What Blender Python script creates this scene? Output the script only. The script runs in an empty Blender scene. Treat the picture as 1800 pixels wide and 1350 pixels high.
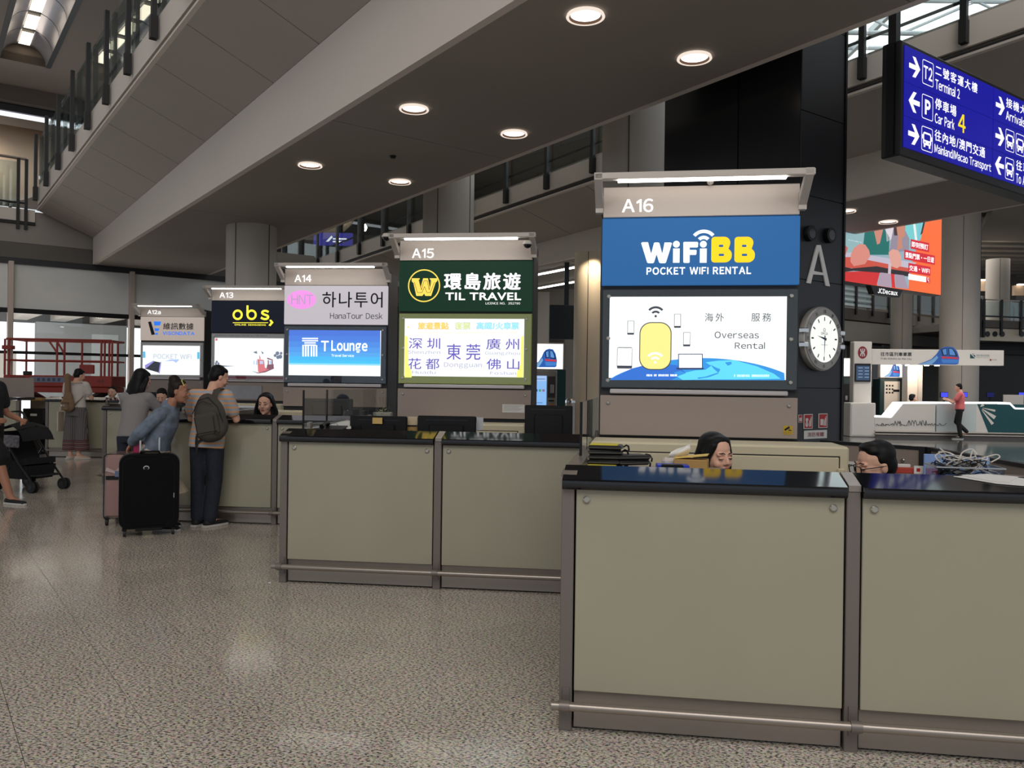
import bpy, bmesh, math, random
from mathutils import Vector, Matrix
random.seed(7)
C = bpy.context.scene.collection
SC = bpy.context.scene
PI = math.pi

# ---------------------------------------------------------------- camera, light, exposure
FPX, ROLL, EYE = 1458.0, 0.0135, 1.5
cam = bpy.data.cameras.new('camera')
cam.sensor_fit = 'HORIZONTAL'; cam.sensor_width = 36.0
cam.lens = FPX / 1800.0 * 36.0
cam.clip_start = 0.05; cam.clip_end = 300
camo = bpy.data.objects.new('camera', cam); C.objects.link(camo)
_c, _s = math.cos(ROLL), math.sin(ROLL)
camo.matrix_world = Matrix(((_c, -_s, 0, 0), (0, 0, -1, 0), (_s, _c, 0, EYE), (0, 0, 0, 1)))
SC.camera = camo

wd = bpy.data.worlds.new('world'); SC.world = wd; wd.use_nodes = True
_bg = wd.node_tree.nodes['Background']
_bg.inputs[0].default_value = (0.80, 0.86, 0.95, 1); _bg.inputs[1].default_value = 0.60

def area(name, loc, rot, sx, sy, power, col=(1, 1, 1)):
    l = bpy.data.lights.new(name, 'AREA'); l.shape = 'RECTANGLE'; l.size = sx; l.size_y = sy
    l.energy = power; l.color = col
    o = bpy.data.objects.new(name, l); C.objects.link(o); o.location = loc; o.rotation_euler = rot
    return o
# unseen area lamps added to light the hall: over the arrivals hall behind the camera, over the aisle, over the far hall
area('hall_fill', (0.5, -5.5, 10.3), (math.radians(28), 0, 0), 14, 7, 1120, (1, .95, .88))
area('hall_fill', (-9, 9, 10.4), (0, math.radians(-8), 0), 7, 12, 160, (1, .95, .88))
area('hall_fill', (15, 26, 10.2), (0, 0, 0), 14, 12, 1900, (1, .95, .88))
area('hall_fill', (16, 40, 8.2), (0, 0, 0), 16, 6, 1000, (1, .96, .9))  # added to brighten the far mezzanine, not a lamp in view
area('hall_fill', (6, 12, 9.9), (0, 0, 0), 3, 16, 260, (.95, .97, 1))

SC.view_settings.view_transform = 'Standard'
try: SC.view_settings.look = 'None'
except Exception: pass
SC.view_settings.exposure = 0.0
SC.view_settings.gamma = 1.0
SC.view_settings.use_curve_mapping = False

# ---------------------------------------------------------------- helpers
def ray(px, py):
    dx, dy = px - 900.0, py - 675.0
    return Vector(((dx * _c + dy * _s) / FPX, 1.0, (dx * _s - dy * _c) / FPX))
def at(px, py, Y):
    p = ray(px, py) * Y; p.z += EYE; return p
def atz(px, py, z=0.0):
    d = ray(px, py); return at(px, py, (z - EYE) / d.z)

def lin(c):
    c = c / 255.0
    return c / 12.92 if c <= 0.04045 else ((c + 0.055) / 1.055) ** 2.4
def rgb(r, g, b): return (lin(r), lin(g), lin(b), 1.0)

MATS = {}
def mat(name, col, rough=0.55, metal=0.0, spec=0.5, alpha=None, coat=0.0, bump=0.0, bscale=60.0, vary=0.0, trans=0.0):
    if name in MATS: return MATS[name]
    m = bpy.data.materials.new(name); m.use_nodes = True
    nt = m.node_tree; b = nt.nodes['Principled BSDF']
    b.inputs['Base Color'].default_value = col
    b.inputs['Roughness'].default_value = rough
    b.inputs['Metallic'].default_value = metal
    b.inputs['Specular IOR Level'].default_value = spec
    if coat: b.inputs['Coat Weight'].default_value = coat; b.inputs['Coat Roughness'].default_value = 0.05
    if trans: b.inputs['Transmission Weight'].default_value = trans
    if bump or vary:
        g = nt.nodes.new('ShaderNodeNewGeometry')
        n = nt.nodes.new('ShaderNodeTexNoise'); n.inputs['Scale'].default_value = bscale; n.inputs['Detail'].default_value = 4
        nt.links.new(g.outputs['Position'], n.inputs['Vector'])
        if bump:
            bp = nt.nodes.new('ShaderNodeBump'); bp.inputs['Strength'].default_value = bump; bp.inputs['Distance'].default_value = 0.01
            nt.links.new(n.outputs['Fac'], bp.inputs['Height']); nt.links.new(bp.outputs['Normal'], b.inputs['Normal'])
        if vary:
            r = nt.nodes.new('ShaderNodeValToRGB')
            e = r.color_ramp.elements
            e[0].position = .3; e[1].position = .7
            e[0].color = tuple(x * (1 - vary) for x in col[:3]) + (1,); e[1].color = tuple(min(1, x * (1 + vary)) for x in col[:3]) + (1,)
            nt.links.new(n.outputs['Fac'], r.inputs['Fac']); nt.links.new(r.outputs['Color'], b.inputs['Base Color'])
    MATS[name] = m
    return m
def emi(name, col, strength=1.0):
    if name in MATS: return MATS[name]
    m = bpy.data.materials.new(name); m.use_nodes = True
    b = m.node_tree.nodes['Principled BSDF']
    b.inputs['Base Color'].default_value = tuple(x * .25 for x in col[:3]) + (1,)
    b.inputs['Roughness'].default_value = .35; b.inputs['Specular IOR Level'].default_value = .2
    b.inputs['Emission Color'].default_value = col
    b.inputs['Emission Strength'].default_value = strength
    MATS[name] = m
    return m
def glass(name, tint=(1, 1, 1, 1), refl=0.1, rough=0.0):
    """thin pane: mostly see-through, Fresnel mirror on top"""
    if name in MATS: return MATS[name]
    m = bpy.data.materials.new(name); m.use_nodes = True; nt = m.node_tree
    nt.nodes.remove(nt.nodes['Principled BSDF'])
    out = nt.nodes['Material Output']
    t = nt.nodes.new('ShaderNodeBsdfTransparent'); t.inputs[0].default_value = tint
    g = nt.nodes.new('ShaderNodeBsdfGlossy'); g.inputs['Roughness'].default_value = rough; g.inputs[0].default_value = (.9, .95, .95, 1)
    f = nt.nodes.new('ShaderNodeFresnel'); gm = nt.nodes.new('ShaderNodeNewGeometry')
    ma = nt.nodes.new('ShaderNodeMath'); ma.operation = 'MULTIPLY_ADD'; ma.inputs[1].default_value = 1 / 1.5 - 1.5; ma.inputs[2].default_value = 1.5
    nt.links.new(gm.outputs['Backfacing'], ma.inputs[0]); nt.links.new(ma.outputs[0], f.inputs[0])   # same reflectance from both sides of the pane
    mx = nt.nodes.new('ShaderNodeMixShader')
    nt.links.new(f.outputs[0], mx.inputs[0]); nt.links.new(t.outputs[0], mx.inputs[1]); nt.links.new(g.outputs[0], mx.inputs[2])
    nt.links.new(mx.outputs[0], out.inputs['Surface'])
    MATS[name] = m
    return m

_fontcache = {}
_gl = {}
def _raw(ch, bold):
    """one full-width glyph with its true outline"""
    k = (ch, bold)
    if k not in _gl:
        cu = bpy.data.curves.new('t', 'FONT'); cu.body = ch; cu.size = 1.0; cu.offset = bold; cu.resolution_u = 4
        o = bpy.data.objects.new('t', cu); me = o.to_mesh()
        _gl[k] = ([(p.co.x, p.co.y) for p in me.vertices], [tuple(p.vertices) for p in me.polygons])
        o.to_mesh_clear(); bpy.data.objects.remove(o); bpy.data.curves.remove(cu)
    return _gl[k]
def _norm(v):
    xs = [p[0] for p in v] or [0]; ys = [p[1] for p in v] or [0]
    x0, x1, y0, y1 = min(xs), max(xs), min(ys), max(ys)
    return [((x - x0) / max(1e-6, x1 - x0), (y - y0) / max(1e-6, y1 - y0)) for x, y in v]
def glyphs(s, bold, space, plain=False):
    """lettering in the plain grotesque of the wide character set; bold CJK is struck several times"""
    k = (s, bold, space, plain)
    if k in _fontcache: return _fontcache[k]
    if not plain:
        V_, F_ = [], []; x = 0.0
        for ch in s:
            o = ord(ch)
            if ch == ' ': x += .36 * space; continue
            asc = 0x21 <= o <= 0x7e
            gv, gf = _raw(chr(o + 0xFEE0) if asc else ch, bold if asc else 0.0)
            if not gv: continue
            if ch in '1Ilit|/':
                w = .088 + 2 * bold; h = {'1': .733, 'I': .733, 'l': .80, 'i': .54, 't': 0, '|': .9, '/': .8}[ch]
                if ch == '1': gv = [(.20, 0), (.20 + w, 0), (.20 + w, h), (.20 + w * .3, h), (.03, h * .80), (.03, h * .80 - w), (.20, h * .80 - w * .3)]; gf = [(0, 1, 2, 3, 4, 5, 6)]
                elif ch == '/': gv = [(0, -.05), (w * .9, -.05), (.30, .78), (.30 - w * .9, .78)]; gf = [(0, 1, 2, 3)]
                elif ch == 'i':
                    d_ = w * .60; gv = [(0, 0), (w, 0), (w, h), (0, h)] + [(w / 2 + d_ * math.cos(k * PI / 5), .70 + d_ * math.sin(k * PI / 5)) for k in range(10)]; gf = [(0, 1, 2, 3), tuple(range(4, 14))]
                elif ch != 't': gv = [(0, 0), (w, 0), (w, h), (0, h)]; gf = [(0, 1, 2, 3)]
            gx0 = min(p[0] for p in gv); gx1 = max(p[0] for p in gv)
            if asc: off = x + .045 - gx0; adv = (gx1 - gx0) + .09
            else: off = x; adv = 1.0
            sh = [(0, 0)] if asc or bold <= 0 else [(-bold, 0), (bold, 0), (0, bold * .8), (0, -bold * .8)]
            for dx, dy in sh:
                n = len(V_); V_ += [(p[0] + off + dx, p[1] + dy) for p in gv]; F_ += [tuple(i + n for i in f_) for f_ in gf]
            x += adv * (space if not asc else 1) + (0 if not asc else .1 * (space - 1) * 3)
        r_ = (_norm(V_), F_); _fontcache[k] = r_; return r_
    cu = bpy.data.curves.new('t', 'FONT'); cu.body = s; cu.size = 1.0; cu.offset = bold; cu.space_character = space
    cu.resolution_u = 4
    o = bpy.data.objects.new('t', cu)
    me = o.to_mesh()
    v = [(p.co.x, p.co.y) for p in me.vertices]; f = [tuple(p.vertices) for p in me.polygons]
    o.to_mesh_clear(); bpy.data.objects.remove(o); bpy.data.curves.remove(cu)
    xs = [p[0] for p in v] or [0]; ys = [p[1] for p in v] or [0]
    x0, x1, y0, y1 = min(xs), max(xs), min(ys), max(ys)
    v = [((x - x0) / max(1e-6, x1 - x0), (y - y0) / max(1e-6, y1 - y0)) for x, y in v]
    _fontcache[k] = (v, f)
    return v, f

class MB:
    def __init__(s): s.v = []; s.f = []
    def add(s, vs, fs):
        n = len(s.v); s.v += [tuple(p) for p in vs]; s.f += [tuple(i + n for i in f) for f in fs]; return s
    def box(s, x0, x1, y0, y1, z0, z1):
        return s.add([(x0, y0, z0), (x1, y0, z0), (x1, y1, z0), (x0, y1, z0), (x0, y0, z1), (x1, y0, z1), (x1, y1, z1), (x0, y1, z1)],
                     [(0, 3, 2, 1), (4, 5, 6, 7), (0, 1, 5, 4), (1, 2, 6, 5), (2, 3, 7, 6), (3, 0, 4, 7)])
    def rbox(s, x0, x1, y0, y1, z0, z1, b=.01):
        """box with chamfered edges"""
        b = min(b, (x1 - x0) * .45, (y1 - y0) * .45, (z1 - z0) * .45)
        X, Y, Z = (x0, x1), (y0, y1), (z0, z1); vs = []; idx = {}
        for i in (0, 1):
            for j in (0, 1):
                for k in (0, 1):
                    sx, sy, sz = (1, -1)[i], (1, -1)[j], (1, -1)[k]
                    for a in range(3):
                        p = [X[i] + sx * b, Y[j] + sy * b, Z[k] + sz * b]
                        p[a] = (X[i], Y[j], Z[k])[a]
                        idx[(i, j, k, a)] = len(vs); vs.append(tuple(p))
        fs = []
        for a in range(3):
            for e in (0, 1):
                q = []
                for (u, w) in ((0, 0), (1, 0), (1, 1), (0, 1)):
                    t = [0, 0, 0]; t[a] = e; t[(a + 1) % 3] = u; t[(a + 2) % 3] = w
                    q.append(idx[(t[0], t[1], t[2], a)])
                fs.append(tuple(q) if e else tuple(reversed(q)))
        for a in range(3):
            b1, c1 = (a + 1) % 3, (a + 2) % 3
            for u in (0, 1):
                for w in (0, 1):
                    def g(e, ax):
                        t = [0, 0, 0]; t[a] = e; t[b1] = u; t[c1] = w
                        return idx[(t[0], t[1], t[2], ax)]
                    q = (g(0, b1), g(1, b1), g(1, c1), g(0, c1))
                    fs.append(q if u == w else tuple(reversed(q)))
        for i in (0, 1):
            for j in (0, 1):
                for k in (0, 1):
                    q = tuple(idx[(i, j, k, a)] for a in range(3))
                    fs.append(q if (i + j + k) % 2 == 1 else tuple(reversed(q)))
        return s.add(vs, fs)
    def sweep(s, pts, ra, rb=None, side=(1, 0, 0), seg=12, caps=True):
        """tube of (elliptical) rings through pts; ra along side, rb across"""
        pts = [Vector(p) for p in pts]; n = len(pts)
        if not isinstance(ra, (list, tuple)): ra = [ra] * n
        if rb is None: rb = ra
        if not isinstance(rb, (list, tuple)): rb = [rb] * n
        side = Vector(side); vs = []; fs = []
        for i, p in enumerate(pts):
            t = (pts[min(i + 1, n - 1)] - pts[max(i - 1, 0)]).normalized()
            sd = side - t * side.dot(t)
            if sd.length < 1e-3: sd = Vector((0, 1, 0)) - t * t.y
            if sd.length < 1e-3: sd = Vector((0, 0, 1)) - t * t.z
            sd.normalize(); nn = t.cross(sd)
            for k in range(seg):
                a = 2 * PI * k / seg
                vs.append(p + sd * (ra[i] * math.cos(a)) + nn * (rb[i] * math.sin(a)))
        for i in range(n - 1):
            for k in range(seg):
                k2 = (k + 1) % seg
                fs.append((i * seg + k, i * seg + k2, (i + 1) * seg + k2, (i + 1) * seg + k))
        if caps:
            fs.append(tuple(reversed(range(seg)))); fs.append(tuple(range((n - 1) * seg, n * seg)))
        return s.add(vs, fs)
    def limb(s, pts, r, seg=10, side=(1, 0, 0), flat=1.0):
        """tapering limb with round ends"""
        pts = [Vector(p) for p in pts]; P = []; R = []
        d = (pts[0] - pts[1]).normalized(); P += [pts[0] + d * r[0] * .95, pts[0] + d * r[0] * .6]; R += [r[0] * .25, r[0] * .8]
        m = len(pts)
        for i in range(m - 1):
            for k in range(4):
                t = k / 4.0; P.append(pts[i].lerp(pts[i + 1], t)); R.append(r[i] * (1 - t) + r[i + 1] * t)
        P.append(pts[-1]); R.append(r[-1])
        d = (pts[-1] - pts[-2]).normalized(); P += [pts[-1] + d * r[-1] * .6, pts[-1] + d * r[-1] * .95]; R += [r[-1] * .8, r[-1] * .25]
        return s.sweep(P, R, [x * flat for x in R], side=side, seg=seg)
    def cyl(s, p0, p1, r, seg=12, r2=None):
        return s.sweep([p0, p1], [r, r if r2 is None else r2], seg=seg)
    def ell(s, c, r, seg=14, rings=9, M=None):
        vs = [(0, 0, -1)]; fs = []
        for i in range(1, rings):
            ph = -PI / 2 + PI * i / rings
            for k in range(seg):
                a = 2 * PI * k / seg; vs.append((math.cos(ph) * math.cos(a), math.cos(ph) * math.sin(a), math.sin(ph)))
        vs.append((0, 0, 1)); top = len(vs) - 1
        for k in range(seg):
            k2 = (k + 1) % seg
            fs.append((0, 1 + k2, 1 + k)); fs.append((top, top - seg + k, top - seg + k2))
            for i in range(rings - 2):
                a = 1 + i * seg; fs.append((a + k, a + k2, a + seg + k2, a + seg + k))
        c = Vector(c); out = []
        for v in vs:
            p = Vector((v[0] * r[0], v[1] * r[1], v[2] * r[2]))
            if M is not None: p = M @ p
            out.append(p + c)
        return s.add(out, fs)
    def flat(s, poly, y):
        """a flat print in the x-z plane, facing -y"""
        n = len(poly); a = sum(poly[i][0] * poly[(i + 1) % n][1] - poly[(i + 1) % n][0] * poly[i][1] for i in range(n))
        if a < 0: poly = list(reversed(poly))
        return s.add([(p[0], y, p[1]) for p in poly], [tuple(range(n))])
    def rect(s, x0, x1, z0, z1, y): return s.flat([(x0, z0), (x1, z0), (x1, z1), (x0, z1)], y)
    def prism(s, poly, y0, y1):
        n = len(poly); a = sum(poly[i][0] * poly[(i + 1) % n][1] - poly[(i + 1) % n][0] * poly[i][1] for i in range(n))
        if a < 0: poly = list(reversed(poly))
        vs = [(p[0], y0, p[1]) for p in poly] + [(p[0], y1, p[1]) for p in poly]
        fs = [tuple(range(n)), tuple(reversed(range(n, 2 * n)))]
        for i in range(n):
            j = (i + 1) % n; fs.append((j, i, i + n, j + n))
        return s.add(vs, fs)
    def hprism(s, poly, z0, z1):
        n = len(poly); a = sum(poly[i][0] * poly[(i + 1) % n][1] - poly[(i + 1) % n][0] * poly[i][1] for i in range(n))
        if a < 0: poly = list(reversed(poly))
        vs = [(p[0], p[1], z0) for p in poly] + [(p[0], p[1], z1) for p in poly]
        fs = [tuple(reversed(range(n))), tuple(range(n, 2 * n))]
        for i in range(n):
            j = (i + 1) % n; fs.append((i, j, j + n, i + n))
        return s.add(vs, fs)
    def disc(s, cx, cz, r, y, seg=24, rz=None):
        rz = rz or r
        return s.flat([(cx + r * math.cos(2 * PI * k / seg), cz + rz * math.sin(2 * PI * k / seg)) for k in range(seg)], y)
    def arc(s, cx, cz, r0, r1, a0, a1, y, seg=16, sz=1.0):
        A = [math.radians(a0 + (a1 - a0) * k / seg) for k in range(seg + 1)]
        full = abs(a1 - a0) >= 359.9
        vs = [(cx + r1 * math.cos(a), y, cz + sz * r1 * math.sin(a)) for a in A] + [(cx + r0 * math.cos(a), y, cz + sz * r0 * math.sin(a)) for a in A]
        n = seg + 1
        return s.add(vs, [(k, k + 1, n + k + 1, n + k) for k in range(seg)])
    def text(s, t, x0, x1, z0, z1, y, bold=0.0, space=1.0, shear=0.0, plain=False):
        v, f = glyphs(t, bold, space, plain)
        return s.add([(x0 + p[0] * (x1 - x0) + shear * p[1] * (z1 - z0), y, z0 + p[1] * (z1 - z0)) for p in v], f)
    def map(s, fn): s.v = [tuple(fn(Vector(p))) for p in s.v]; return s

FR = {}
def mesh_of(name, mb, m, smooth=False, angle=40):
    me = bpy.data.meshes.new(name); me.from_pydata(mb.v, [], mb.f)
    if m is not None: me.materials.append(m)
    if smooth:
        me.polygons.foreach_set('use_smooth', [True] * len(me.polygons))
        try: me.set_sharp_from_angle(angle=math.radians(angle))
        except Exception: pass
    me.update()
    return me
def thing(name, label, cat, loc=(0, 0, 0), rz=0.0, group=None, kind=None):
    o = bpy.data.objects.new(name, None); C.objects.link(o); o.empty_display_size = .1
    o.location = loc; o.rotation_euler = (0, 0, rz)
    if label: o['label'] = label
    if cat: o['category'] = cat
    if group: o['group'] = group
    if kind: o['kind'] = kind
    FR[o.name] = Matrix.Translation(Vector(loc)) @ Matrix.Rotation(rz, 4, 'Z')
    return o
def part(name, mb, m, parent=None, label=None, smooth=False, world=False, kind=None, angle=40):
    """one mesh object; parent's local frame, or world coordinates when world"""
    me = mb if isinstance(mb, bpy.types.Mesh) else mesh_of(name, mb, m, smooth, angle)
    o = bpy.data.objects.new(name, me); C.objects.link(o)
    fr = Matrix.Identity(4)
    if parent is not None:
        o.parent = parent; fr = FR.get(parent.name, fr)
    FR[o.name] = fr
    if world and parent is not None: me.transform(fr.inverted())
    if label: o['label'] = label
    if kind: o['kind'] = kind
    return o
def tag(o, label, cat, group=None, kind=None):
    if label: o['label'] = label
    if cat: o['category'] = cat
    if group: o['group'] = group
    if kind: o['kind'] = kind
    return o
def solo(name, mb, m, label, cat, base, rz=0.0, group=None, smooth=False, local=False, angle=40):
    """a thing that is one mesh, with its origin at its base"""
    me = mesh_of(name, mb, m, smooth, angle)
    o = bpy.data.objects.new(name, me); C.objects.link(o)
    o.location = base; o.rotation_euler = (0, 0, rz)
    fr = Matrix.Translation(Vector(base)) @ Matrix.Rotation(rz, 4, 'Z'); FR[o.name] = fr
    if not local: me.transform(fr.inverted())
    return tag(o, label, cat, group)
def copy_tree(o, parent=None):
    c = o.copy(); C.objects.link(c)
    if parent is not None: c.parent = parent
    FR[c.name] = FR.get(o.name, Matrix.Identity(4))
    for ch in [x for x in bpy.data.objects if x.parent == o]: copy_tree(ch, c)
    return c

_tmp = bpy.data.scenes.new('tmp')
def organic(mb, voxel, it=4, fac=.5):
    """overlapping closed shapes grown into one continuous surface"""
    me = bpy.data.meshes.new('o'); me.from_pydata(mb.v, [], mb.f); me.update()
    o = bpy.data.objects.new('o', me); _tmp.collection.objects.link(o)
    r = o.modifiers.new('r', 'REMESH'); r.mode = 'VOXEL'; r.voxel_size = voxel; r.use_smooth_shade = True
    if it:
        sm = o.modifiers.new('s', 'SMOOTH'); sm.iterations = it; sm.factor = fac
    vl = _tmp.view_layers[0]; vl.update(); dg = vl.depsgraph; dg.update()
    out = bpy.data.meshes.new_from_object(o.evaluated_get(dg), depsgraph=dg)
    bpy.data.objects.remove(o); bpy.data.meshes.remove(me)
    out.polygons.foreach_set('use_smooth', [True] * len(out.polygons))
    return out
def org_part(name, mb, m, parent, voxel, it=4, label=None, fac=.5):
    me = organic(mb, voxel, it, fac); me.name = name; me.materials.clear(); me.materials.append(m)
    return part(name, me, None, parent, label)

class Face:
    """a vertical face standing in the hall: pixel -> (x along the face, z)"""
    def __init__(s, O, th):
        s.O = Vector((O[0], O[1], 0)); s.th = th
        s.e1 = Vector((math.cos(th), -math.sin(th), 0)); s.e2 = Vector((math.sin(th), math.cos(th), 0))
    def L(s, px, py):
        d = ray(px, py); k = s.O.dot(s.e2) / (d.x * s.e2.x + d.y * s.e2.y)
        p = Vector((d.x * k, d.y * k, EYE + d.z * k)); return ((p - s.O).dot(s.e1), p.z)
    def X(s, px, py=660): return s.L(px, py)[0]
    def Z(s, px, py): return s.L(px, py)[1]
    def W(s, x, y, z): return s.O + s.e1 * x + s.e2 * y + Vector((0, 0, z))
    def G(s, px, py, z=0.0):
        """pixel on a level plane -> local x, y"""
        p = atz(px, py, z) - s.O; return p.dot(s.e1), p.dot(s.e2)
    def Q(s, pts, y=0): return [s.L(*p) for p in pts]

# ---------------------------------------------------------------- materials
M_white = mat('white_paint', rgb(200, 192, 184), .5)
M_beige = mat('beige_panel', rgb(202, 189, 179), .5)
M_taupe = mat('taupe_laminate', rgb(152, 138, 129), .5, bump=.05, bscale=200)
M_cream = mat('cream_steel', rgb(206, 195, 166), .45)
M_dark = mat('dark_casing', rgb(34, 34, 37), .45)
M_black = mat('black_plastic', rgb(16, 16, 18), .45, spec=.3)
M_blackgloss = mat('black_glass_panel', rgb(14, 15, 17), .08)
M_steel = mat('brushed_steel', rgb(158, 149, 141), .34, metal=.75, bump=.03, bscale=90)
M_steeldark = mat('steel_post', rgb(126, 118, 113), .42, metal=.5)
M_chrome = mat('chrome', rgb(220, 220, 220), .12, metal=1)
M_granite_top = mat('black_granite', rgb(18, 19, 23), .06, spec=.6)
M_frost = mat('frosted_green_glass', rgb(160, 156, 136), .10, spec=.5, vary=.05, bscale=1.3)
M_glass = glass('clear_glass', (.97, .985, .98, 1))
M_railglass = glass('rail_glass', (.78, .84, .83, 1))
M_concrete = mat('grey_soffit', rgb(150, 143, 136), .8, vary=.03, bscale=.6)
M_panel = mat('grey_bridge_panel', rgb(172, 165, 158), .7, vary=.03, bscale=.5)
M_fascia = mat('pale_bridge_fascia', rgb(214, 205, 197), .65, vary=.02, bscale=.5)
M_column = mat('column_plaster', rgb(176, 169, 160), .6, vary=.04, bscale=.8)
M_paper = mat('paper', rgb(214, 212, 208), .7)
M_lit = emi('lit_white', (1, 1, 1, 1), 1.04)
M_tube = emi('tube_lamp', (1, .97, .92, 1), 8.0)
M_text = emi('lit_letters', (1, 1, 1, 1), 1.15)
# ---------------------------------------------------------------- floor: granite tiles on the hall's grid
G1 = Vector((.808, .589, 0)); G2 = Vector((-.588, .809, 0))
def granite(name):
    m = bpy.data.materials.new(name); m.use_nodes = True; nt = m.node_tree; b = nt.nodes['Principled BSDF']
    g = nt.nodes.new('ShaderNodeNewGeometry'); oi = nt.nodes.new('ShaderNodeObjectInfo')
    def N(t, **k):
        n = nt.nodes.new(t)
        for a, v in k.items(): n.inputs[a].default_value = v
        return n
    mp = N('ShaderNodeMapping'); mp.inputs['Rotation'].default_value = (0, 0, .5); mp.inputs['Scale'].default_value = (1, 1.45, 1)
    nt.links.new(g.outputs['Position'], mp.inputs['Vector'])
    n1 = N('ShaderNodeTexNoise', Scale=66.0, Detail=4.0, Roughness=.62)
    n2 = N('ShaderNodeTexVoronoi', Scale=120.0)
    n3 = N('ShaderNodeTexNoise', Scale=2.2, Detail=3.0)
    for n in (n1, n2): nt.links.new(mp.outputs[0], n.inputs['Vector'])
    nt.links.new(g.outputs['Position'], n3.inputs['Vector'])
    r1 = nt.nodes.new('ShaderNodeValToRGB'); e = r1.color_ramp.elements
    e[0].position = .36; e[0].color = rgb(44, 40, 38); e[1].position = .57; e[1].color = rgb(214, 200, 180)
    x = r1.color_ramp.elements.new(.43); x.color = rgb(112, 102, 93); x = r1.color_ramp.elements.new(.48); x.color = rgb(178, 165, 148)
    nt.links.new(n1.outputs['Fac'], r1.inputs['Fac'])
    mx = nt.nodes.new('ShaderNodeMix'); mx.data_type = 'RGBA'; mx.blend_type = 'OVERLAY'; mx.inputs[0].default_value = .35
    nt.links.new(r1.outputs[0], mx.inputs[6]); nt.links.new(n2.outputs['Color'], mx.inputs[7])
    hs = nt.nodes.new('ShaderNodeHueSaturation'); hs.inputs['Saturation'].default_value = .70
    nt.links.new(mx.outputs[2], hs.inputs['Color'])
    ml = nt.nodes.new('ShaderNodeMath'); ml.operation = 'MULTIPLY_ADD'; ml.inputs[1].default_value = .10; ml.inputs[2].default_value = .84
    nt.links.new(oi.outputs['Random'], ml.inputs[0])
    m2 = nt.nodes.new('ShaderNodeMath'); m2.operation = 'MULTIPLY_ADD'; m2.inputs[1].default_value = .24
    nt.links.new(n3.outputs['Fac'], m2.inputs[0]); nt.links.new(ml.outputs[0], m2.inputs[2])
    nt.links.new(m2.outputs[0], hs.inputs['Value'])
    nt.links.new(hs.outputs[0], b.inputs['Base Color'])
    b.inputs['Roughness'].default_value = .17; b.inputs['Specular IOR Level'].default_value = .38
    rr = nt.nodes.new('ShaderNodeMath'); rr.operation = 'MULTIPLY_ADD'; rr.inputs[1].default_value = .14; rr.inputs[2].default_value = .05
    nt.links.new(n3.outputs['Fac'], rr.inputs[0]); nt.links.new(rr.outputs[0], b.inputs['Roughness'])
    return m
M_granite = granite('polished_granite')
M_grout = mat('floor_grout', rgb(58, 52, 48), .8)
TS = .4665
floor = part('floor', MB().box(-45, 60, -14, 70, -.3, -.012), M_grout); floor['kind'] = 'structure'; floor['label'] = 'polished speckled grey granite floor of the arrivals hall'
mb = MB(); hx = TS / 2 - .0013
mb.add([(-hx, -hx, -.012), (hx, -hx, -.012), (hx, hx, -.012), (-hx, hx, -.012), (-hx, -hx, 0), (hx, -hx, 0), (hx, hx, 0), (-hx, hx, 0)],
       [(4, 5, 6, 7), (0, 1, 5, 4), (1, 2, 6, 5), (2, 3, 7, 6), (3, 0, 4, 7)])
tile_me = mesh_of('tile', mb, M_granite); tile_rot = math.atan2(G1.y, G1.x)
near = []; far = []; dark = []
for i in range(-62, 110):
    for j in range(-40, 120):
        u = 1.779 + (i + .5) * TS; w = 2.78 + (j + .5) * TS
        p = G1 * u + G2 * w
        if p.y < -9 or p.y > 48 or p.x < -26 or p.x > 34: continue
        vis = p.y > 2.75 and abs(p.x) < p.y * .66 + .3
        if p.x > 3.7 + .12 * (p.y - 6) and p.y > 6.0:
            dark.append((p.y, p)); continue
        hid = (p.x > .45 and p.y > 3.9 + .1 * 0 and p.x < 3.2 and p.y < 7) or (p.x > -1.4 and p.x < 1.2 and p.y > 6.5)
        (near if vis and not hid and p.y < 26 else far).append((p.y, p))
near.sort(key=lambda t: t[0])
far += near[290:]; near = near[:290]
for _, p in near:
    o = bpy.data.objects.new('tile', tile_me); C.objects.link(o); o.parent = floor
    o.location = p; o.rotation_euler = (0, 0, tile_rot)
for fld, nm_ in ((far, 'tile_field'), (dark, 'dark_tile_field')):
  mb = MB()
  for _, p in fld:
      q = [p + G1 * (a * hx) + G2 * (b_ * hx) for a, b_ in ((-1, -1), (1, -1), (1, 1), (-1, 1))]
      mb.add([(v.x, v.y, 0) for v in q] + [(v.x, v.y, -.011) for v in q], [(0, 1, 2, 3), (4, 5, 1, 0), (5, 6, 2, 1), (6, 7, 3, 2), (7, 4, 0, 3)])
  part(nm_, mb, M_granite if nm_ == 'tile_field' else mat('dark_granite', rgb(70, 72, 70), .10, spec=.5, vary=.25, bscale=90), floor, kind='stuff')

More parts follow.
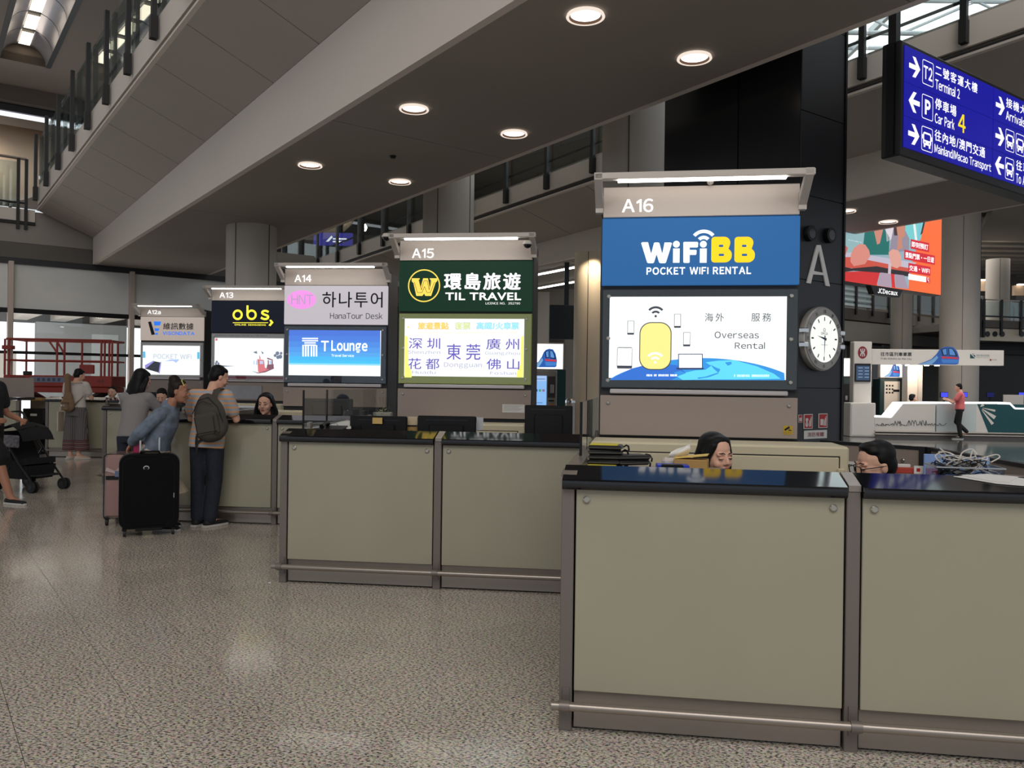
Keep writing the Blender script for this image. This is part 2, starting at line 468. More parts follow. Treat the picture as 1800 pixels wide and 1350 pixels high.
# ---------------------------------------------------------------- two sloping footbridges
BD = Vector((-.615, .789, 0)); BN = Vector((.789, .615, 0))
def bp(s, n, z): p = BD * s + BN * n; return Vector((p.x, p.y, z))
def quadslab(mb, a, b, c, d, off):
    """four corners and a thickness vector"""
    vs = [a, b, c, d, a + off, b + off, c + off, d + off]
    return mb.add(vs, [(0, 1, 2, 3), (7, 6, 5, 4), (1, 0, 4, 5), (2, 1, 5, 6), (3, 2, 6, 7), (0, 3, 7, 4)])
M_post = mat('railing_post', rgb(26, 26, 28), .5)
M_groove = mat('shadow_gap', rgb(40, 38, 37), .7); M_gapgrey = mat('gap_grey', rgb(92, 88, 85), .7)
def railing(s0, s1, nn, zf, side, label, post_s, parent_kind='railing'):
    """glass balustrade; zf(s) is the ledge bottom; side +1: outside is towards -n"""
    b0 = bp(s0, nn, zf(s0))
    r = thing('railing', label, 'railing', b0, 0)
    out = -side
    for s in post_s:
        z = zf(s)
        m = MB(); m.box(-.04, .04, -.03, .03, .02, 1.40).box(-.044, .044, -.045, .045, .02, .30)
        m.map(lambda p: bp(s + p.x, nn + out * .035 + p.y, z + p.z - .03 - p.x * .055))
        part('post', m, M_post, r, world=True)
    for a, b_ in zip(post_s[:-1], post_s[1:]):
        m = MB()
        A, B = a + .05, b_ - .05
        quadslab(m, bp(A, nn + .02 * side, zf(A) + .30), bp(B, nn + .02 * side, zf(B) + .30), bp(B, nn + .02 * side, zf(B) + 1.30), bp(A, nn + .02 * side, zf(A) + 1.30), BN * (.012 * side))
        part('glass_pane', m, M_railglass, r, world=True)
    for dz, rad, mt, nm in ((.56, .022, M_post, 'rail'), (1.36, .026, M_steeldark, 'handrail')):
        m = MB(); m.cyl(bp(s0, nn + .09 * side, zf(s0) + dz), bp(s1, nn + .09 * side, zf(s1) + dz), rad, 8)
        part(nm, m, mt, r, world=True, smooth=True)
    return r
def footbridge(label, nL, z1, z2, z3, s0, s1, joints, wide=2.55, out=1.04):
    """soffit nL..nL+wide at z1(s); pale fascia up to z2(s); sloping panels out to z3(s), both sides"""
    t = thing('footbridge', label, 'footbridge', bp((s0 + s1) / 2, nL + wide / 2, 0), 0, kind='structure')
    cut = [s for s in (s0, 3.2, 8.36, 13.52, s1) if s0 <= s <= s1]
    for a, b_ in zip(cut[:-1], cut[1:]):
        m = MB(); g = .006
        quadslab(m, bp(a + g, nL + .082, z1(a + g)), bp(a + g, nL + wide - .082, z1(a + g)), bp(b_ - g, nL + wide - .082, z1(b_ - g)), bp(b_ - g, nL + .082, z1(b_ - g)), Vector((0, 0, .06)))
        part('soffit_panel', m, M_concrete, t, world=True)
    for sd in (0, 1):
        e = nL if sd == 0 else nL + wide; k = -1 if sd == 0 else 1
        n2 = e + k * .0; n3 = e + k * out
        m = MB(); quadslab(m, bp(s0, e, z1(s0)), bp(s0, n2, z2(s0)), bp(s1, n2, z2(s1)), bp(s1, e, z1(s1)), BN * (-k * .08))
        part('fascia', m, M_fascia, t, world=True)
        for a, b_ in zip(joints[:-1], joints[1:]):
            m = MB(); g = .009
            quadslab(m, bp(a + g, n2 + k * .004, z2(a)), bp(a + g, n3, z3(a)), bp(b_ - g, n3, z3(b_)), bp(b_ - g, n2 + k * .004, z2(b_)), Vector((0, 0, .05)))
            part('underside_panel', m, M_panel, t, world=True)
        m = MB(); quadslab(m, bp(s0, n2, z2(s0) + .05), bp(s0, n3, z3(s0) + .05), bp(s1, n3, z3(s1) + .05), bp(s1, n2, z2(s1) + .05), Vector((0, 0, .04)))
        part('panel_backing', m, M_groove, t, world=True)
        m = MB()   # drip edge, shadow gap and pale upstand that carries the railing
        quadslab(m, bp(s0, n3, z3(s0)), bp(s0, n3 + k * .05, z3(s0) + .01), bp(s1, n3 + k * .05, z3(s1) + .01), bp(s1, n3, z3(s1)), Vector((0, 0, .03)))
        quadslab(m, bp(s0, n3 + k * .03, z3(s0) + .13), bp(s0, n3 + k * .03, z3(s0) + .50), bp(s1, n3 + k * .03, z3(s1) + .50), bp(s1, n3 + k * .03, z3(s1) + .13), BN * (-k * .1))
        part('ledge', m, M_fascia, t, world=True)
        m = MB(); quadslab(m, bp(s0, n3 - k * .02, z3(s0) + .03), bp(s0, n3 - k * .02, z3(s0) + .20), bp(s1, n3 - k * .02, z3(s1) + .20), bp(s1, n3 - k * .02, z3(s1) + .03), BN * (-k * .1))
        part('shadow_gap', m, M_gapgrey, t, world=True)
    m = MB(); quadslab(m, bp(s0, nL - out + .05, z3(s0) + .38), bp(s0, nL + wide + out - .05, z3(s0) + .38), bp(s1, nL + wide + out - .05, z3(s1) + .38), bp(s1, nL - out + .05, z3(s1) + .38), Vector((0, 0, .06)))
    part('deck', m, M_concrete, t, world=True)
    return t
Z1 = lambda s: 4.6 - .03 * s
Z2 = lambda s: 5.682 - .0551 * s
Z3 = lambda s: 6.116 - .0549 * s
SEND = 20.0
J1 = [8.534 + 1.29 * i for i in range(-9, 9)] + [SEND]
footbridge('near sloping footbridge with grey panelled underside and downlights, passing over the counters', 3.9, Z1, Z2, Z3, -3.0, SEND, J1)
P1 = [12.144 + 1.29 * i for i in range(-7, 7)]
railing(P1[0], P1[-1], 2.80, lambda s: Z3(s) + .20, 1, 'glass railing with dark posts along the outer edge of the near footbridge', P1)
railing(P1[0], P1[-1], 7.56, lambda s: Z3(s) + .20, -1, 'glass railing with dark posts along the far edge of the near footbridge', P1)
Y3 = lambda s: 5.73 - .049 * s
Y2 = lambda s: 5.36 - .049 * s
J2 = [7.4 + 1.29 * i * 1.5 for i in range(-4, 10)]
footbridge('second sloping footbridge beyond the black pillar, with strip lamps and downlights beneath', 11.85, Z1, Y2, Y3, -2, 26, [-2] + [j for j in J2 if -2 < j < 26] + [26], out=1.4)
P2 = [11.01 + 1.29 * i for i in range(-8, 12)]
railing(P2[0], P2[-1], 10.40, lambda s: Y3(s) + .17, 1, 'glass railing with dark posts along the second footbridge, behind the black pillar', P2)

# downlights in the soffits: a ring, a reflector well and a lit lens
M_ring = mat('lamp_ring', rgb(225, 215, 205), .35)
M_lens = emi('downlight_lens', (1, .93, .86, 1), 3.0)
def downlight(s, n, label, group):
    z = Z1(s)
    p = bp(s, n, z)
    t = thing('downlight', label, 'ceiling light', p, 0, group)
    m = MB(); seg = 28; A = [2 * PI * k / seg for k in range(seg)]
    prof = [(.148, .0), (.156, -.020), (.152, -.025), (.132, -.023)]
    vs = [(r * math.cos(a), r * math.sin(a), h) for r, h in prof for a in A]
    m.add(vs, [(i * seg + k, i * seg + (k + 1) % seg, (i + 1) * seg + (k + 1) % seg, (i + 1) * seg + k) for i in range(len(prof) - 1) for k in range(seg)])
    part('ring', m, M_ring2, t, smooth=True)
    m = MB(); prof = [(.132, -.023), (.124, -.008), (.119, -.003)]
    vs = [(r * math.cos(a), r * math.sin(a), h) for r, h in prof for a in A]
    m.add(vs, [(i * seg + k, i * seg + (k + 1) % seg, (i + 1) * seg + (k + 1) % seg, (i + 1) * seg + k) for i in range(len(prof) - 1) for k in range(seg)])
    part('well', m, mat('lamp_well', rgb(120, 92, 74), .6), t, smooth=True)
    m = MB(); m.add([(.121 * math.cos(a), .121 * math.sin(a), -.004) for a in A], [tuple(reversed(range(seg)))])
    part('lens', m, M_lens, t)
    l = bpy.data.lights.new('downlight_lamp', 'SPOT'); l.energy = 10; l.spot_size = math.radians(95); l.spot_blend = .6; l.shadow_soft_size = .1; l.color = (1, .92, .82)
    lo = bpy.data.objects.new('downlight_lamp', l); C.objects.link(lo); lo.location = p - Vector((0, 0, .05))
M_ring2 = emi('lamp_reflector_ring', (1, .86, .74, 1), .9)
lab = {0: ('left-hand downlight of the nearest pair in the footbridge soffit', 'right-hand downlight of the nearest pair, up beside the black pillar'),
       1: ('left-hand downlight of the middle pair in the footbridge soffit', 'right-hand downlight of the middle pair in the footbridge soffit'),
       2: ('left-hand downlight of the farthest pair, near the round column', 'right-hand downlight of the farthest pair, above the green travel desk sign')}
for i, s in enumerate((4.88, 7.50, 10.07)):
    downlight(s, 4.497, lab[i][0], 'downlights in the near footbridge soffit'); downlight(s, 5.826, lab[i][1], 'downlights in the near footbridge soffit')
downlight(7.29, 12.49, 'round downlight under the second footbridge, touching the black pillar edge', 'downlights under the second footbridge')
downlight(7.29, 13.83, 'round downlight under the second footbridge, just above the advertising screen', 'downlights under the second footbridge')
solo('smoke_detector', MB().cyl(bp(9.1, 5.16, Z1(9.1)), bp(9.1, 5.16, Z1(9.1) - .03), .045, 12, .03), M_black, 'small dark sensor on the soffit between the downlight rows', 'detector', bp(9.1, 5.16, Z1(9.1) - .03))
for s0, s1, n, lb in ((10.5, 15.6, 12.5, 'long strip lamp under the second footbridge, the nearer of two'), (14.2, 16.9, 14.0, 'shorter strip lamp under the second footbridge, the farther of two')):
    t = thing('strip_lamp', lb, 'ceiling light', bp((s0 + s1) / 2, n, Z1(s1) - .1), 0, 'strip lamps under the second footbridge')
    m = MB(); quadslab(m, bp(s0, n - .07, Z1(s0) - .005), bp(s0, n + .07, Z1(s0) - .005), bp(s1, n + .07, Z1(s1) - .005), bp(s1, n - .07, Z1(s1) - .005), Vector((0, 0, -.04))); part('housing', m, M_white, t, world=True)
    k = s0
    while k < s1 - .3:
        e = min(k + 1.5, s1); m = MB(); quadslab(m, bp(k + .03, n - .045, Z1(k) - .046), bp(k + .03, n + .045, Z1(k) - .046), bp(e - .03, n + .045, Z1(e) - .046), bp(e - .03, n - .045, Z1(e) - .046), Vector((0, 0, -.02))); part('tube', m, M_tube, t, world=True); k = e

# ---------------------------------------------------------------- columns
def column(label, x, y, r, z1, z0=0.0, base=True, mt=None):
    t = thing('column', label, 'column', (x, y, 0), 0, kind='structure')
    m = MB().cyl((0, 0, z0 + .01), (0, 0, z1), r, 40); part('shaft', m, mt or M_column, t, smooth=True)
    m = MB()
    for a in (math.radians(250), math.radians(330), math.radians(120)):
        m.box(math.cos(a) * r - .006, math.cos(a) * r + .006, math.sin(a) * r - .006, math.sin(a) * r + .006, z0 + .02, z1 - .02)
    part('seam', m, M_groove, t)
    if base: part('collar', MB().cyl((0, 0, z0 + .0), (0, 0, z0 + .18), r + .012, 40), M_steel, t, smooth=True)
    return t
p = at(440, 600, 14.5); column('round grey column rising into the near footbridge behind the yellow-lettered desk', p.x, p.y, .425, Z1(14) + .03)
p = at(788, 400, 15.0); column('round grey column between the two footbridges, above the green travel desk', p.x, p.y, .46, 10.9)
p = at(1116, 400, 11.0); column('round grey column beside the tall black pillar', p.x, p.y, .445, 10.9)
p = at(1041, 580, 16.5); column('slim cream column lit from above, beside the blue booth sign', p.x, p.y, .37, 4.12, mt=mat('cream_column', rgb(214, 198, 174), .6))
l = bpy.data.lights.new('column_fill', 'SPOT'); l.energy = 60; l.color = (1, .84, .62); l.spot_size = math.radians(80); l.shadow_soft_size = .08  # warm spot added to brighten the column from above
lo = bpy.data.objects.new('column_fill', l); C.objects.link(lo); lo.location = (p.x - .05, p.y - .75, 4.05); lo.rotation_euler = (math.radians(28), 0, 0)

# ---------------------------------------------------------------- tall black pillar with letter A and the clock
KP = 1.184; PO = at(1402.5, 700, 6.42 * KP); PO.z = 0
pil = thing('pillar', 'tall black clad pillar with a pale letter A', 'pillar', PO, tile_rot, kind='structure')
M_clad = mat('charcoal_cladding', rgb(44, 45, 49), .42, spec=.4)
M_clad2 = mat('black_gloss_cladding', rgb(17, 18, 20), .25)
zs = [0, 1.50, 2.50, 3.28, 4.05, 4.9, 5.8, 8.0, 10.8]
part('core', MB().box(.012, .57 * KP, .012, 1.43 * KP, 0, 10.8), M_black, pil)
for a, b_ in zip(zs[:-1], zs[1:]):
    part('cladding_panel', MB().box(0, .585 * KP, 0, .012, a + .004, b_ - .004), M_clad, pil)
for a, b_ in ((0, 3.02), (3.02, 10.8)):
    for u0, u1 in ((.0, .60 * KP), (.60 * KP, 1.44 * KP)):
        part('cladding_panel', MB().box(-.002, .012, u0 + .014, u1, a + .004, b_ - .004), M_clad2, pil)
part('edge_strip', MB().box(.575 * KP, .60 * KP, -.012, .02, 0, 10.8), M_black, pil)
PF = Face((PO.x, PO.y), -tile_rot)
q = [PF.L(*c) for c in ((1434, 431), (1441, 431), (1457, 503.5), (1450, 502.5), (1446, 484), (1428, 480.5), (1423.5, 498.5), (1416.5, 497.5))]
mb = MB(); mb.prism([q[0], q[1], q[2], q[3], PF.L(1437.8, 440), q[6], q[7]], -.012, -.001); mb.prism([PF.L(1428.5, 476.5), PF.L(1446, 480), q[4], PF.L(1427, 482.5)], -.0125, -.001)
part('letter', mb, mat('letter_grey', rgb(244, 241, 236), .5), pil, label='pale grey letter A')
for cx, cy in ((1419.5, 411), (1454, 414.5)):
    u, z = PF.L(cx, cy); m = MB()
    m.sweep([(u, 0, z), (u, -.05, z)], .072, seg=20); part('spotlight', m, M_black, pil, smooth=True)
    m = MB(); m.sweep([(u, -.05, z), (u, -.052, z)], .048, seg=20); part('spotlight_lens', m, M_blackgloss, pil)

# clock
cu, cz = PF.L(1437, 596)
ck = thing('wall_clock', 'round steel wall clock with lit white dial, mounted on the black pillar', 'clock', PF.W(cu, 0, cz), tile_rot)
Rk = .255 * KP
m = MB(); m.sweep([(0, 0, 0), (0, -.03, 0), (0, -.055, 0), (0, -.07, 0)], [Rk * .98, Rk, Rk * .99, Rk * .93], seg=48); part('case', m, mat('clock_case', rgb(196, 192, 186), .3, metal=.45), ck, smooth=True)
m = MB(); m.arc(0, 0, Rk * .73, Rk * .95, 0, 360, -.072, 48); part('bezel', m, mat('clock_bezel', rgb(166, 162, 156), .4, metal=.4), ck)
m = MB(); m.disc(0, 0, Rk * .74, -.0705, 48); part('dial', m, emi('clock_dial', rgb(244, 246, 240), 1.0), ck)
M_ink = mat('ink', rgb(40, 40, 46), .5)
num = ['XII', 'I', 'II', 'III', 'IV', 'V', 'VI', 'VII', 'VIII', 'IX', 'X', 'XI']
for i in range(12):
    a = PI / 2 - 2 * PI * i / 12; cx, cz2 = math.cos(a), math.sin(a)
    r0, r1, w = Rk * .55, Rk * .67, .007
    mk = MB().flat([(cx * r0 - cz2 * w, cz2 * r0 + cx * w), (cx * r0 + cz2 * w, cz2 * r0 - cx * w), (cx * r1 + cz2 * w, cz2 * r1 - cx * w), (cx * r1 - cz2 * w, cz2 * r1 + cx * w)], -.0725); part('hour_mark', mk, M_ink, ck)
    nm = MB(); t = MB(); wd_ = .012 + .010 * len(num[i]); t.text(num[i], -wd_ / 2, wd_ / 2, -.016, .016, 0)
    ca, sa = math.cos(a - PI / 2), math.sin(a - PI / 2); R_ = Rk * .84
    nm.add([(cx * R_ + p_[0] * ca - p_[2] * sa, -.0735, cz2 * R_ + p_[0] * sa + p_[2] * ca) for p_ in t.v], t.f); part('numeral', nm, mat('engraving', rgb(70, 68, 66), .5), ck)
m = MB(); m.text('Ω', -.018, .018, .068, .098, -.0725, .01); m.text('OMEGA', -.055, .055, .036, .062, -.0725, .01); m.text('Constellation', -.05, .05, -.062, -.048, -.0725)
part('lettering', m, mat('dial_ink', rgb(80, 84, 96), .5), ck)
def hand(L, ang, w, y, mt):
    a = math.radians(90 - ang); dx, dz = math.cos(a), math.sin(a)
    m = MB(); m.flat([(-dz * w - dx * .03, dx * w - dz * .03), (dz * w - dx * .03, -dx * w - dz * .03), (dx * L, dz * L)], y); part('hand', m, mt, ck)
hand(.118, 282, .013, -.076, M_ink); hand(.20, 182, .009, -.078, mat('blue_hand', rgb(60, 90, 150), .4))
for sx in (-1, 1):
    for dz in (-.065, .065): part('lug', MB().rbox(sx * Rk * .96 - .035, sx * Rk * .96 + .035, -.085, -.02, dz - .024, dz + .024, .008), M_chrome, ck)
m = MB(); m.rbox(Rk * .98, Rk * 1.10, -.06, -.025, -.028, .028, .01); part('crown', m, M_chrome, ck)

# fire signs on the pillar
M_red = mat('sign_red', rgb(172, 32, 34), .5)
def small_sign(l, t, r, b_, label, kind):
    x0, z1_ = PF.L(l, t); x1, z0_ = PF.L(r, b_); x1 = PF.L(r, t)[0]; z0_ = PF.L(l, b_)[1]
    W = x1 - x0; Hh = z1_ - z0_
    s = thing('safety_sign', label, 'sign', PF.W((x0 + x1) / 2, 0, z0_), tile_rot)
    part('plate', MB().rbox(-W / 2, W / 2, -.006, -.001, 0, Hh, .002), M_paper, s)
    m = MB()
    if kind == 'text':
        m.text('消防喉轆', -W * .36, W * .36, Hh * .22, Hh * .78, -.0065, .012)
    else:
        m.rect(-W * .43, W * .43, Hh * .05, Hh * .95, -.0065)
    part('print', m, M_red, s)
    if kind != 'text':
        m = MB()
        if kind == 'hose': m.rect(-W * .3, -W * .02, Hh * .55, Hh * .72, -.007).disc(-W * .17, Hh * .3, W * .16, -.007).rect(-W * .26, -W * .08, Hh * .3, Hh * .56, -.007)
        else: m.rect(-W * .3, W * .02, Hh * .2, Hh * .62, -.007)
        for k in range(3): m.flat([(W * (.06 + k * .1), Hh * .15), (W * (.13 + k * .1), Hh * .15), (W * (.16 + k * .1), Hh * (.5 + .15 * k)), (W * (.09 + k * .1), Hh * (.62 + .12 * k))], -.007)
        part('symbol', m, M_paper, s)
small_sign(1412, 728, 1428, 754, 'red fire hose pictogram sign with a flame, on the black pillar', 'hose')
small_sign(1438, 727, 1454, 752.5, 'red fire call point pictogram sign nearest the pillar edge', 'call')
small_sign(1402.8, 729, 1410, 743, 'tiny red alarm button plate beside the fire hose sign', 'call')
small_sign(1412.5, 757, 1453, 772, 'white sticker with red lettering under the fire signs', 'text')

# ---------------------------------------------------------------- glass end wall with landing beam (left)
WO = bp(SEND + .15, 3.0, 0)
eaw = math.atan2(BN.y, BN.x)
WF = Face((WO.x, WO.y), -eaw)
def wallthing(name, label, kind='structure', cat=None): return thing(name, label, cat, WO, eaw, kind=kind)
x_l, x_r = WF.X(-60), 6.0
gw = wallthing('window_1', 'glazed end wall with frosted upper panes and white mullions')
xm = [WF.X(-90), WF.X(16), WF.X(228.5), WF.X(228.5) + (WF.X(228.5) - WF.X(16)), 6.2]
zt = WF.Z(120, 470); ztr = WF.Z(120, 551); zm = WF.Z(120, 622)
M_mull = mat('pale_mullion', rgb(196, 180, 168), .45)
M_fros = mat('frosted_pane', rgb(226, 227, 224), .55, vary=.10, bscale=.7)
for a, b_ in zip(xm[:-1], xm[1:]):
    part('pane', MB().box(a, b_, .02, .05, ztr + .05, zt), M_fros, gw, label='frosted upper pane')
    part('pane', MB().box(a, b_, .03, .042, zm + .03, ztr - .05), M_glass, gw)
    part('pane', MB().box(a, b_, .03, .042, .03, zm - .03), M_glass, gw)
for a in xm[:-1]: part('mullion', MB().rbox(a - .05, a + .05, -.14, .06, 0, zt + .02, .01), M_mull, gw)
part('transom', MB().box(xm[0], 6.2, -.03, .06, ztr - .05, ztr + .05), M_black, gw)
part('transom', MB().box(xm[0], 6.2, -.03, .06, zm - .03, zm + .03), M_black, gw)
part('head_rail', MB().box(xm[0], 6.2, -.05, .08, zt - .02, zt + .12), M_dark, gw)
lb = wallthing('trim_1', 'grey beam and landing edge above the glazed end wall')
zb0, zb1 = zt + .10, WF.Z(20, 393)
part('lower_band', MB().box(xm[0], 6.2, -.06, .3, zb0, zb0 + .32), mat('beam_band', rgb(96, 91, 86), .7), lb)
part('beam_face', MB().box(xm[0], 6.2, -.02, .3, zb0 + .33, zb1), M_concrete, lb)
part('landing_edge', MB().box(xm[0], -.2, -.06, .3, zb1 + .005, zb1 + .07), M_groove, lb)
part('beam_face', MB().box(-.19, 1.6, .01, .3, zb1 + .002, zb1 + .30), M_concrete, lb)
part('landing_upstand', MB().box(xm[0], -.2, -.02, .1, zb1 + .075, zb1 + .33), M_fascia, lb)
part('landing_deck', MB().box(xm[0], 6.2, .1, 6, zb1 - .1, zb1 + .05), M_concrete, lb)
lr = wallthing('railing', 'short landing railing with thin dark posts, at the footbridge end', kind=None, cat='railing')
for px in (27, 41, -15, -50): x = WF.X(px); part('post', MB().box(x - .03, x + .03, -.08, -.02, zb1 - .1, zb1 + 1.38), M_post, lr)
part('handrail', MB().cyl((xm[0], -.05, zb1 + 1.38), (WF.X(41), -.05, zb1 + 1.38), .03, 8), M_steel, lr, smooth=True)
part('rail', MB().cyl((xm[0], -.05, zb1 + .45), (WF.X(41), -.05, zb1 + .45), .02, 8), M_post, lr, smooth=True)
part('glass_pane', MB().box(xm[0], WF.X(27), -.045, -.033, zb1 + .35, zb1 + 1.3), M_railglass, lr)

# what stands outside the end wall: daylight gap, concrete building, soffit beams
def WFs(Y): return None
ob = wallthing('exterior', 'pale canopy soffit with beams and grey concrete building beyond the glazed wall')
Yo = 7.0
OF = Face(tuple(WF.W(0, Yo, 0))[:2], -eaw)
def oq(px, py): return OF.L(px, py)
part('concrete_wall', MB().box(OF.X(63), OF.X(222), Yo, Yo + .3, -.2, OF.Z(120, 568)), mat('outdoor_concrete', rgb(150, 153, 154), .9, vary=.06, bscale=.8), ob)
part('concrete_wall', MB().box(OF.X(160), OF.X(207), Yo - .02, Yo, -.2, OF.Z(180, 588)), mat('pale_render', rgb(186, 192, 192), .9), ob, label='paler rendered patch')
part('pale_building', MB().box(OF.X(-40), OF.X(46), Yo + 2, Yo + 2.3, -.2, 2.3), mat('sunlit_wall', rgb(240, 232, 224), .9), ob)
part('daylight', MB().box(-16, 8, Yo + 5, Yo + 5.1, -.2, 6), emi('daylight', (.93, .97, 1, 1), 1.5), ob)
part('canopy', MB().box(-16, 8, .6, Yo + 1.0, OF.Z(120, 566) + .34, OF.Z(120, 566) + .5), mat('canopy_soffit', rgb(196, 186, 178), .9), ob)
for px in (40, 110, 180, 250, 300):
    x = OF.X(px); part('canopy_beam', MB().box(x - .2, x + .2, .6, Yo + .9, OF.Z(120, 566) + .05, OF.Z(120, 566) + .34), mat('canopy_beam', rgb(222, 214, 206), .9), ob)
part('edge_beam', MB().box(-16, 8, Yo + .9, Yo + 1.1, OF.Z(120, 566) - .02, OF.Z(120, 566) + .34), mat('dark_edge', rgb(90, 86, 84), .8), ob)

_p = WF.W(-2.5, 3.2, .25); area('canopy_fill', _p, (math.radians(180), 0, 0), 9, 3, 190, (1, .97, .94))  # unseen lamp added to light the canopy from below
_p = WF.W(-2.5, 1.2, 1.6); area('outdoor_fill', _p, (math.radians(-90), 0, PI + eaw), 9, 2.5, 260, (.96, .98, 1))  # unseen lamp added near the glass to light what stands outside
# ---------------------------------------------------------------- hall roof: flat bays with lit barrel vaults along the hall's grid
def gp(u, w, z): p = G1 * u + G2 * w; return Vector((p.x, p.y, z))
ZR = 11.0
M_roof = mat('roof_panel', rgb(126, 114, 104), .8)
M_vault = mat('vault_metal', rgb(176, 174, 182), .32, metal=.55)
M_vlamp = emi('vault_lamp', (1, .86, .66, 1), 2.6)
roof = thing('ceiling', 'high beige hall roof with barrel vault recesses', None, gp(0, 30, ZR), 0, kind='structure')
def vault(uc, w0, w1, wlast, name, label):
    hw = .60
    t = thing(name, label, None, gp(uc, (w0 + w1) / 2, ZR), 0, kind='structure')
    A = [PI * (k / 12.0) for k in range(13)]
    pr = [(-hw * math.cos(a), .55 * math.sin(a)) for a in A]
    segs = [w1 - 1.40 * k for k in range(9, -1, -1)]; w0 = segs[0]
    for a, b_ in zip(segs[:-1], segs[1:]):
        for lo, hi in ((0, 5), (7, 12)):
            m = MB(); g = .02
            P_ = [gp(uc + u, a + g, ZR + z) for u, z in pr[lo:hi + 1]] + [gp(uc + u, b_ - g, ZR + z) for u, z in pr[lo:hi + 1]]
            n = hi - lo + 1; m.add(P_, [(k, k + 1, n + k + 1, n + k) for k in range(n - 1)])
            part('vault_panel', m, M_vault, t, world=True, smooth=True)
        m = MB(); zl = ZR + .50
        q = [gp(uc - .15, a + .16, zl), gp(uc + .15, a + .16, zl), gp(uc + .15, b_ - .16, zl), gp(uc - .15, b_ - .16, zl)]
        m.add(q, [(0, 1, 2, 3)]); part('lamp', m, M_vlamp, t, world=True)
    m = MB(); m.add([gp(uc - .22, w0, ZR + .535), gp(uc + .22, w0, ZR + .535), gp(uc + .22, w1, ZR + .535), gp(uc - .22, w1, ZR + .535)], [(0, 1, 2, 3)]); part('lamp_tray', m, M_black, t, world=True)
    m = MB(); P_ = [gp(uc + u, w1, ZR + z) for u, z in pr]; m.add(P_, [tuple(range(len(P_)))]); part('end_wall', m, M_roof, t, world=True)
    for sd in (-1, 1):
        m = MB(); q = [gp(uc + sd * hw, w0, ZR - .02), gp(uc + sd * (hw + .13), w0, ZR - .02), gp(uc + sd * (hw + .13), w1 - .0, ZR - .02), gp(uc + sd * hw, w1, ZR - .02)]
        quadslab(m, *q, Vector((0, 0, .3))); part('shadow_slot', m, M_black, t, world=True)
    return t
VAULTS = [(-1.05, 8, 29.0), (2.68, 8, 29.0), (6.4, 10, 29.0)]
for k, (u, a, b_) in enumerate(VAULTS): vault(u, a, b_, b_, 'ceiling_vault', ('curved vault recess with a row of square lamps, at the far edge of the roof', 'curved vault recess with a row of square lamps, in view past the footbridge railing', 'curved vault recess with square lamps above the two footbridges')[k])
def roofslab(u0, u1, w0, w1, z=ZR): part('roof_panel', quadslab(MB(), gp(u0, w0, z), gp(u1, w0, z), gp(u1, w1, z), gp(u0, w1, z), Vector((0, 0, .25))), M_roof, roof, world=True)
edges = [-6] + sum([[u - .60, u + .60] for u, _, _ in VAULTS], []) + [9.6]
for i in range(0, len(edges), 2): roofslab(edges[i], edges[i + 1], 2, 29.0)
roofslab(-6, 9.6, 29.0, 31.5)
# dropped beams, white light troughs and a warm lit dome further along the roof
M_trough = emi('roof_trough_lamp', (.92, .93, 1, 1), 1.1)
part('cross_beam', quadslab(MB(), gp(-8, 31.5, ZR - .5), gp(12, 31.5, ZR - .5), gp(12, 34.6, ZR - .5), gp(-8, 34.6, ZR - .5), Vector((0, 0, .6))), mat('roof_beam', rgb(104, 95, 88), .8), roof, world=True)
for w, lb in ((31.9, 'white lamp trough crossing the roof, the nearer'), (41.0, 'white lamp trough crossing the roof, the farther, below the warm dome')):
    t = thing('lamp_trough', lb, 'ceiling light', gp(2.5, w, ZR - .7), 0, 'lamp troughs crossing the roof')
    part('tube', quadslab(MB(), gp(-8, w, ZR - .86), gp(9, w, ZR - .86), gp(9, w + .22, ZR - .86), gp(-8, w + .22, ZR - .86), Vector((0, 0, .1))), M_trough, t, world=True)
    part('housing', quadslab(MB(), gp(-8, w - .1, ZR - .75), gp(9, w - .1, ZR - .75), gp(9, w + .3, ZR - .75), gp(-8, w + .3, ZR - .75), Vector((0, 0, .22))), M_dark, t, world=True)
m = MB(); m.ell(gp(2.6, 38.0, ZR - .9), (2.3, 2.3, 1.7), 28, 12); dome = part('dome', m, mat('warm_dome', rgb(214, 190, 164), .5), roof, world=True, smooth=True)
l = bpy.data.lights.new('dome_lamp', 'POINT'); l.energy = 110; l.color = (1, .86, .7); l.shadow_soft_size = .2
lo = bpy.data.objects.new('dome_lamp', l); C.objects.link(lo); lo.location = gp(1.2, 35.4, ZR - 2.2)
part('far_wall', quadslab(MB(), gp(-8, 44, 5.2), gp(12, 44, 5.2), gp(12, 44, 10.2), gp(-8, 44, 10.2), G2 * .3), M_roof, roof, world=True)
tw = thing('window_2', 'tall pale window behind the landing railing', None, gp(0, 43.6, 5), 0, kind='structure')
M_sky = emi('overcast_sky', (.90, .96, 1, 1), .75)
for k in range(8):
    u = -6 + k * 1.6
    part('pane', quadslab(MB(), gp(u + .06, 43.7, 5.4), gp(u + 1.54, 43.7, 5.4), gp(u + 1.54, 43.7, 9.2), gp(u + .06, 43.7, 9.2), G2 * .05), M_sky, tw, world=True)
    part('mullion', quadslab(MB(), gp(u - .06, 43.5, 5.2), gp(u + .06, 43.5, 5.2), gp(u + .06, 43.5, 9.4), gp(u - .06, 43.5, 9.4), G2 * .25), M_dark, tw, world=True)

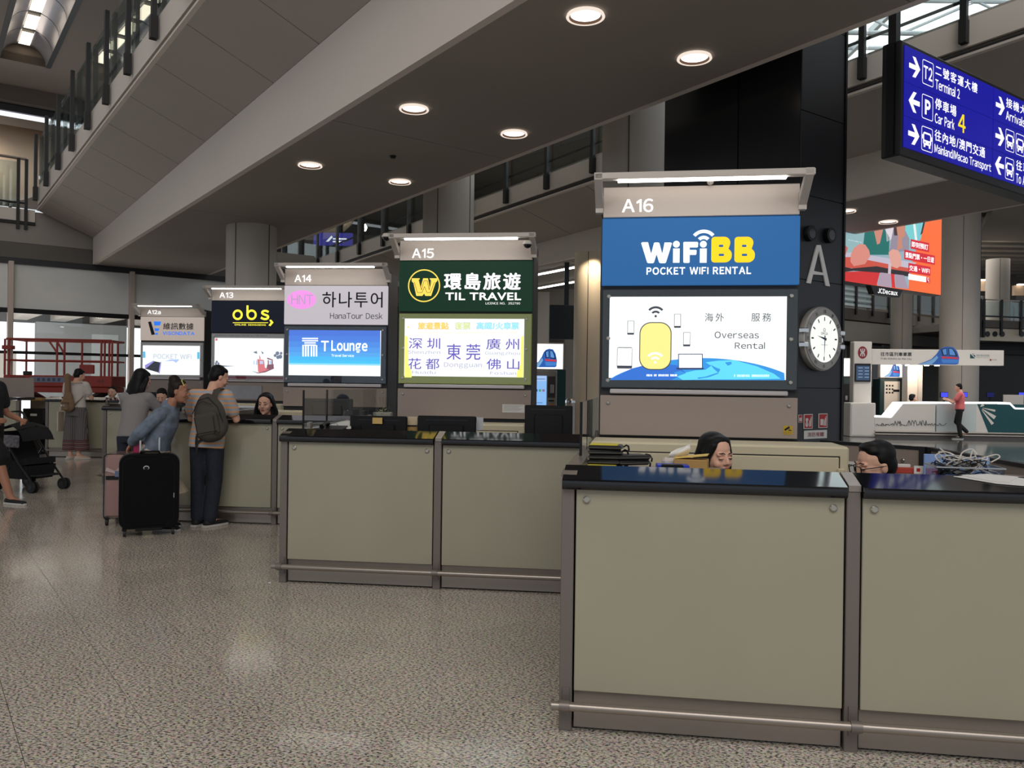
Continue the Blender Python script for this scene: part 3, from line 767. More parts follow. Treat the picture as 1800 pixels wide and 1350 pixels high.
# skylight over the far hall (bright day outside, white steel trusses inside)
sk = thing('window_3', 'bright skylight with white steel trusses over the far hall', None, (13, 24, 12), 0, kind='structure')
M_day = emi('skylight_glass', (.97, .985, 1, 1), 2.2)
for i in range(5):
    for j in range(7):
        x0, y0 = 6.5 + i * 4.0, 13.0 + j * 3.2
        part('pane', MB().box(x0 + .06, x0 + 3.94, y0 + .06, y0 + 3.14, 12.2, 12.26), M_day, sk, world=True)
M_truss = mat('truss_white', rgb(214, 216, 220), .5)
for j in range(8):
    y0 = 13.0 + j * 3.2
    m = MB(); m.cyl((6.5, y0, 11.2), (26.5, y0, 11.2), .07, 8).cyl((6.5, y0, 12.1), (26.5, y0, 12.1), .07, 8)
    for i in range(10): m.cyl((6.5 + 2 * i, y0, 11.2 + .9 * (i % 2)), (8.5 + 2 * i, y0, 12.1 - .9 * (i % 2)), .04, 6)
    part('truss', m, M_truss, sk, world=True, smooth=True)
for i in range(6):
    x0 = 6.5 + i * 4.0; part('purlin', MB().box(x0 - .06, x0 + .06, 13, 35.4, 12.0, 12.3), M_truss, sk, world=True)

# ---------------------------------------------------------------- far side of the hall: mezzanine, round columns, shopfronts
MZ = Face(tuple(at(1530, 600, 36.0))[:2], -tile_rot)
def mz(px, py, y=0): u, z = MZ.L(px, py); return u, z
mez = thing('mezzanine', 'grey concrete mezzanine edge below the advertising screen', None, MZ.W(0, 0, 0), tile_rot, kind='structure')
ztop, zbot = MZ.Z(1530, 546), MZ.Z(1530, 588)
part('slab_edge', MB().box(-4, 16, -.05, .3, zbot + .55, ztop), mat('mezzanine_edge', rgb(112, 106, 100), .8), mez)
part('fascia', MB().box(-4, 16, 0, .3, zbot - .35, zbot + .5), M_column, mez)
part('deck', MB().box(-4, 16, .3, 9, ztop - .3, ztop - .05), M_concrete, mez)
part('back_wall', MB().box(-4, 16, 6, 6.3, ztop, ztop + 3.4), mat('louvre_wall', rgb(150, 152, 152), .6), mez)
M_louv = mat('louvre', rgb(172, 176, 176), .5)
for k in range(11):
    part('louvre', MB().box(-4, 16, 5.8, 6.0, ztop + .3 + k * .28, ztop + .42 + k * .28), M_louv, mez)
part('deck_below', MB().box(-4, 16, 2.2, 2.4, 0, zbot - .35), mat('shop_wall', rgb(128, 122, 114), .7), mez)
mrl = thing('railing', 'glass railing with dark posts along the mezzanine under the advertising screen', 'railing', MZ.W(0, -.1, ztop), tile_rot)
FR[mrl.name] = Matrix.Translation(MZ.W(0, 0, 0)) @ Matrix.Rotation(tile_rot, 4, 'Z'); mrl.location = MZ.W(0, 0, 0)
for k in range(-2, 11):
    part('post', MB().box(k * 1.29 - .05, k * 1.29 + .05, -.14, -.06, ztop - .25, ztop + 1.4), M_post, mrl)
    part('glass_pane', MB().box(k * 1.29 + .06, k * 1.29 + 1.23, -.08, -.07, ztop + .1, ztop + 1.3), M_railglass, mrl)
part('rail', MB().box(-3, 13, -.05, 0, ztop + .22, ztop + .27), M_post, mrl)
part('handrail', MB().box(-3, 13, -.05, 0, ztop + 1.32, ztop + 1.38), M_steel, mrl)
# lower shopfront windows under the mezzanine
for n_, (l_, r_, t_, b_) in enumerate(((1480, 1523, 602, 640), (1533, 1560, 604, 640), (1602, 1622, 606, 680), (1629, 1652, 606, 680))):
    x0, x1 = MZ.X(l_), MZ.X(r_); z1_, z0_ = MZ.Z(l_, t_) - .1, MZ.Z(l_, b_)
    w = thing('window_%d' % (4 + n_), 'dark shopfront opening with pale frame under the far mezzanine', None, MZ.W(0, 0, 0), tile_rot, kind='structure')
    part('pane', MB().box(x0, x1, 2.12, 2.18, z0_, z1_), M_blackgloss, w)
    part('frame', MB().box(x0 - .1, x1 + .1, 2.06, 2.19, z1_, z1_ + .14).box(x0 - .1, x0, 2.06, 2.19, z0_, z1_).box(x1, x1 + .1, 2.06, 2.19, z0_, z1_), M_white, w)
p = at(1686, 600, 30.5); column('large round column behind the train ticket counter', p.x, p.y, .66, 8.2)
p = at(1584, 600, 33.5); column('shaded round column below the advertising screen, left of the large one', p.x, p.y, .40, 8.2)
# right-hand mezzanine (curving towards the viewer) with porthole band and dark shop below
RZ_ = Face(tuple(at(1718, 600, 34.0))[:2], math.radians(-14))
rm = thing('mezzanine', 'cream mezzanine band with round portholes above the dark shopfront', None, RZ_.W(0, 0, 0), math.radians(14), kind='structure')
zt2, zm2, zb2 = RZ_.Z(1722, 562), RZ_.Z(1722, 576), RZ_.Z(1722, 598)
part('slab_edge', MB().box(-.5, 14, -.05, .4, zm2 + .02, zt2), mat('mezzanine_edge', rgb(112, 106, 100), .8), rm)
part('cream_band', MB().box(-.5, 14, .1, .5, zb2, zm2), mat('cream_band', rgb(236, 222, 198), .6), rm)
part('deck', MB().box(-.5, 14, .4, 14, zt2 - .4, zt2 - .1), M_concrete, rm)
for cx in (1738.5, 1751.5, 1764.5, 1799):
    u, z = RZ_.L(cx, 587); m = MB(); m.sweep([(u, .1, z), (u, .06, z)], [.10, .115], seg=18); part('porthole', m, M_dark, rm)
part('dark_shopfront', MB().box(-.5, 14, 1.2, 1.5, 0, zb2), mat('dark_shop', rgb(34, 32, 32), .5), rm)
part('shop_lintel', MB().box(-.5, 14, 1.0, 1.2, zb2 - .5, zb2 + .0), M_black, rm)
rr = thing('railing', 'railing with dark posts on the cream mezzanine, far right', 'railing', RZ_.W(0, 0, 0), math.radians(14))
for px in (1719, 1725, 1756, 1790): x = RZ_.X(px); part('post', MB().box(x - .05, x + .05, -.12, -.05, zt2 - .6 if px > 1730 else zm2 - .4, RZ_.Z(1756, 527)), M_post, rr)
part('handrail', MB().box(-.3, 13, -.1, -.04, RZ_.Z(1756, 527) - .05, RZ_.Z(1756, 527)), M_steel, rr)
part('rail', MB().box(-.3, 13, -.1, -.06, zt2 + .12, zt2 + .18), M_post, rr)
part('glass_pane', MB().box(-.3, 13, -.06, -.045, zt2 + .1, RZ_.Z(1756, 527) - .1), M_railglass, rr)
for k in range(14):
    x = 1.0 + k * .32; m = MB().box(x - .02, x + .02, 3.0, 3.04, zt2 - .1, zt2 + 1.0); part('baluster', m, M_steel, rr)
p = at(1753, 560, 38.0); column('round column standing on the cream mezzanine', p.x, p.y, .49, 7.5, z0=zt2 - .1, base=False)
part('back_wall', MB().box(-.5, 14, 12, 12.3, zt2 - .1, zt2 + 4), mat('mezz_back', rgb(98, 90, 84), .8), rm)
M_warm = emi('warm_lamp', (1, .87, .72, 1), 3.0)
for l_, r_, y_ in ((1717, 1735, 497), (1783, 1800, 505)):
    a = at(l_, y_, 43); b_ = at(r_, y_, 43)
    t = thing('wall_washer', 'warm lit wall panel beside the mezzanine column, %s' % ('at its left' if l_ < 1730 else 'at its right'), 'light', (a + b_) / 2, 0, 'warm wall lights behind the mezzanine column')
    m = MB().box(a.x, b_.x, 43, 43.2, a.z - .42, a.z + .1); part('panel', m, mat('warm_panel', rgb(214, 186, 158), .7), t, world=True)
    m = MB().box(a.x + .1, b_.x - .1, 42.8, 42.98, a.z + .1, a.z + .16); part('tube', m, M_warm, t, world=True)
# slatted ceiling upper right
sl = thing('ceiling', 'slatted grey ceiling bay above the far mezzanine', None, (18, 34, 8.6), 0, kind='structure')
part('backing', MB().box(8, 34, 24, 62, 8.75, 8.9), mat('slat_backing', rgb(78, 74, 70), .8), sl, world=True)
M_slat = mat('ceiling_slat', rgb(150, 144, 138), .7)
for k in range(26):
    y0 = 26 + k * 1.35 + (.9 if k > 6 else 0)
    part('slat', MB().box(8, 34, y0, y0 + .62, 8.35, 8.74), M_slat, sl, world=True)
part('smooth_bay', MB().add([(14.6, 24, 8.0), (34, 24, 8.0), (34, 36, 8.0), (20, 36, 8.0), (14.6, 24, 8.3), (34, 24, 8.3), (34, 36, 8.3), (20, 36, 8.3)], [(3, 2, 1, 0), (4, 5, 6, 7), (0, 1, 5, 4), (1, 2, 6, 5), (2, 3, 7, 6), (3, 0, 4, 7)]), M_concrete, sl, world=True)
# end walls that close the hall where the lens can glance
wb = thing('wall_back', 'dim far wall of the hall', None, (0, 58, 0), 0, kind='structure')
part('panel', MB().box(-40, 45, 58, 58.3, 0, 12), mat('far_wall', rgb(92, 86, 80), .8), wb, world=True)
# dim concourse structure between the two bridges
wc = thing('wall_middle', 'grey concourse wall behind the travel desks', None, at(980, 600, 24), 0, kind='structure')
a, b_ = at(905, 600, 24), at(1075, 600, 24)
part('bulkhead', MB().box(a.x - 4, b_.x + 1, 23.4, 24.4, at(980, 537, 23.4).z, 4.2), mat('bulkhead', rgb(120, 114, 108), .8), wc, world=True)
part('recess', MB().box(a.x - 4, b_.x + 1, 24.8, 25, 0, 4.2), mat('recess_grey', rgb(86, 84, 82), .8), wc, world=True)
part('pier', MB().box(at(942, 600, 23.6).x, at(964, 600, 23.6).x, 23.3, 24.6, 0, 4.1), M_column, wc, world=True)
part('pier', MB().box(at(992, 600, 23).x, at(1012, 600, 23).x, 22.8, 23.2, 0, at(1000, 595, 23).z), mat('grey_pier', rgb(110, 108, 104), .7), wc, world=True)
for px, z0_ in ((650, 3.2), (540, 3.2)):
    pass
part('upper_roof', MB().box(-45, 6.5, -12, 58, 11.8, 12.1), M_roof, roof, world=True)
# ---------------------------------------------------------------- service counters
M_bolt = mat('bolt_steel', rgb(186, 182, 174), .3, metal=.85)
def bolt(mb, x, z, y=0, r=.016):
    mb.sweep([(x, y, z), (x, y - .008, z), (x, y - .012, z)], [r, r, r * .7], seg=14)
    return mb
def counter(O, th, mods, label, rail=True, depth=.56, side_len=2.0, left_wall=True, depths=None):
    """mods: list of module edges (x), e.g. [0, 1.165, 2.33]; O is the front left corner on the floor"""
    t = thing('service_counter', label, 'counter', O, -th, 'frosted glass service counters')
    H_, pw = 1.12, .055
    for i, x in enumerate(mods):
        part('post', MB().rbox(x, x + pw, -.004, .07, 0, 1.074, .003), M_steeldark, t)
    for i, (a, b_) in enumerate(zip(mods[:-1], mods[1:])):
        x0, x1 = a + pw + .008, b_ - .008
        depth = depths[i] if depths else depth
        g = part('glass_panel', MB().rbox(x0, x1, 0, .016, .175, H_ - .05, .003), M_frost, t)
        for bx in (x0 + .045, x1 - .045):
            for bz in (H_ - .115,): part('bolt', bolt(MB(), bx, bz), M_bolt, g, smooth=True)
        part('kick_plate', MB().box(x0, x1, .02, .035, .012, .17), M_steel, t)
        # sloping granite ledge with a rounded nose, and the flat shelf behind it
        xa, xb = a + (pw if i else 0) + .004, b_ - .004; D_ = .14
        pf = [(-.030, 1.050), (-.040, 1.060), (-.043, 1.076), (-.040, 1.088), (-.032, 1.095), (D_, 1.140), (D_, 1.062), (.02, 1.050)]
        m = MB(); n_ = len(pf); m.add([(xa, y, z) for y, z in pf] + [(xb, y, z) for y, z in pf], [tuple(range(n_)), tuple(reversed(range(n_, 2 * n_)))] + [((k + 1) % n_, k, k + n_, (k + 1) % n_ + n_) for k in range(n_)])
        part('worktop', m, M_granite_top, t, smooth=True, angle=25)
        part('rear_shelf', MB().rbox(xa, xb, D_ + .002, depth, 1.06, 1.10, .004), M_granite_top, t)
        part('cabinet_body', MB().box(x0, x1, .04, depth - .06, .01, H_ - .045), M_dark, t)
        part('desk', MB().box(x0, x1, depth - .05, depth + .50, .70, .74), M_taupe, t)
    for x in mods[1:-1]:
        m = MB(); m.add([(x + u, y, z + dz) for u in (.006, pw) for y, z in ((-.006, 1.100), (.14, 1.1405), (.15, 1.1405), (.15, 1.07)) for dz in (0,)] + [(x + u, -.006, 1.075) for u in (.006, pw)], [(0, 1, 5, 4), (1, 2, 6, 5), (2, 3, 7, 6), (8, 0, 4, 9), (0, 8, 3, 2, 1), (4, 5, 6, 7, 9), (8, 9, 7, 3)]); part('divider_cap', m, M_steel, t)
    x = mods[0]
    if left_wall:
        part('side_wall', MB().box(x, x + .055, .07, side_len, 0, H_ - .03), M_steeldark, t)
        part('side_cap', MB().add([(x + u, y, z) for u in (-.004, .062) for y, z in ((-.006, 1.075), (-.006, 1.10), (.06, 1.122), (side_len, 1.122), (side_len, 1.075))], [(4, 3, 2, 1, 0), (5, 6, 7, 8, 9), (0, 1, 6, 5), (1, 2, 7, 6), (2, 3, 8, 7), (3, 4, 9, 8), (4, 0, 5, 9)]), M_steel, t)
    if rail:
        m = MB().cyl((mods[0] - .025, -.075, .134), (mods[-1] + .06, -.075, .134), .019, 14); part('foot_rail', m, M_steel, t, smooth=True)
        for x in mods:
            m = MB(); m.box(x + .016, x + .044, -.08, 0, .107, .119).sweep([(x + .008, -.075, .134), (x + .052, -.075, .134)], .024, seg=14).box(x + .016, x + .044, -.012, 0, .07, .19)
            part('bracket', m, M_steeldark, t, smooth=True)
    return t
def screen(O, th, x, t0, tj, t1, z0, z1, label):
    """glass side screen standing on the counter's side wall"""
    s = thing('glass_screen', label, 'glass screen', O, -th, 'glass side screens on the counters')
    for a, b_ in ((t0, tj), (tj + .008, t1)):
        part('pane', MB().box(x + .022, x + .032, a, b_, z0 + .004, z1), M_glass, s)
    for a in (t0, tj): part('edge_seal', MB().box(x + .02, x + .034, a - .005, a + .004, z0 + .004, z1), M_black, s)
    for a in (t0 + .12, t1 - .25): part('clip', MB().rbox(x + .012, x + .042, a, a + .05, z0 - .01, z0 + .05, .004), M_steel, s)
    return s
TH16, TH15, TH14, TH13, TH12 = [math.radians(a) for a in (8.6, 7.0, 5.6, 5.0, 3.0)]
O16, O15, O14, O13, O12 = (.223, 3.604, 0), (-1.718, 6.181, 0), (-3.655, 8.76, 0), (-5.84, 11.85, 0), (-8.85, 15.75, 0)
MODS = [0, 1.168, 2.336]
counter(O16, TH16, [0, 1.18, 2.40], 'nearest frosted glass counter with steel posts, in front of the blue wireless rental booth', side_len=2.9, depths=(.50, .335))
counter(O15, TH15, MODS, 'second frosted glass counter, in front of the green travel booth', side_len=2.7)
counter(O14, TH14, MODS, 'frosted glass counter where the man in the striped shirt stands', side_len=2.4)
counter(O13, TH13, MODS, 'frosted glass counter where the long-haired woman in grey stands', side_len=2.2)
counter(O12, TH12, [0, 1.168, 2.336], 'farthest frosted glass counter, where the woman with the instrument bag stands', side_len=1.4)
screen(O16, TH16, 0, .79, 1.25, 2.65, 1.122, 1.41, 'glass side screen on the left edge of the nearest counter')
screen(O15, TH15, 0, .38, .92, 2.4, 1.122, 1.43, 'glass side screen with two black edges on the left of the green booth counter')

# ---------------------------------------------------------------- booth towers
def tower(key, F, d, label, num, numrect, brand_m, frame_m, cab=None, side_m=None):
    """F: Face of the tower front; d: dict of pixel measures"""
    t = thing('booth_tower', label, 'booth tower', F.O, -F.th, 'lit booth towers behind the counters')
    W = d['W']; zt, zn, zb, zl0, zl1 = d['zt'], d['zn'], d['zb'], d['zl0'], d['zl1']
    part('casing', MB().box(-.012, W + .012, .03, .5, 0, zt - .02), M_dark, t)
    part('number_panel', MB().rbox(0, W, -.012, .03, zn + .004, zt, .003), M_beige, t)
    x0, x1, z0, z1 = numrect
    npart = t.children[-1] if False else None
    lt = part('number_lettering', MB().text(num, x0, x1, z0, z1, -.0145, .012), M_text, t, label='white lit lettering ' + num)
    bs = part('brand_sign', MB().rbox(-.004, W + .004, -.014, .03, zb + .004, zn - .004, .003), brand_m, t)
    sf = part('light_box', MB().box(0, W, -.004, .03, zl0, zl1), frame_m, t)
    sx0, sx1, sz0, sz1 = d['scr']
    part('poster', MB().box(sx0, sx1, -.009, -.005, sz0, sz1), d['pm'], sf)
    cv = part('cover_glass', MB().box(.006, W - .006, -.024, -.020, zl0 + .006, zl1 - .006), M_glass, sf)
    bm = MB()
    for bx in (.045, W - .045):
        for bz in (zl1 - .05, (zl0 + zl1) / 2, zl0 + .05):
            part('bolt', bolt(MB(), bx, bz, -.024, .013), M_bolt, sf, smooth=True)
    part('lower_ledge', MB().rbox(.06, W - .06, -.03, .03, d['zt0'] + .012, zl0 - .006, .006), mat('ledge_steel', rgb(196, 190, 190), .35, metal=.4), t)
    tp = part('taupe_panel', MB().rbox(-.004, W + .004, -.012, .03, d['zt1'], d['zt0'], .003), M_taupe, t)
    for bx in (.05, W - .05): part('bolt', bolt(MB(), bx, d['zt0'] - .05, -.012, .012), M_bolt, tp, smooth=True)
    # lamp bar on two arms
    br, bz0 = d['reach'], d['zbar']
    m = MB(); m.rbox(-.05, W + .05, -br - .03, -br + .03, bz0 - .022, bz0 + .022, .006)
    lb = part('lamp_bar', m, M_white, t)
    for xa in (-.05, W - .01):
        m = MB(); m.prism([(xa, zt - .17), (xa + .05, zt - .17), (xa + .05, zt - .06), (xa, zt - .06)], -.03, .03)
        vs = [(xa, -br - .03, bz0 - .022), (xa + .05, -br - .03, bz0 - .022), (xa + .05, -br - .03, bz0 + .022), (xa, -br - .03, bz0 + .022), (xa, .0, zt - .16), (xa + .05, .0, zt - .16), (xa + .05, .0, zt - .09), (xa, .0, zt - .09)]
        m.add(vs, [(0, 1, 2, 3), (5, 4, 7, 6), (1, 0, 4, 5), (2, 1, 5, 6), (3, 2, 6, 7), (0, 3, 7, 4)])
        part('arm', m, M_white, t)
    part('tube_lamp', MB().box(.10, W - .12, -br - .020, -br + .020, bz0 - .036, bz0 - .021), M_tube, lb)
    return t, bs, sf
def fit(F, l, r, py=660): return F.X(l, py), F.X(r, py)
def make(px_l, px_r, Y, th, rows, scr, pm, key, label, num, nrect, brand_m, frame_m, reach=.22):
    p = at(px_l, 600, Y); F = Face((p.x, p.y), th); cx = (px_l + px_r) / 2
    Z = lambda y: F.Z(cx, y)
    W = F.X(px_r, 600)
    d = dict(W=W, zbar=EYE + (Z(rows[0]) - EYE) * (1 - (reach + .0) / Y), zt=Z(rows[1]), zn=Z(rows[2]), zb=Z(rows[3]), zl1=Z(rows[4]), zl0=Z(rows[5]), zt0=Z(rows[6]), zt1=Z(rows[7]), pm=pm, reach=reach)
    x0, z1 = F.L(scr[0], scr[1]); x1, z0 = F.L(scr[2], scr[3]); d['scr'] = (x0, x1, z0, z1)
    nx0, nz1 = F.L(nrect[0], nrect[1]); nx1, nz0 = F.L(nrect[2], nrect[3])
    t, bs, sf = tower(key, F, d, label, num, (nx0, nx1, nz0, nz1), brand_m, frame_m)
    return F, t, bs, sf
def txt(F, s, l, t, r, b_, mt, parent, y=-.0165, bold=0.0, space=1.0, name='lettering', shear=0.0, th_=0):
    x0, z1 = F.L(l, t); x1, z0 = F.L(r, b_)
    return part(name, MB().text(s, x0, x1, z0, z1, y, bold, space, shear), mt, parent)
def poly(F, pts, mt, parent, y=-.016, name='print'): return part(name, MB().flat(F.Q(pts), y), mt, parent)
def multi(F, polys, mt, parent, y=-.016, name='print'):
    m = MB()
    for p in polys: m.flat(F.Q(p), y)
    return part(name, m, mt, parent)

def rrect(x0, x1, z0, z1, r, n=8):
    o = []
    for cx_, cz_, a0 in ((x1 - r, z1 - r, 0), (x0 + r, z1 - r, 90), (x0 + r, z0 + r, 180), (x1 - r, z0 + r, 270)):
        for k in range(n + 1):
            a = math.radians(a0 + 90 * k / n); o.append((cx_ + r * math.cos(a), cz_ + r * math.sin(a)))
    return o
# --- A16: blue sign, white lit poster
M_blue = emi('sign_blue', rgb(44, 98, 154), .95)
M_yellow = emi('sign_yellow', rgb(255, 206, 32), 1.1)
F16, t16, b16, s16 = make(1057.5, 1402, 5.55, TH16, (307, 327, 381.5, 502, 508, 684, 697, 768), (1072, 522, 1381, 668), M_lit, 'a16',
    'booth tower with blue wireless rental sign, numbered A16', 'A16', (1093.5, 351, 1148, 373.5), M_blue, M_blackgloss)
poly(F16, [(1127, 428), (1129, 426.5), (1139, 426.5), (1144.5, 447), (1149.5, 428), (1151, 427), (1157.5, 427), (1159, 428), (1164, 447), (1168, 427), (1179, 427), (1181, 428.5), (1170.5, 462), (1168.5, 463.3), (1160.5, 463.3), (1158.5, 462), (1154, 447.5), (1149.5, 462), (1147.5, 463.3), (1139.5, 463.3), (1137.5, 462)], M_text, b16, -.0165, 'lettering')
multi(F16, [[(1201, 427), (1202.5, 426), (1225.5, 426), (1227, 427.5), (1226.5, 434.5), (1225, 435.8), (1212, 435.8), (1212, 440), (1223, 440), (1224.2, 441), (1223.8, 447.5), (1222.5, 448.8), (1212, 448.8), (1212, 461.5), (1210.5, 462.8), (1202.5, 462.8), (1201, 461.5)]], M_text, b16, -.0165, 'lettering')
for l, r, dx in ((1183, 1194.5, 1188.7), (1230, 1242, 1236)):
    m = MB(); x0, x1 = F16.X(l, 440), F16.X(r, 440); m.rect(x0, x1, F16.Z(dx, 462.5), F16.Z(dx, 437.5), -.0165)
    cx, cz2 = F16.L(dx, 430); m.disc(cx, cz2, F16.X(dx + 6, 430) - cx, -.0165)
    part('lettering', m, M_text, b16)
for l, r in ((1250, 1286), (1290.5, 1326.5)):
    x0, x1 = F16.X(l, 440), F16.X(r, 440); zc0, zc1 = F16.Z((l + r) / 2, 462), F16.Z((l + r) / 2, 417)
    u_ = (x1 - x0) / 36; hB = zc1 - zc0
    def _lobe(xr, za, zb2, r): return [(xr - r + r * math.cos(math.radians(t)), (zb2 - r if t < 0 else za + r) * 0 + ((za - r) if t >= 0 else (zb2 + r)) + r * math.sin(math.radians(t))) for t in range(90, -91, -15)]
    zm_ = zc0 + hB * .54
    m = MB().flat([(x0 + 5 * u_, zc1)] + _lobe(x1 - 3 * u_, zc1, zm_ - .01 * hB, hB * .23) + _lobe(x1, zm_ + .02 * hB, zc0, hB * .26) + [(x0 + 5 * u_, zc0), (x0 + 1.5 * u_, zc0 + 1.5 * u_), (x0, zc0 + 5 * u_), (x0, zc1 - 5 * u_), (x0 + 1.5 * u_, zc1 - 1.5 * u_)], -.0165)
    part('lettering', m, M_yellow, b16)
    m = MB(); m.flat(rrect(x0 + 13 * u_, x0 + 21 * u_, zc0 + hB * .60, zc0 + hB * .69, hB * .035, 3), -.017).flat(rrect(x0 + 13 * u_, x0 + 22.5 * u_, zc0 + hB * .25, zc0 + hB * .34, hB * .035, 3), -.017); part('letter_counter', m, M_blue, b16)
cx, cz2 = F16.L(1236.5, 424); u = F16.X(1237.5, 424) - cx
m = MB(); m.arc(cx, cz2 - 4 * u, u * 14, u * 19.5, 48, 132, -.0165).arc(cx, cz2 - 5 * u, u * 24 - 3 * u, u * 27 + .2 * u, 45, 135, -.0165)
m2 = MB(); m2.arc(cx, cz2 - 4.5 * u, u * 7.5, u * 13.5, 42, 138, -.0165).arc(cx, cz2 - 4.5 * u, u * 18.5, u * 24.5, 40, 140, -.0165)
part('wireless_arcs', m2, M_text, b16)
txt(F16, 'POCKET WIFI RENTAL', 1136.5, 470.5, 1319.5, 482.5, M_text, b16, bold=.03, space=1.12)
# its poster: globe, devices, plain yellow router, wireless arcs, words
M_pink = mat('print_dark', rgb(60, 60, 74), .6)
def em2(n, r, g, b_, s=1.0): return emi(n, rgb(r, g, b_), s)
E_dark = em2('poster_dark', 62, 62, 76, .8); E_white = em2('poster_white', 255, 255, 255, 1.5)
E_sea = em2('poster_sea', 40, 150, 232, 1.0); E_land = em2('poster_land', 96, 218, 246, 1.05); E_deep = em2('poster_deep', 36, 110, 214, 1.0)
E_pale = em2('poster_pale', 226, 252, 250, 1.2); E_yel = em2('poster_yellow', 255, 238, 140, 1.05); E_navy = em2('poster_navy', 30, 44, 100, .8)
M_out = em2('poster_outline', 66, 64, 62, .8)
def ptop(x):  # globe edge
    return 668 - 38.5 * max(0.0, 1 - ((x - 1235) / 164.0) ** 2) ** .8
gl = [(1072, 668)] + [(x, ptop(x)) for x in range(1074, 1380, 8)] + [(1379, 668.5)]
poly(F16, gl, E_sea, s16, -.0098)
poly(F16, [(1073, 666.5), (1075, 667.8), (1180, 668), (1205, 655), (1190, 642), (1150, 638), (1110, 648)], E_deep, s16, -.0101)
multi(F16, [[(1190, 662), (1205, 655), (1222, 651), (1240, 650), (1250, 643), (1240, 637), (1262, 634), (1290, 633), (1330, 644), (1360, 657), (1372, 666), (1300, 667), (1240, 667), (1200, 668)]], E_land, s16, -.0102)
multi(F16, [[(1225, 664), (1240, 662), (1252, 658), (1262, 655), (1254, 648), (1249, 641), (1258, 646), (1266, 649), (1262, 657), (1246, 663), (1228, 666)], [(1274, 637), (1285, 636), (1286, 640), (1279, 643)], [(1184, 655), (1196, 652), (1206, 656), (1192, 661)]], E_sea, s16, -.0105)
# plain router
rx0, rz1 = F16.L(1126, 568); rx1, rz0 = F16.L(1178, 649)
part('router_print', MB().flat(rrect(rx0 - .006, rx1 + .006, rz0 - .006, rz1 + .006, .075), -.0108), M_out, s16)
part('router_print', MB().flat(rrect(rx0, rx1, rz0, rz1, .07), -.0112), E_yel, s16)
def wifi(F, px, py, s_, mt, parent, y):
    cx, cz2 = F.L(px, py); u = F.X(px + 1, py) - cx; m = MB()
    m.disc(cx, cz2, 1.9 * u * s_, y, 14)
    m.arc(cx, cz2, 5.6 * u * s_, 8.8 * u * s_, 42, 138, y, 12).arc(cx, cz2, 12.4 * u * s_, 15.8 * u * s_, 42, 138, y, 16)
    return part('wireless_arcs', m, mt, parent)
wifi(F16, 1152.5, 556, 1.12, E_dark, s16, -.0112)
wifi(F16, 1151.5, 637, 1.15, E_white, s16, -.0116)
def device(F, l, t, r, b_, par, home=True, y=-.0108):
    x0, z1 = F.L(l, t); x1, z0 = F.L(r, b_); h = z1 - z0; w = x1 - x0
    m = MB(); m.flat(rrect(x0, x1, z0, z1, w * .08, 3), y); part('device_print', m, E_dark, par)
    m = MB(); m.rect(x0 + .0032, x1 - .0032, z0 + h * .14, z1 - h * .035, y - .0003); part('device_print', m, E_white, par)
device(F16, 1103, 564, 1114.5, 588.5, s16); device(F16, 1185, 552, 1196.5, 576.5, s16); device(F16, 1201, 584, 1213, 609, s16)
device(F16, 1085, 610.5, 1111, 648, s16)
multi(F16, [[(1192, 622), (1235, 622), (1235, 648), (1192, 648)], [(1187.5, 647), (1238, 647), (1236, 649.5), (1190, 649.5)]], E_navy, s16, -.0108)
poly(F16, [(1193.5, 623.5), (1233.5, 623.5), (1233.5, 646.5), (1193.5, 646.5)], E_white, s16, -.0112)
txt(F16, '海外', 1239, 550.5, 1272, 565.5, E_dark, s16, -.0108, 0, 1.2)
txt(F16, 'WiFi', 1276, 552, 1317, 564, E_pale, s16, -.0108, 0, 1.2)
txt(F16, '服務', 1320.5, 550.5, 1355, 565.5, E_dark, s16, -.0108, 0, 1.2)
txt(F16, 'Overseas', 1256, 583, 1333.5, 595, E_dark, s16, -.0108, .004, 1.08)
txt(F16, 'WiFi', 1250.5, 602.5, 1284, 613.5, E_pale, s16, -.0108, 0, 1.2)
txt(F16, 'Rental', 1291.5, 601.5, 1344, 613.5, E_dark, s16, -.0108, .004, 1.08)
def dashes(F, l, r, t, b_, mt, parent, y, n, seed):
    rr_ = random.Random(seed); m = MB(); w = (r - l) / n
    for k in range(n):
        if rr_.random() < .14: continue
        m.flat(F.Q([(l + k * w, t), (l + k * w + w * rr_.uniform(.5, .85), t), (l + k * w + w * rr_.uniform(.5, .85), b_), (l + k * w, b_)]), y)
    return part('small_print', m, mt, parent)
dashes(F16, 1134, 1191, 658, 661.5, E_white, s16, -.0112, 22, 1); dashes(F16, 1290, 1352, 658.5, 662.5, E_pale, s16, -.0112, 24, 2)
cc = MB(); cx, cz2 = F16.L(1248, 319)
cc.sweep([(cx, -.03, cz2 + .03), (cx, -.03, cz2 - .0)], .02, seg=12).ell((cx, -.03, cz2 - .01), (.022, .022, .022), 12, 8)
part('lamp_clip', cc, M_white, t16, smooth=True)

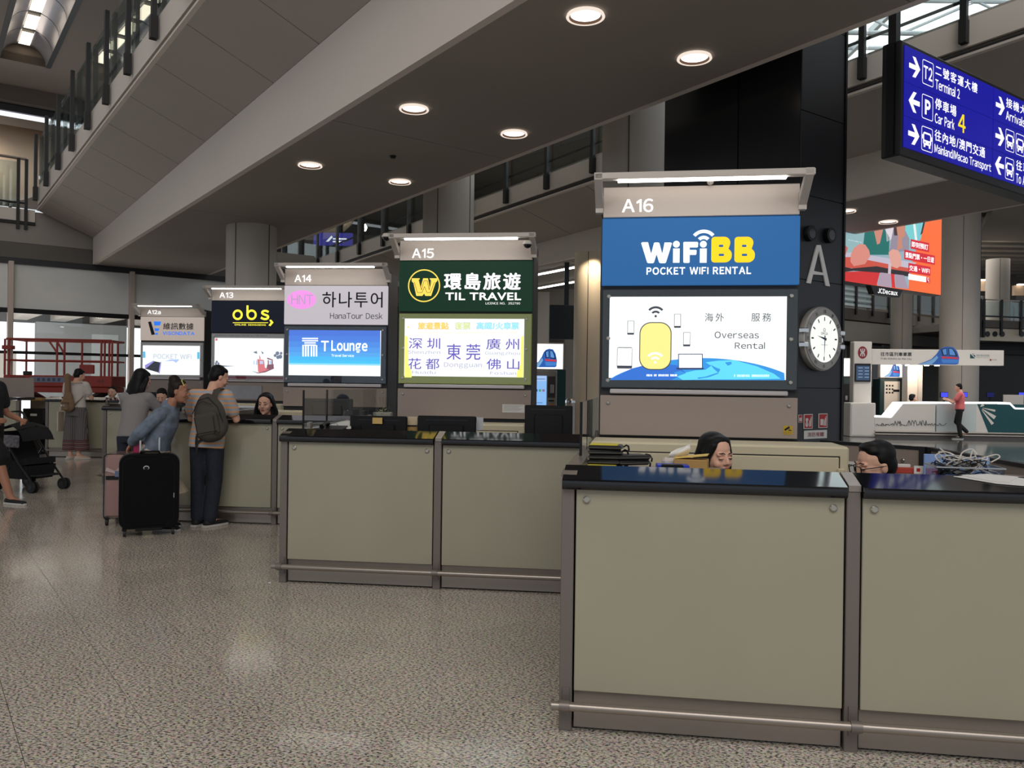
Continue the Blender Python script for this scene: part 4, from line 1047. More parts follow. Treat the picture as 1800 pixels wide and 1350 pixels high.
# --- A15: green sign, bright city list poster
M_green = emi('sign_green', rgb(20, 52, 36), .8)
E_gold = em2('gold_logo', 250, 216, 92, 1.05)
M_olive = emi('lightbox_olive', rgb(128, 134, 72), .55)
F15, t15, b15, s15 = make(701.5, 934, 8.12, TH15, (414.5, 423, 458.5, 548, 551.5, 675, 684.5, 735), (712, 560, 920.5, 663.5), M_lit, 'a15',
    'booth tower with dark green travel agency sign, numbered A15', 'A15', (725, 437.5, 763, 454), M_green, M_olive)
cx, cz2 = F15.L(746, 502.5); u = (F15.X(747, 502) - cx)
part('logo_ring', MB().arc(cx, cz2, 26.3 * u, 28.4 * u, 0, 360, -.0165, 40), E_gold, b15)
wq = [(724.5, 489.5), (738.5, 489.5), (738.5, 491.5), (736.5, 492), (740, 506), (744.5, 489.5), (753, 489.5), (756, 506), (758, 492), (756, 491.5), (756, 489.5), (769.5, 489.5), (769.5, 494), (766.5, 497), (758.5, 520.5), (748.5, 520.5), (746, 516.5), (743, 520.5), (732.5, 520.5), (727.5, 498), (724.5, 495)]
poly(F15, wq, E_gold, b15, -.0165, 'logo_letter')
M_line = em2('logo_line', 120, 84, 30, .5)
m = MB()
for a, b_ in (((738, 493.5), (741.5, 510)), ((741.5, 510), (746, 494)), ((746, 494), (752, 494)), ((752, 494), (755, 510)), ((755, 510), (759, 493.5)), ((729, 496.5), (734.5, 514.5)), ((734.5, 514.5), (742.5, 514.5)), ((742.5, 514.5), (747, 504)), ((747, 504), (751, 514.5)), ((751, 514.5), (757, 514.5)), ((757, 514.5), (764.5, 496.5))):
    A = Vector(F15.L(*a)); B = Vector(F15.L(*b_)); nrm = Vector((-(B - A).y, (B - A).x)).normalized() * .0022
    m.flat([tuple(A + nrm), tuple(A - nrm), tuple(B - nrm), tuple(B + nrm)], -.017)
part('logo_line', m, M_line, b15)
txt(F15, '環島旅遊', 781, 480, 915.5, 510, M_text, b15, bold=.03, space=1.1)
part('lettering', MB().text('TIL TRAVEL', F15.X(781.5), F15.X(914.5), F15.Z(848, 528), F15.Z(848, 514.5), -.0165, .022, 1.06, plain=True), M_text, b15)
txt(F15, 'LICENCE NO.  352790', 854, 531.5, 914.5, 535.5, M_text, b15, bold=.0, space=1.15)
E_or = em2('poster_orange', 236, 150, 60, 1.0); E_orl = em2('poster_orange_fill', 255, 214, 110, 1.2); E_gr = em2('poster_green', 110, 150, 110, 1.0); E_grl = em2('poster_green_fill', 236, 238, 180, 1.2)
E_cy = em2('poster_cyan', 70, 170, 214, 1.0); E_cyl = em2('poster_cyan_fill', 176, 232, 250, 1.2); E_pur = em2('poster_purple', 104, 84, 190, 1.0); E_yb = em2('poster_yellow_glow', 255, 246, 120, 1.1)
multi(F15, [[(712, 590), (717, 592), (718, 640), (724, 655), (724, 663.5), (711.5, 663.5)], [(920.5, 590), (916.5, 592), (915, 640), (909, 655), (908, 663.5), (920, 663.5)]], E_yb, s15, -.0095)
m = MB()
for k in range(5):
    pass
sx, sz = F15.L(718, 575); m = MB(); st = []
for k in range(10):
    r_ = .014 if k % 2 == 0 else .006; a = PI / 2 + PI * k / 5; st.append((sx + r_ * math.cos(a), sz + r_ * math.sin(a)))
m.flat(st, -.0098); part('star', m, E_orl, s15)
for s_, l, r, c1, c2 in (('旅遊景點', 735, 789, E_or, E_orl), ('套票', 800, 827, E_gr, E_grl), ('高鐵/火車票', 838, 912.5, E_cy, E_cyl)):
    txt(F15, s_, l, 566.5, r, 579.5, c1, s15, -.0098, .045); txt(F15, s_, l + .6, 567.1, r - .6, 578.9, c2, s15, -.0102, .018)
dashes(F15, 737, 911, 584, 585.6, em2('poster_faint', 252, 240, 205, 1.0), s15, -.0098, 40, 3)
for s_, l, t, r, b_ in (('深圳', 719, 594, 774, 613.5), ('廣州', 855, 595, 912.5, 615), ('花都', 718, 629.5, 772.5, 649.5), ('佛山', 855.5, 630.5, 913, 650), ('東莞', 785.5, 604.5, 844.5, 633)):
    txt(F15, s_, l, t, r, b_, E_pur, s15, -.0098, .004, 1.25)
E_pul = em2('poster_purple_thin', 168, 160, 200, 1.0)
for s_, l, t, r, b_ in (('Shenzhen', 717, 615.5, 774, 622.5), ('Guangzhou', 853, 617.5, 914, 625.5), ('Dongguan', 781, 637, 847, 648), ('Huadu', 725, 651, 766, 657.5), ('Foshan', 862, 652.5, 907.5, 659)):
    txt(F15, s_, l, t, r, b_, E_pul, s15, -.0098, -.004, 1.2)
# two small dome cameras on the lamp bar
for px, py, lb in ((689, 423.5, 'small white dome camera at the left end of the A15 lamp bar'), (931, 436, 'small white dome camera at the right end of the A15 lamp bar')):
    x, z = F15.L(px, py); c = thing('dome_camera', lb, 'camera', F15.W(x, -.2, z), -TH15, 'dome cameras on the A15 lamp bar')
    part('housing', MB().sweep([(0, 0, .035), (0, 0, .012), (0, 0, .0)], [.03, .045, .045], seg=18), M_white, c, smooth=True)
    part('dome', MB().ell((0, 0, -.002), (.036, .036, .034), 18, 10), M_blackgloss, c, smooth=True)

# --- A14: white sign, blue poster
M_signw = emi('sign_white', rgb(196, 190, 196), .9)
E_pinkl = em2('logo_pink', 238, 150, 228, 1.0); E_grey = em2('logo_grey', 176, 160, 186, .95); E_ink = em2('sign_ink', 24, 24, 30, .5)
E_b1 = em2('poster_blue_top', 72, 122, 226, 1.0); E_b2 = em2('poster_blue_mid', 76, 160, 242, 1.0); E_b3 = em2('poster_blue_low', 60, 196, 255, 1.0)
M_lbnavy = mat('lightbox_navy', rgb(30, 38, 58), .2)
F14, t14, b14, s14 = make(500, 680, 10.66, TH14, (465.5, 473, 502, 571, 573.5, 673.5, 681.5, 715), (508.5, 580, 669, 661.5), M_lit, 'a14',
    'booth tower with white tour desk sign and blue lit poster, numbered A14', 'A14', (518.5, 483.5, 548, 496), M_signw, M_lbnavy)
cx, cz2 = F14.L(531, 527); u = F14.X(532, 527) - cx
part('logo_oval', MB().disc(cx, cz2, 25.5 * u, -.0165, 36, 16 * u), E_pinkl, b14)
txt(F14, 'HNT', 513, 518.5, 551, 535, E_grey, b14, -.0168, -.006)
txt(F14, '하나투어', 567.5, 513, 673, 541, E_ink, b14, bold=.008)
txt(F14, 'HanaTour Desk', 581, 549.5, 673, 561, E_ink, b14, bold=.0)
bands = [(580, 590, 70, 118, 224), (590, 600, 72, 128, 230), (600, 610, 76, 142, 236), (610, 619, 80, 158, 242), (619, 626, 84, 172, 246), (626, 633, 70, 190, 252), (633, 638, 66, 200, 255), (638, 641, 150, 226, 255)]
for k, (y0, y1, r_, g_, b_) in enumerate(bands):
    x0, z1 = F14.L(508.5, y0); x1, _z = F14.L(669, y0); z0 = F14.L(508.5, y1)[1]
    part('poster_band', MB().rect(x0, x1, z0, z1, -.0096), em2('poster_band%d' % k, r_, g_, b_), s14)
m = MB()
for k in range(8):
    y0 = 594 + k * 3.9
    if k < 4: m.flat(F14.Q([(531.5 + (0 if k < 2 else 4), y0), (559.5 - (0 if k < 2 else 4), y0), (559.5 - (0 if k < 2 else 4), y0 + 2.2), (531.5 + (0 if k < 2 else 4), y0 + 2.2)]), -.0099)
for x in (532, 536.5, 541, 546.5, 551, 555.5): m.flat(F14.Q([(x, 609 - abs(x - 545) * .2), (x + 2.6, 609 - abs(x - 545) * .2), (x + 2.6, 626.5), (x, 626.5)]), -.0099)
part('logo_print', m, E_white, s14)
txt(F14, 'T', 565, 599, 578, 617.5, E_white, s14, -.0099, .02)
txt(F14, 'Lounge', 583, 598.5, 646, 623, E_white, s14, -.0099, .025)
txt(F14, 'Travel Service', 583, 622.5, 622.5, 627.5, E_white, s14, -.0099, .01)

# --- A13: dark sign with yellow letters, tram poster
M_navy = emi('sign_navy', rgb(22, 26, 38), .8); E_ylw = em2('logo_yellow', 250, 238, 70, 1.1)
M_lbgrey = mat('lightbox_grey', rgb(176, 168, 168), .3)
F13, t13, b13, s13 = make(372, 514, 13.6, TH13, (504.5, 508.5, 529, 584.5, 586.5, 668, 672.5, 704), (378, 594, 498, 660.5), M_lit, 'a13',
    'booth tower with dark sign and rounded yellow letters, numbered A13', 'A13', (386.5, 514, 410.5, 524), M_navy, M_lbgrey)
m = MB()
cx, cz2 = F13.L(418.5, 553.5); u = F13.X(419.5, 553.5) - cx
m.arc(cx, cz2, 5.4 * u, 9.0 * u, 0, 360, -.0165, 24)
cx, cz2 = F13.L(443, 553.5); m.arc(cx, cz2, 5.4 * u, 9.0 * u, 0, 360, -.0165, 24); m.rect(cx - 9.2 * u, cx - 5.6 * u, cz2 - 1 * u, cz2 + 16 * u, -.0165)
part('lettering', m, E_ylw, b13)
txt(F13, 's', 458.5, 544.5, 474, 563, E_ylw, b13, bold=.03)
m = MB(); m.flat(F13.Q([(410, 566.8), (472, 566.8), (472, 568), (410, 568)]), -.0165)
m.flat(F13.Q([(474, 562.5), (477.5, 562), (481.5, 567), (476, 573.5), (472.5, 572), (476.5, 567.2)]), -.0165)
part('lettering', m, E_ylw, b13)
txt(F13, 'ONLINE SENGSENG', 413, 569.5, 468, 572.8, E_ylw, b13, bold=.03, space=1.1)
txt(F13, 'EXPERIENCE HONG KONG AND SEE ALL THE SIGHTS', 379, 588.6, 470, 591.6, M_pink, s13, -.0045)
E_tr = em2('tram_red', 226, 120, 128, 1.0); E_trd = em2('tram_dark', 140, 84, 104, .9); E_tree = em2('tree_grey', 120, 126, 150, .95); E_trl = em2('tram_pale', 190, 206, 232, 1.1); E_strip = em2('poster_strip', 96, 40, 52, .5)
multi(F13, [[(453, 631), (464.5, 633), (466, 646), (474, 650), (456, 655), (454, 653)], [(456, 625), (457, 625), (459, 631), (456.5, 631)]], E_tr, s13, -.0098)
multi(F13, [[(470, 641), (481.5, 640), (481.5, 647), (468, 651.5)], [(470, 628.5), (480, 632), (480, 634), (470, 631)], [(442, 652), (455, 655), (467, 652), (482, 646), (482, 648), (467, 654.5), (454, 656.5)], [(471, 633), (473, 633), (473, 641), (471, 641)], [(478, 634), (480, 634), (480, 641), (478, 641)]], E_trd, s13, -.0098)
multi(F13, [[(457, 634), (463, 634.5), (463, 640), (457, 640)], [(446, 634), (448, 633), (448, 641), (446, 641)], [(451, 633), (453, 632), (453, 642), (450, 641)], [(474, 634), (478, 634), (478, 640), (474, 640)]], E_trl, s13, -.0101)
m = MB()
for (x, y, r_) in ((488, 621, 3.4), (493, 627, 3.6), (484, 625, 2.6), (489, 628, 3.2), (494.5, 621, 2.4), (381.5, 636, 2.2), (384.5, 639, 2.0), (380, 639, 2.0)):
    cx, cz2 = F13.L(x, y); m.disc(cx, cz2, r_ * (F13.X(x + 1, y) - cx), -.0098, 9)
m.flat(F13.Q([(445, 619), (452, 617), (452.5, 622), (449, 621)]), -.0098).flat(F13.Q([(459, 617), (464, 620), (462, 623)]), -.0098).flat(F13.Q([(378.5, 641), (400, 643), (415, 643.2), (400, 644.4), (378.5, 645)]), -.0098)
part('print', m, E_tree, s13)
x0, z1 = F13.L(378, 660.8); x1, z0 = F13.L(498, 667); part('print', MB().rect(x0, x1, z0, z1, -.0055), E_strip, s13)
cx, cz2 = F13.L(381, 597); part('print', MB().disc(cx, cz2, .022, -.0098, 10), E_tr, s13)

# --- A12a
M_sbe = emi('sign_beige', rgb(186, 172, 162), .8)
F12, t12, b12, s12 = make(247.5, 357.5, 17.3, TH12, (536, 542, 557, 599, 602, 662.5, 668, 690), (251.5, 607, 351, 659.5), M_lit, 'a12a',
    'farthest booth tower with beige sign and blue lettering, numbered A12a', 'A12a', (260, 545, 283, 552.5), M_sbe, M_lbgrey, reach=.32)
poly(F12, [(261, 566), (266, 565), (273, 588), (267, 589)], E_ink, b12)
E_vb = em2('logo_blue', 46, 120, 240, 1.0)
multi(F12, [[(271, 565), (284, 565.5), (282, 572), (272, 572.5)], [(272, 577), (281, 577.5), (279, 582), (273, 582)], [(273, 585), (279, 585.5), (277.5, 588.5), (273.5, 588.5)]], E_vb, b12)
txt(F12, '維訊數據', 287.5, 567.5, 341, 580, E_ink, b12, bold=.015)
txt(F12, 'VISONDATA', 286.5, 582.5, 342.5, 589.5, E_vb, b12, bold=.03)
multi(F12, [[(251.5, 618), (256, 618), (256, 629), (251.5, 629)], [(347, 619), (351, 619), (351, 631), (347, 631)]], em2('poster_tab', 90, 190, 236), s12, -.0098)
multi(F12, [[(255, 649), (272, 635), (282, 637), (279.5, 655), (255, 648)]], em2('poster_device', 36, 34, 58, .6), s12, -.0098)
multi(F12, [[(282, 636), (284, 636.5), (281, 657), (279, 655.5)], [(255, 642), (270, 634), (272, 635), (256, 648)]], em2('poster_lilac', 150, 140, 220), s12, -.0101)
txt(F12, 'POCKET WIFI', 270, 622, 337, 631.5, em2('poster_word', 196, 200, 214, 1.1), s12, -.0098, .02)
multi(F12, [[(287, 636), (300, 632), (316, 631.5), (310, 638), (305, 634.5), (292, 635)]], em2('poster_wash', 176, 196, 246, 1.1), s12, -.0096)
# ---------------------------------------------------------------- behind the counters
def steel_cabinet(F, x0, x1, ztop, label, depth=.42, split=None, group='cream steel cabinets under the booth towers'):
    t = thing('steel_cabinet', label, 'cabinet', F.W((x0 + x1) / 2, -.03, 0), -F.th, group)
    w = (x1 - x0) / 2
    part('body', MB().rbox(-w, w, -depth, -.005, 0, ztop, .012), M_cream, t)
    ds = [(-w + .05, w - .06)] if split is None else [(-w + .05, split - .03), (split + .03, w - .06)]
    for a, b_ in ds:
        part('shadow_line', MB().box(a - .008, b_ + .008, -depth - .002, -depth + .01, .1, ztop - .055), M_groove, t)
        d = part('door', MB().rbox(a, b_, -depth - .012, -depth + .01, .108, ztop - .063, .004), M_cream, t)
        h = MB(); h.rbox(b_ - .012, b_ + .03, -depth - .035, -depth - .008, ztop - .16, ztop - .125, .006).rbox(b_ - .008, b_ + .022, -depth - .03, -depth - .01, ztop - .21, ztop - .125, .005)
        part('handle', h, M_cream, d)
    return t
steel_cabinet(F16, -.04, 1.48, 1.155, 'cream steel cabinet behind the two staff of the blue wireless booth', split=.0)
steel_cabinet(F15, .28, 1.29, 1.13, 'cream steel cabinet behind the monitors of the green travel booth')
steel_cabinet(F14, -.1, 1.3, 1.13, 'cream steel cabinet behind the tour desk staff')
steel_cabinet(F13, -.1, 1.35, 1.13, 'cream steel cabinet under the dark sign with yellow letters')

# low partitions closing the nearest booth at its back and right
C16 = Face(O16[:2], TH16)
def local(F, p): v = Vector((p[0], p[1], 0)) - F.O; return v.dot(F.e1), v.dot(F.e2)
pts = [local(C16, at(px, 700, Y)) for px, Y in ((1442, 6.12), (1450, 6.07), (1627, 5.50), (1637, 5.47), (1830, 4.20))]
def lowpanel(a, b_, z, label, bolts=True):
    A = C16.W(a[0], a[1], 0); B = C16.W(b_[0], b_[1], 0); L_ = (B - A).length; ang = math.atan2(B.y - A.y, B.x - A.x)
    t = thing('low_partition', label, 'partition', A, ang, 'low partitions around the nearest booth')
    part('panel', MB().rbox(.03, L_ - .03, -.012, .012, .05, z - .02, .004), M_taupe, t)
    part('edge_trim', MB().box(.0, L_, -.02, .02, z - .02, z), M_dark, t)
    part('post', MB().box(-.02, .028, -.025, .025, 0, z), M_dark, t)
    part('post', MB().box(L_ - .028, L_ + .01, -.025, .025, 0, z), M_dark, t)
    m = MB()
    for bx in (.11, L_ - .14): bolt(m, bx, z - .10, -.012, .014)
    if bolts: part('bolt', m, M_bolt, t, smooth=True)
    return t
lowpanel(pts[1], pts[2], 1.12, 'taupe low partition behind the man with glasses')
lowpanel(pts[3], pts[4], 1.12, 'taupe low partition running forward on the right of the nearest booth')
lk = at(1463, 800, 6.0)
t = thing('tablet_arm', 'chrome clamp arm with a pale tablet edge on the low partition', 'tablet', (lk.x, lk.y - .12, 1.0), -.5)
part('tablet', MB().rbox(-.06, .12, -.12, .0, -.01, .0, .003).map(lambda p: Vector((p.x, p.y, p.z - .45 * (p.x + .06)))), M_white, t)
part('clamp', MB().sweep([(.0, .0, -.0), (.02, .05, .04), (.0, .09, .06)], .012, seg=10), M_chrome, t, smooth=True)

# worktop sit-ons, nearest booth -------------------------------------------------
def onc(F, px, py, z): return atz(px, py, z)
def pouch(x, y, z, rz, label, ylw):
    t = thing('zip_pouch', label, 'pouch', C16.W(x, y, z), -TH16 + rz, 'stacked black zip pouches on the desk shelf')
    m = MB().rbox(-.095, .085, -.07, .07, .0, .0245, .011); part('body', m, mat('pouch_nylon', rgb(30, 30, 30), .5, bump=.3, bscale=40), t, smooth=True, angle=60)
    m = MB(); m.box(-.094, .086, -.073, -.067, .010, .013).box(.083, .088, -.07, .07, .010, .013); part('zip', m, mat('zip_grey', rgb(92, 92, 84), .5), t)
    if ylw: part('piping', MB().rbox(-.085, .06, -.062, .062, .022, .029, .003), mat('pouch_yellow', rgb(206, 190, 60), .6), t)
    m = MB(); m.sweep([(.084, .03, .012), (.10, .03, .022), (.112, .01, .018), (.116, -.01, .0), (.108, -.02, -.012)], .005, seg=6); part('wrist_loop', m, M_black, t, smooth=True)
ZS = 1.06
shelf = thing('desk_shelf', 'dark shelf behind the nearest counter holding pouches and boxes', 'shelf', C16.W(.45, .82, 0), -TH16)
part('top', MB().rbox(-.36, .34, -.2, .22, ZS - .03, ZS, .004), M_taupe, shelf)
for sx in (-.34, .32): part('leg', MB().box(sx - .02, sx + .02, -.18, .2, 0, ZS - .03), M_dark, shelf)
px0, py0 = .16, .78
for k in range(4):
    pouch(px0 + .004 * (k % 2), py0, ZS + .028 + .0255 * k, .06 * ((k * 7) % 3 - 1), ('black zip pouch at the bottom of the stack', 'black zip pouch second from the bottom of the stack', 'black zip pouch just below the yellow-topped one', 'black zip pouch with yellow top, topmost of the stack')[k], k == 3)
pouch(px0 + .125, py0 + .02, ZS + .028, .5, 'black zip pouch leaning at the right of the stack, lower', False)
pouch(px0 + .13, py0 + .02, ZS + .055, .42, 'black zip pouch at the right of the stack, upper, with a wrist loop', False)
pouch(px0 + .0, py0 - .04, ZS + .001, -.12, 'flat black zip pouch with pale zip lying under the stack', True)
def sbox(name, label, cat, x, y, z, rz, w, d, h, mt, extra=None):
    t = thing(name, label, cat, C16.W(x, y, z), -TH16 + rz)
    part('body', MB().rbox(-w / 2, w / 2, -d / 2, d / 2, 0, h, .004), mt, t)
    if extra: extra(t)
    return t
sbox('blue_tray', 'bright blue plastic tray on the desk shelf', 'tray', .50, .71, ZS, .05, .16, .12, .042, mat('tray_blue', rgb(36, 62, 190), .4),
     lambda t: part('device', MB().rbox(-.06, .05, -.07, -.02, .024, .046, .006), M_black, t))
sbox('cardboard_box', 'small yellow and brown carton on the desk shelf', 'box', .60, .80, ZS, -.15, .17, .12, .065, mat('carton', rgb(176, 140, 82), .8),
     lambda t: part('flap', MB().box(-.085, .085, -.06, .06, .066, .070).map(lambda p: Vector((p.x, p.y, p.z + .12 * (p.x + .085)))), mat('carton_yellow', rgb(232, 196, 104), .7), t))
tp = thing('tissue_pack', 'white tissue sticking out of an opened pack', 'tissue', C16.W(.52, .84, ZS), -TH16)
m = MB(); rr_ = random.Random(3); q = []
for i in range(7):
    for j in range(7):
        u, v = i / 6 - .5, j / 6
        q.append((u * .13 * (1 - .3 * v) + .05 * v * v + .012 * math.sin(5 * v + i), .02 * math.sin(i * 1.3) + .02 * math.cos(j), .055 + v * .075 + .028 * u * (1 + v)))
m.add(q, [(i * 7 + j, (i + 1) * 7 + j, (i + 1) * 7 + j + 1, i * 7 + j + 1) for i in range(6) for j in range(6)])
part('tissue', m, mat('tissue_white', rgb(236, 234, 228), .9), tp, smooth=True, angle=180); part('pack', MB().rbox(-.07, .07, -.04, .04, .001, .065, .015), M_white, tp)

# right module: papers, folder, clear box of cables, leaflets, paper on the worktop
def paper(name, label, corners, z, th=.002, mt=None):
    P_ = [atz(px, py, z) for px, py in corners]; c = sum(P_, Vector()) / len(P_)
    m = MB().hprism([(p.x, p.y) for p in P_], z + .001, z + .001 + th); return solo(name, m, mt or M_paper, label, 'paper', (c.x, c.y, z))
def onslope(px, py):
    d = ray(px, py); e = C16.e2; O_ = C16.O.dot(e)   # meets z = 1.095 + .26 * (y + .032) of the sloping ledge
    k = (1.095 + .26 * (.032 - O_) - EYE) / (d.z - .26 * (d.x * e.x + d.y * e.y)); return Vector((d.x * k, d.y * k, EYE + d.z * k))
for k, (cs, lb) in enumerate((([(1676, 839), (1745, 836.5), (1830, 846), (1830, 858), (1752, 851.5)], 'white paper sheet lying on the sloping black worktop, right end'), ([(1690, 838), (1735, 836), (1790, 841), (1775, 850), (1740, 848)], 'second paper sheet on top of the one at the right end of the worktop'))):
    P_ = [onslope(*c) for c in cs]; up = Vector((0, 0, .0025 + .003 * k)); c = sum(P_, Vector()) / len(P_); n_ = len(P_)
    m = MB().add([p + up for p in P_] + [p + up + Vector((0, 0, .002)) for p in P_], [tuple(range(n_)), tuple(reversed(range(n_, 2 * n_)))] + [(i, i + n_, (i + 1) % n_ + n_, (i + 1) % n_) for i in range(n_)])
    solo('paper_sheet', m, M_paper, lb, 'paper', (c.x, c.y, c.z))
rs = thing('desk_shelf', 'taupe shelf behind the right-hand worktop holding cables and folders', 'shelf', C16.W(1.95, .9, 0), -TH16)
part('top', MB().rbox(-.32, .44, -.2, .2, ZS - .03, ZS, .004), M_taupe, rs)
for sx in (-.3, .40): part('leg', MB().box(sx - .02, sx + .02, -.18, .18, 0, ZS - .03), M_dark, rs)
def stand(px, py, Y): p = at(px, py, Y); return p
# clear box
bx = at(1694, 828, 4.02)
cb = thing('cable_box', 'clear plastic box heaped with tangled white and black cables', 'box', (bx.x, bx.y, ZS), -TH16 - .05)
bw, bd, bh = .145, .10, 1.5 - (819 - 686) / FPX * 4.0 - ZS
M_clear = glass('clear_plastic', (.86, .88, .90, 1))
w = MB()
for (x0, x1, y0, y1) in ((-bw, bw, -bd, -bd + .003), (-bw, bw, bd - .003, bd), (-bw, -bw + .003, -bd, bd), (bw - .003, bw, -bd, bd)): w.box(x0, x1, y0, y1, .003, bh)
part('tub', w, M_clear, cb)
part('base', MB().box(-bw, bw, -bd, bd, 0, .004), M_clear, cb)
rm_ = MB()
for (x0, x1, y0, y1) in ((-bw - .006, bw + .006, -bd - .006, -bd + .002), (-bw - .006, bw + .006, bd - .002, bd + .006), (-bw - .006, -bw, -bd, bd), (bw, bw + .006, -bd, bd)): rm_.box(x0, x1, y0, y1, bh - .006, bh)
part('rim', rm_, mat('clear_rim', rgb(176, 180, 184), .3), cb)
def coil(seed, hi, rad, mt, label, spread=1.0):
    r_ = random.Random(seed); P_ = []
    ph = r_.uniform(0, 6.28); ax = r_.uniform(.05, .11) * spread; ay = r_.uniform(.04, .075); tilt = r_.uniform(-.5, .5); cx_ = r_.uniform(-.05, .05)
    for k in range(34):
        a = ph + k * .42; P_.append((cx_ + ax * math.cos(a) * (1 + .12 * math.sin(k)), ay * math.sin(a), hi + .02 * math.sin(a * 1.7 + seed) + tilt * ax * math.cos(a) * .6 + .0006 * k))
    m = MB().sweep(P_, rad, seg=6); return tag(part('cable', m, mt, None, smooth=True), None, None) if False else part('cable', m, mt, cb, smooth=True)
M_cw = mat('cable_white', rgb(214, 208, 198), .5); M_cb = mat('cable_black', rgb(28, 28, 30), .5)
for k in range(6): coil(11 + k, bh * .35 + .012 * k, .003, M_cb, '')
for k in range(5): coil(40 + k, bh * .5 + .016 * k, .0028, M_cw, '')
for k, pts_ in enumerate(([(-.13, -.02, .02), (-.15, .0, .07), (-.09, .02, .10), (-.02, 0, .05)], [(-.03, 0, .03), (.0, .02, .10), (.05, .02, .125), (.07, 0, .08)], [(.07, 0, .02), (.10, .0, .06), (.17, .01, .09), (.185, .0, .07), (.13, -.02, .03)], [(.02, -.03, .03), (.035, -.03, .12), (.06, -.02, .05)], [(-.10, -.04, .01), (-.05, -.05, .06), (.02, -.05, .065)])):
    P_ = []
    V_ = [Vector(p) for p in pts_]; V_ = [V_[0]] + V_ + [V_[-1]]
    for i in range(1, len(V_) - 2):
        for s_ in range(8):
            t_ = s_ / 8; a, b_, c_, d_ = V_[i - 1], V_[i], V_[i + 1], V_[i + 2]
            P_.append(Matrix.Diagonal((.85, .9, .62)) @ (.5 * ((2 * b_) + (c_ - a) * t_ + (2 * a - 5 * b_ + 4 * c_ - d_) * t_ ** 2 + (3 * b_ - a - 3 * c_ + d_) * t_ ** 3)) + Vector((0, 0, bh)))
    part('cable', MB().sweep(P_, .0032, seg=6), M_cw, cb, smooth=True)
# blue folders behind the box
fo = at(1634, 830, 4.25)
for k, (dx, lb, rzz, w_) in enumerate(((0, 'pale blue upright folder left of the cable box', -.05, .15), (.15, 'pale blue upright folder behind the cable box', .04, .17))):
    f_ = thing('folder', lb, 'folder', (fo.x + dx + .06, fo.y + .02 - .03 * k, ZS), -TH16 + rzz, 'blue folders behind the cable box')
    part('cover', MB().rbox(-w_ / 2, w_ / 2, -.006, .006, 0, .108 - .010 * k, .003), mat('folder_blue', rgb(132, 160, 212), .4), f_)
    part('sheets', MB().box(-w_ / 2 + .004, w_ / 2 - .004, .0065, .014, .003, .100 - .010 * k), M_paper, f_)
lf = at(1610, 835, 4.35)
t = thing('leaflet_stack', 'red and white printed leaflets standing beside the blue folder', 'leaflets', (lf.x - .02, lf.y, ZS), -TH16)
part('leaflet', MB().rbox(-.15, .08, -.02, .02, 0, .030, .003), mat('leaflet_red', rgb(170, 60, 48), .5), t)
part('leaflet', MB().rbox(-.15, .0,   .024, .04, 0, .045, .003), M_paper, t)
part('leaflet', MB().rbox(.0, .085, -.03, -.022, 0, .042, .002), M_paper, t)
m = MB().rect(.012, .03, .012, .03, -.0305).rect(.05, .068, .012, .033, -.0305); part('print', m, M_red, t)
np_ = at(1478, 830, 4.9)
t = thing('notice_sheet', 'white notice sheet on the low partition, left of the man with glasses', 'paper', at(1480, 826, 5.6), -.45)
part('sheet', MB().box(-.095, .08, -.002, .0, -.10, .06), M_paper, t)
# CCTV sticker and notice
x0, z1 = F16.L(1376, 748); x1, z0 = F16.L(1393, 764)
t = thing('sticker', 'small yellow CCTV warning sticker on the taupe panel', 'sticker', F16.W((x0 + x1) / 2, -.014, z0), -TH16)
w2, h2 = (x1 - x0) / 2, z1 - z0
part('sheet', MB().box(-w2, w2, -.001, .0, 0, h2), mat('sticker_yellow', rgb(178, 148, 40), .5), t)
m = MB().flat([(-w2 * .8, h2 * .6), (w2 * .2, h2 * .95), (w2 * .4, h2 * .75), (-w2 * .6, h2 * .42)], -.0015).flat([(w2 * .1, h2 * .6), (w2 * .75, h2 * .5), (w2 * .75, h2 * .42), (w2 * .1, h2 * .45)], -.0015).text('CCTV', -w2 * .8, w2 * .7, h2 * .1, h2 * .3, -.0015)
part('print', m, M_black, t)
x0, z1 = F15.L(883.5, 710.5); x1, z0 = F15.L(922, 725.5)
t = thing('notice_sheet', 'small white notice sheet taped on the taupe panel of the green booth', 'paper', F15.W((x0 + x1) / 2, -.014, z0), -TH15)
part('sheet', MB().box(-(x1 - x0) / 2, (x1 - x0) / 2, -.0015, .0, 0, z1 - z0), M_paper, t)
m = MB()
for k in range(6): m.rect(-(x1 - x0) * .44, (x1 - x0) * (.42 - .1 * (k % 3)), (z1 - z0) * (.84 - k * .13), (z1 - z0) * (.88 - k * .13), -.002)
part('small_print', m, mat('print_grey', rgb(150, 150, 154), .7), t)

# monitors, seen from behind -----------------------------------------------------
def monitor(l, t_, r, b_, Y, th, label, mt=None, group=None):
    A = at(l, b_, Y); B = at(r, b_, Y); w_ = (B.x - A.x); c = (A + B) / 2; zt = at((l + r) / 2, t_, Y).z; zb = min(at((l + r) / 2, b_, Y).z - .03, 1.10)
    o = thing('monitor', label, 'monitor', (c.x, c.y, .74), -th, group); mt = mt or M_black
    hw_ = w_ / 2
    part('screen_back', MB().rbox(-hw_, hw_, -.02, .018, zb - .74, zt - .74, .008), mt, o)
    part('vent_slot', MB().box(-hw_ * .72, hw_ * .72, -.0215, -.0195, zt - .74 - .036, zt - .74 - .030), M_blackgloss, o)
    part('ridge', MB().rbox(-hw_ * .6, hw_ * .6, -.04, -.019, zb - .70, zt - .74 - .07, .01), mt, o)
    part('neck', MB().rbox(-.035, .035, -.03, -.0, .012, zb - .70, .008), mt, o)
    part('foot', MB().rbox(-.11, .11, -.10, .10, 0, .014, .006), mt, o)
    return o
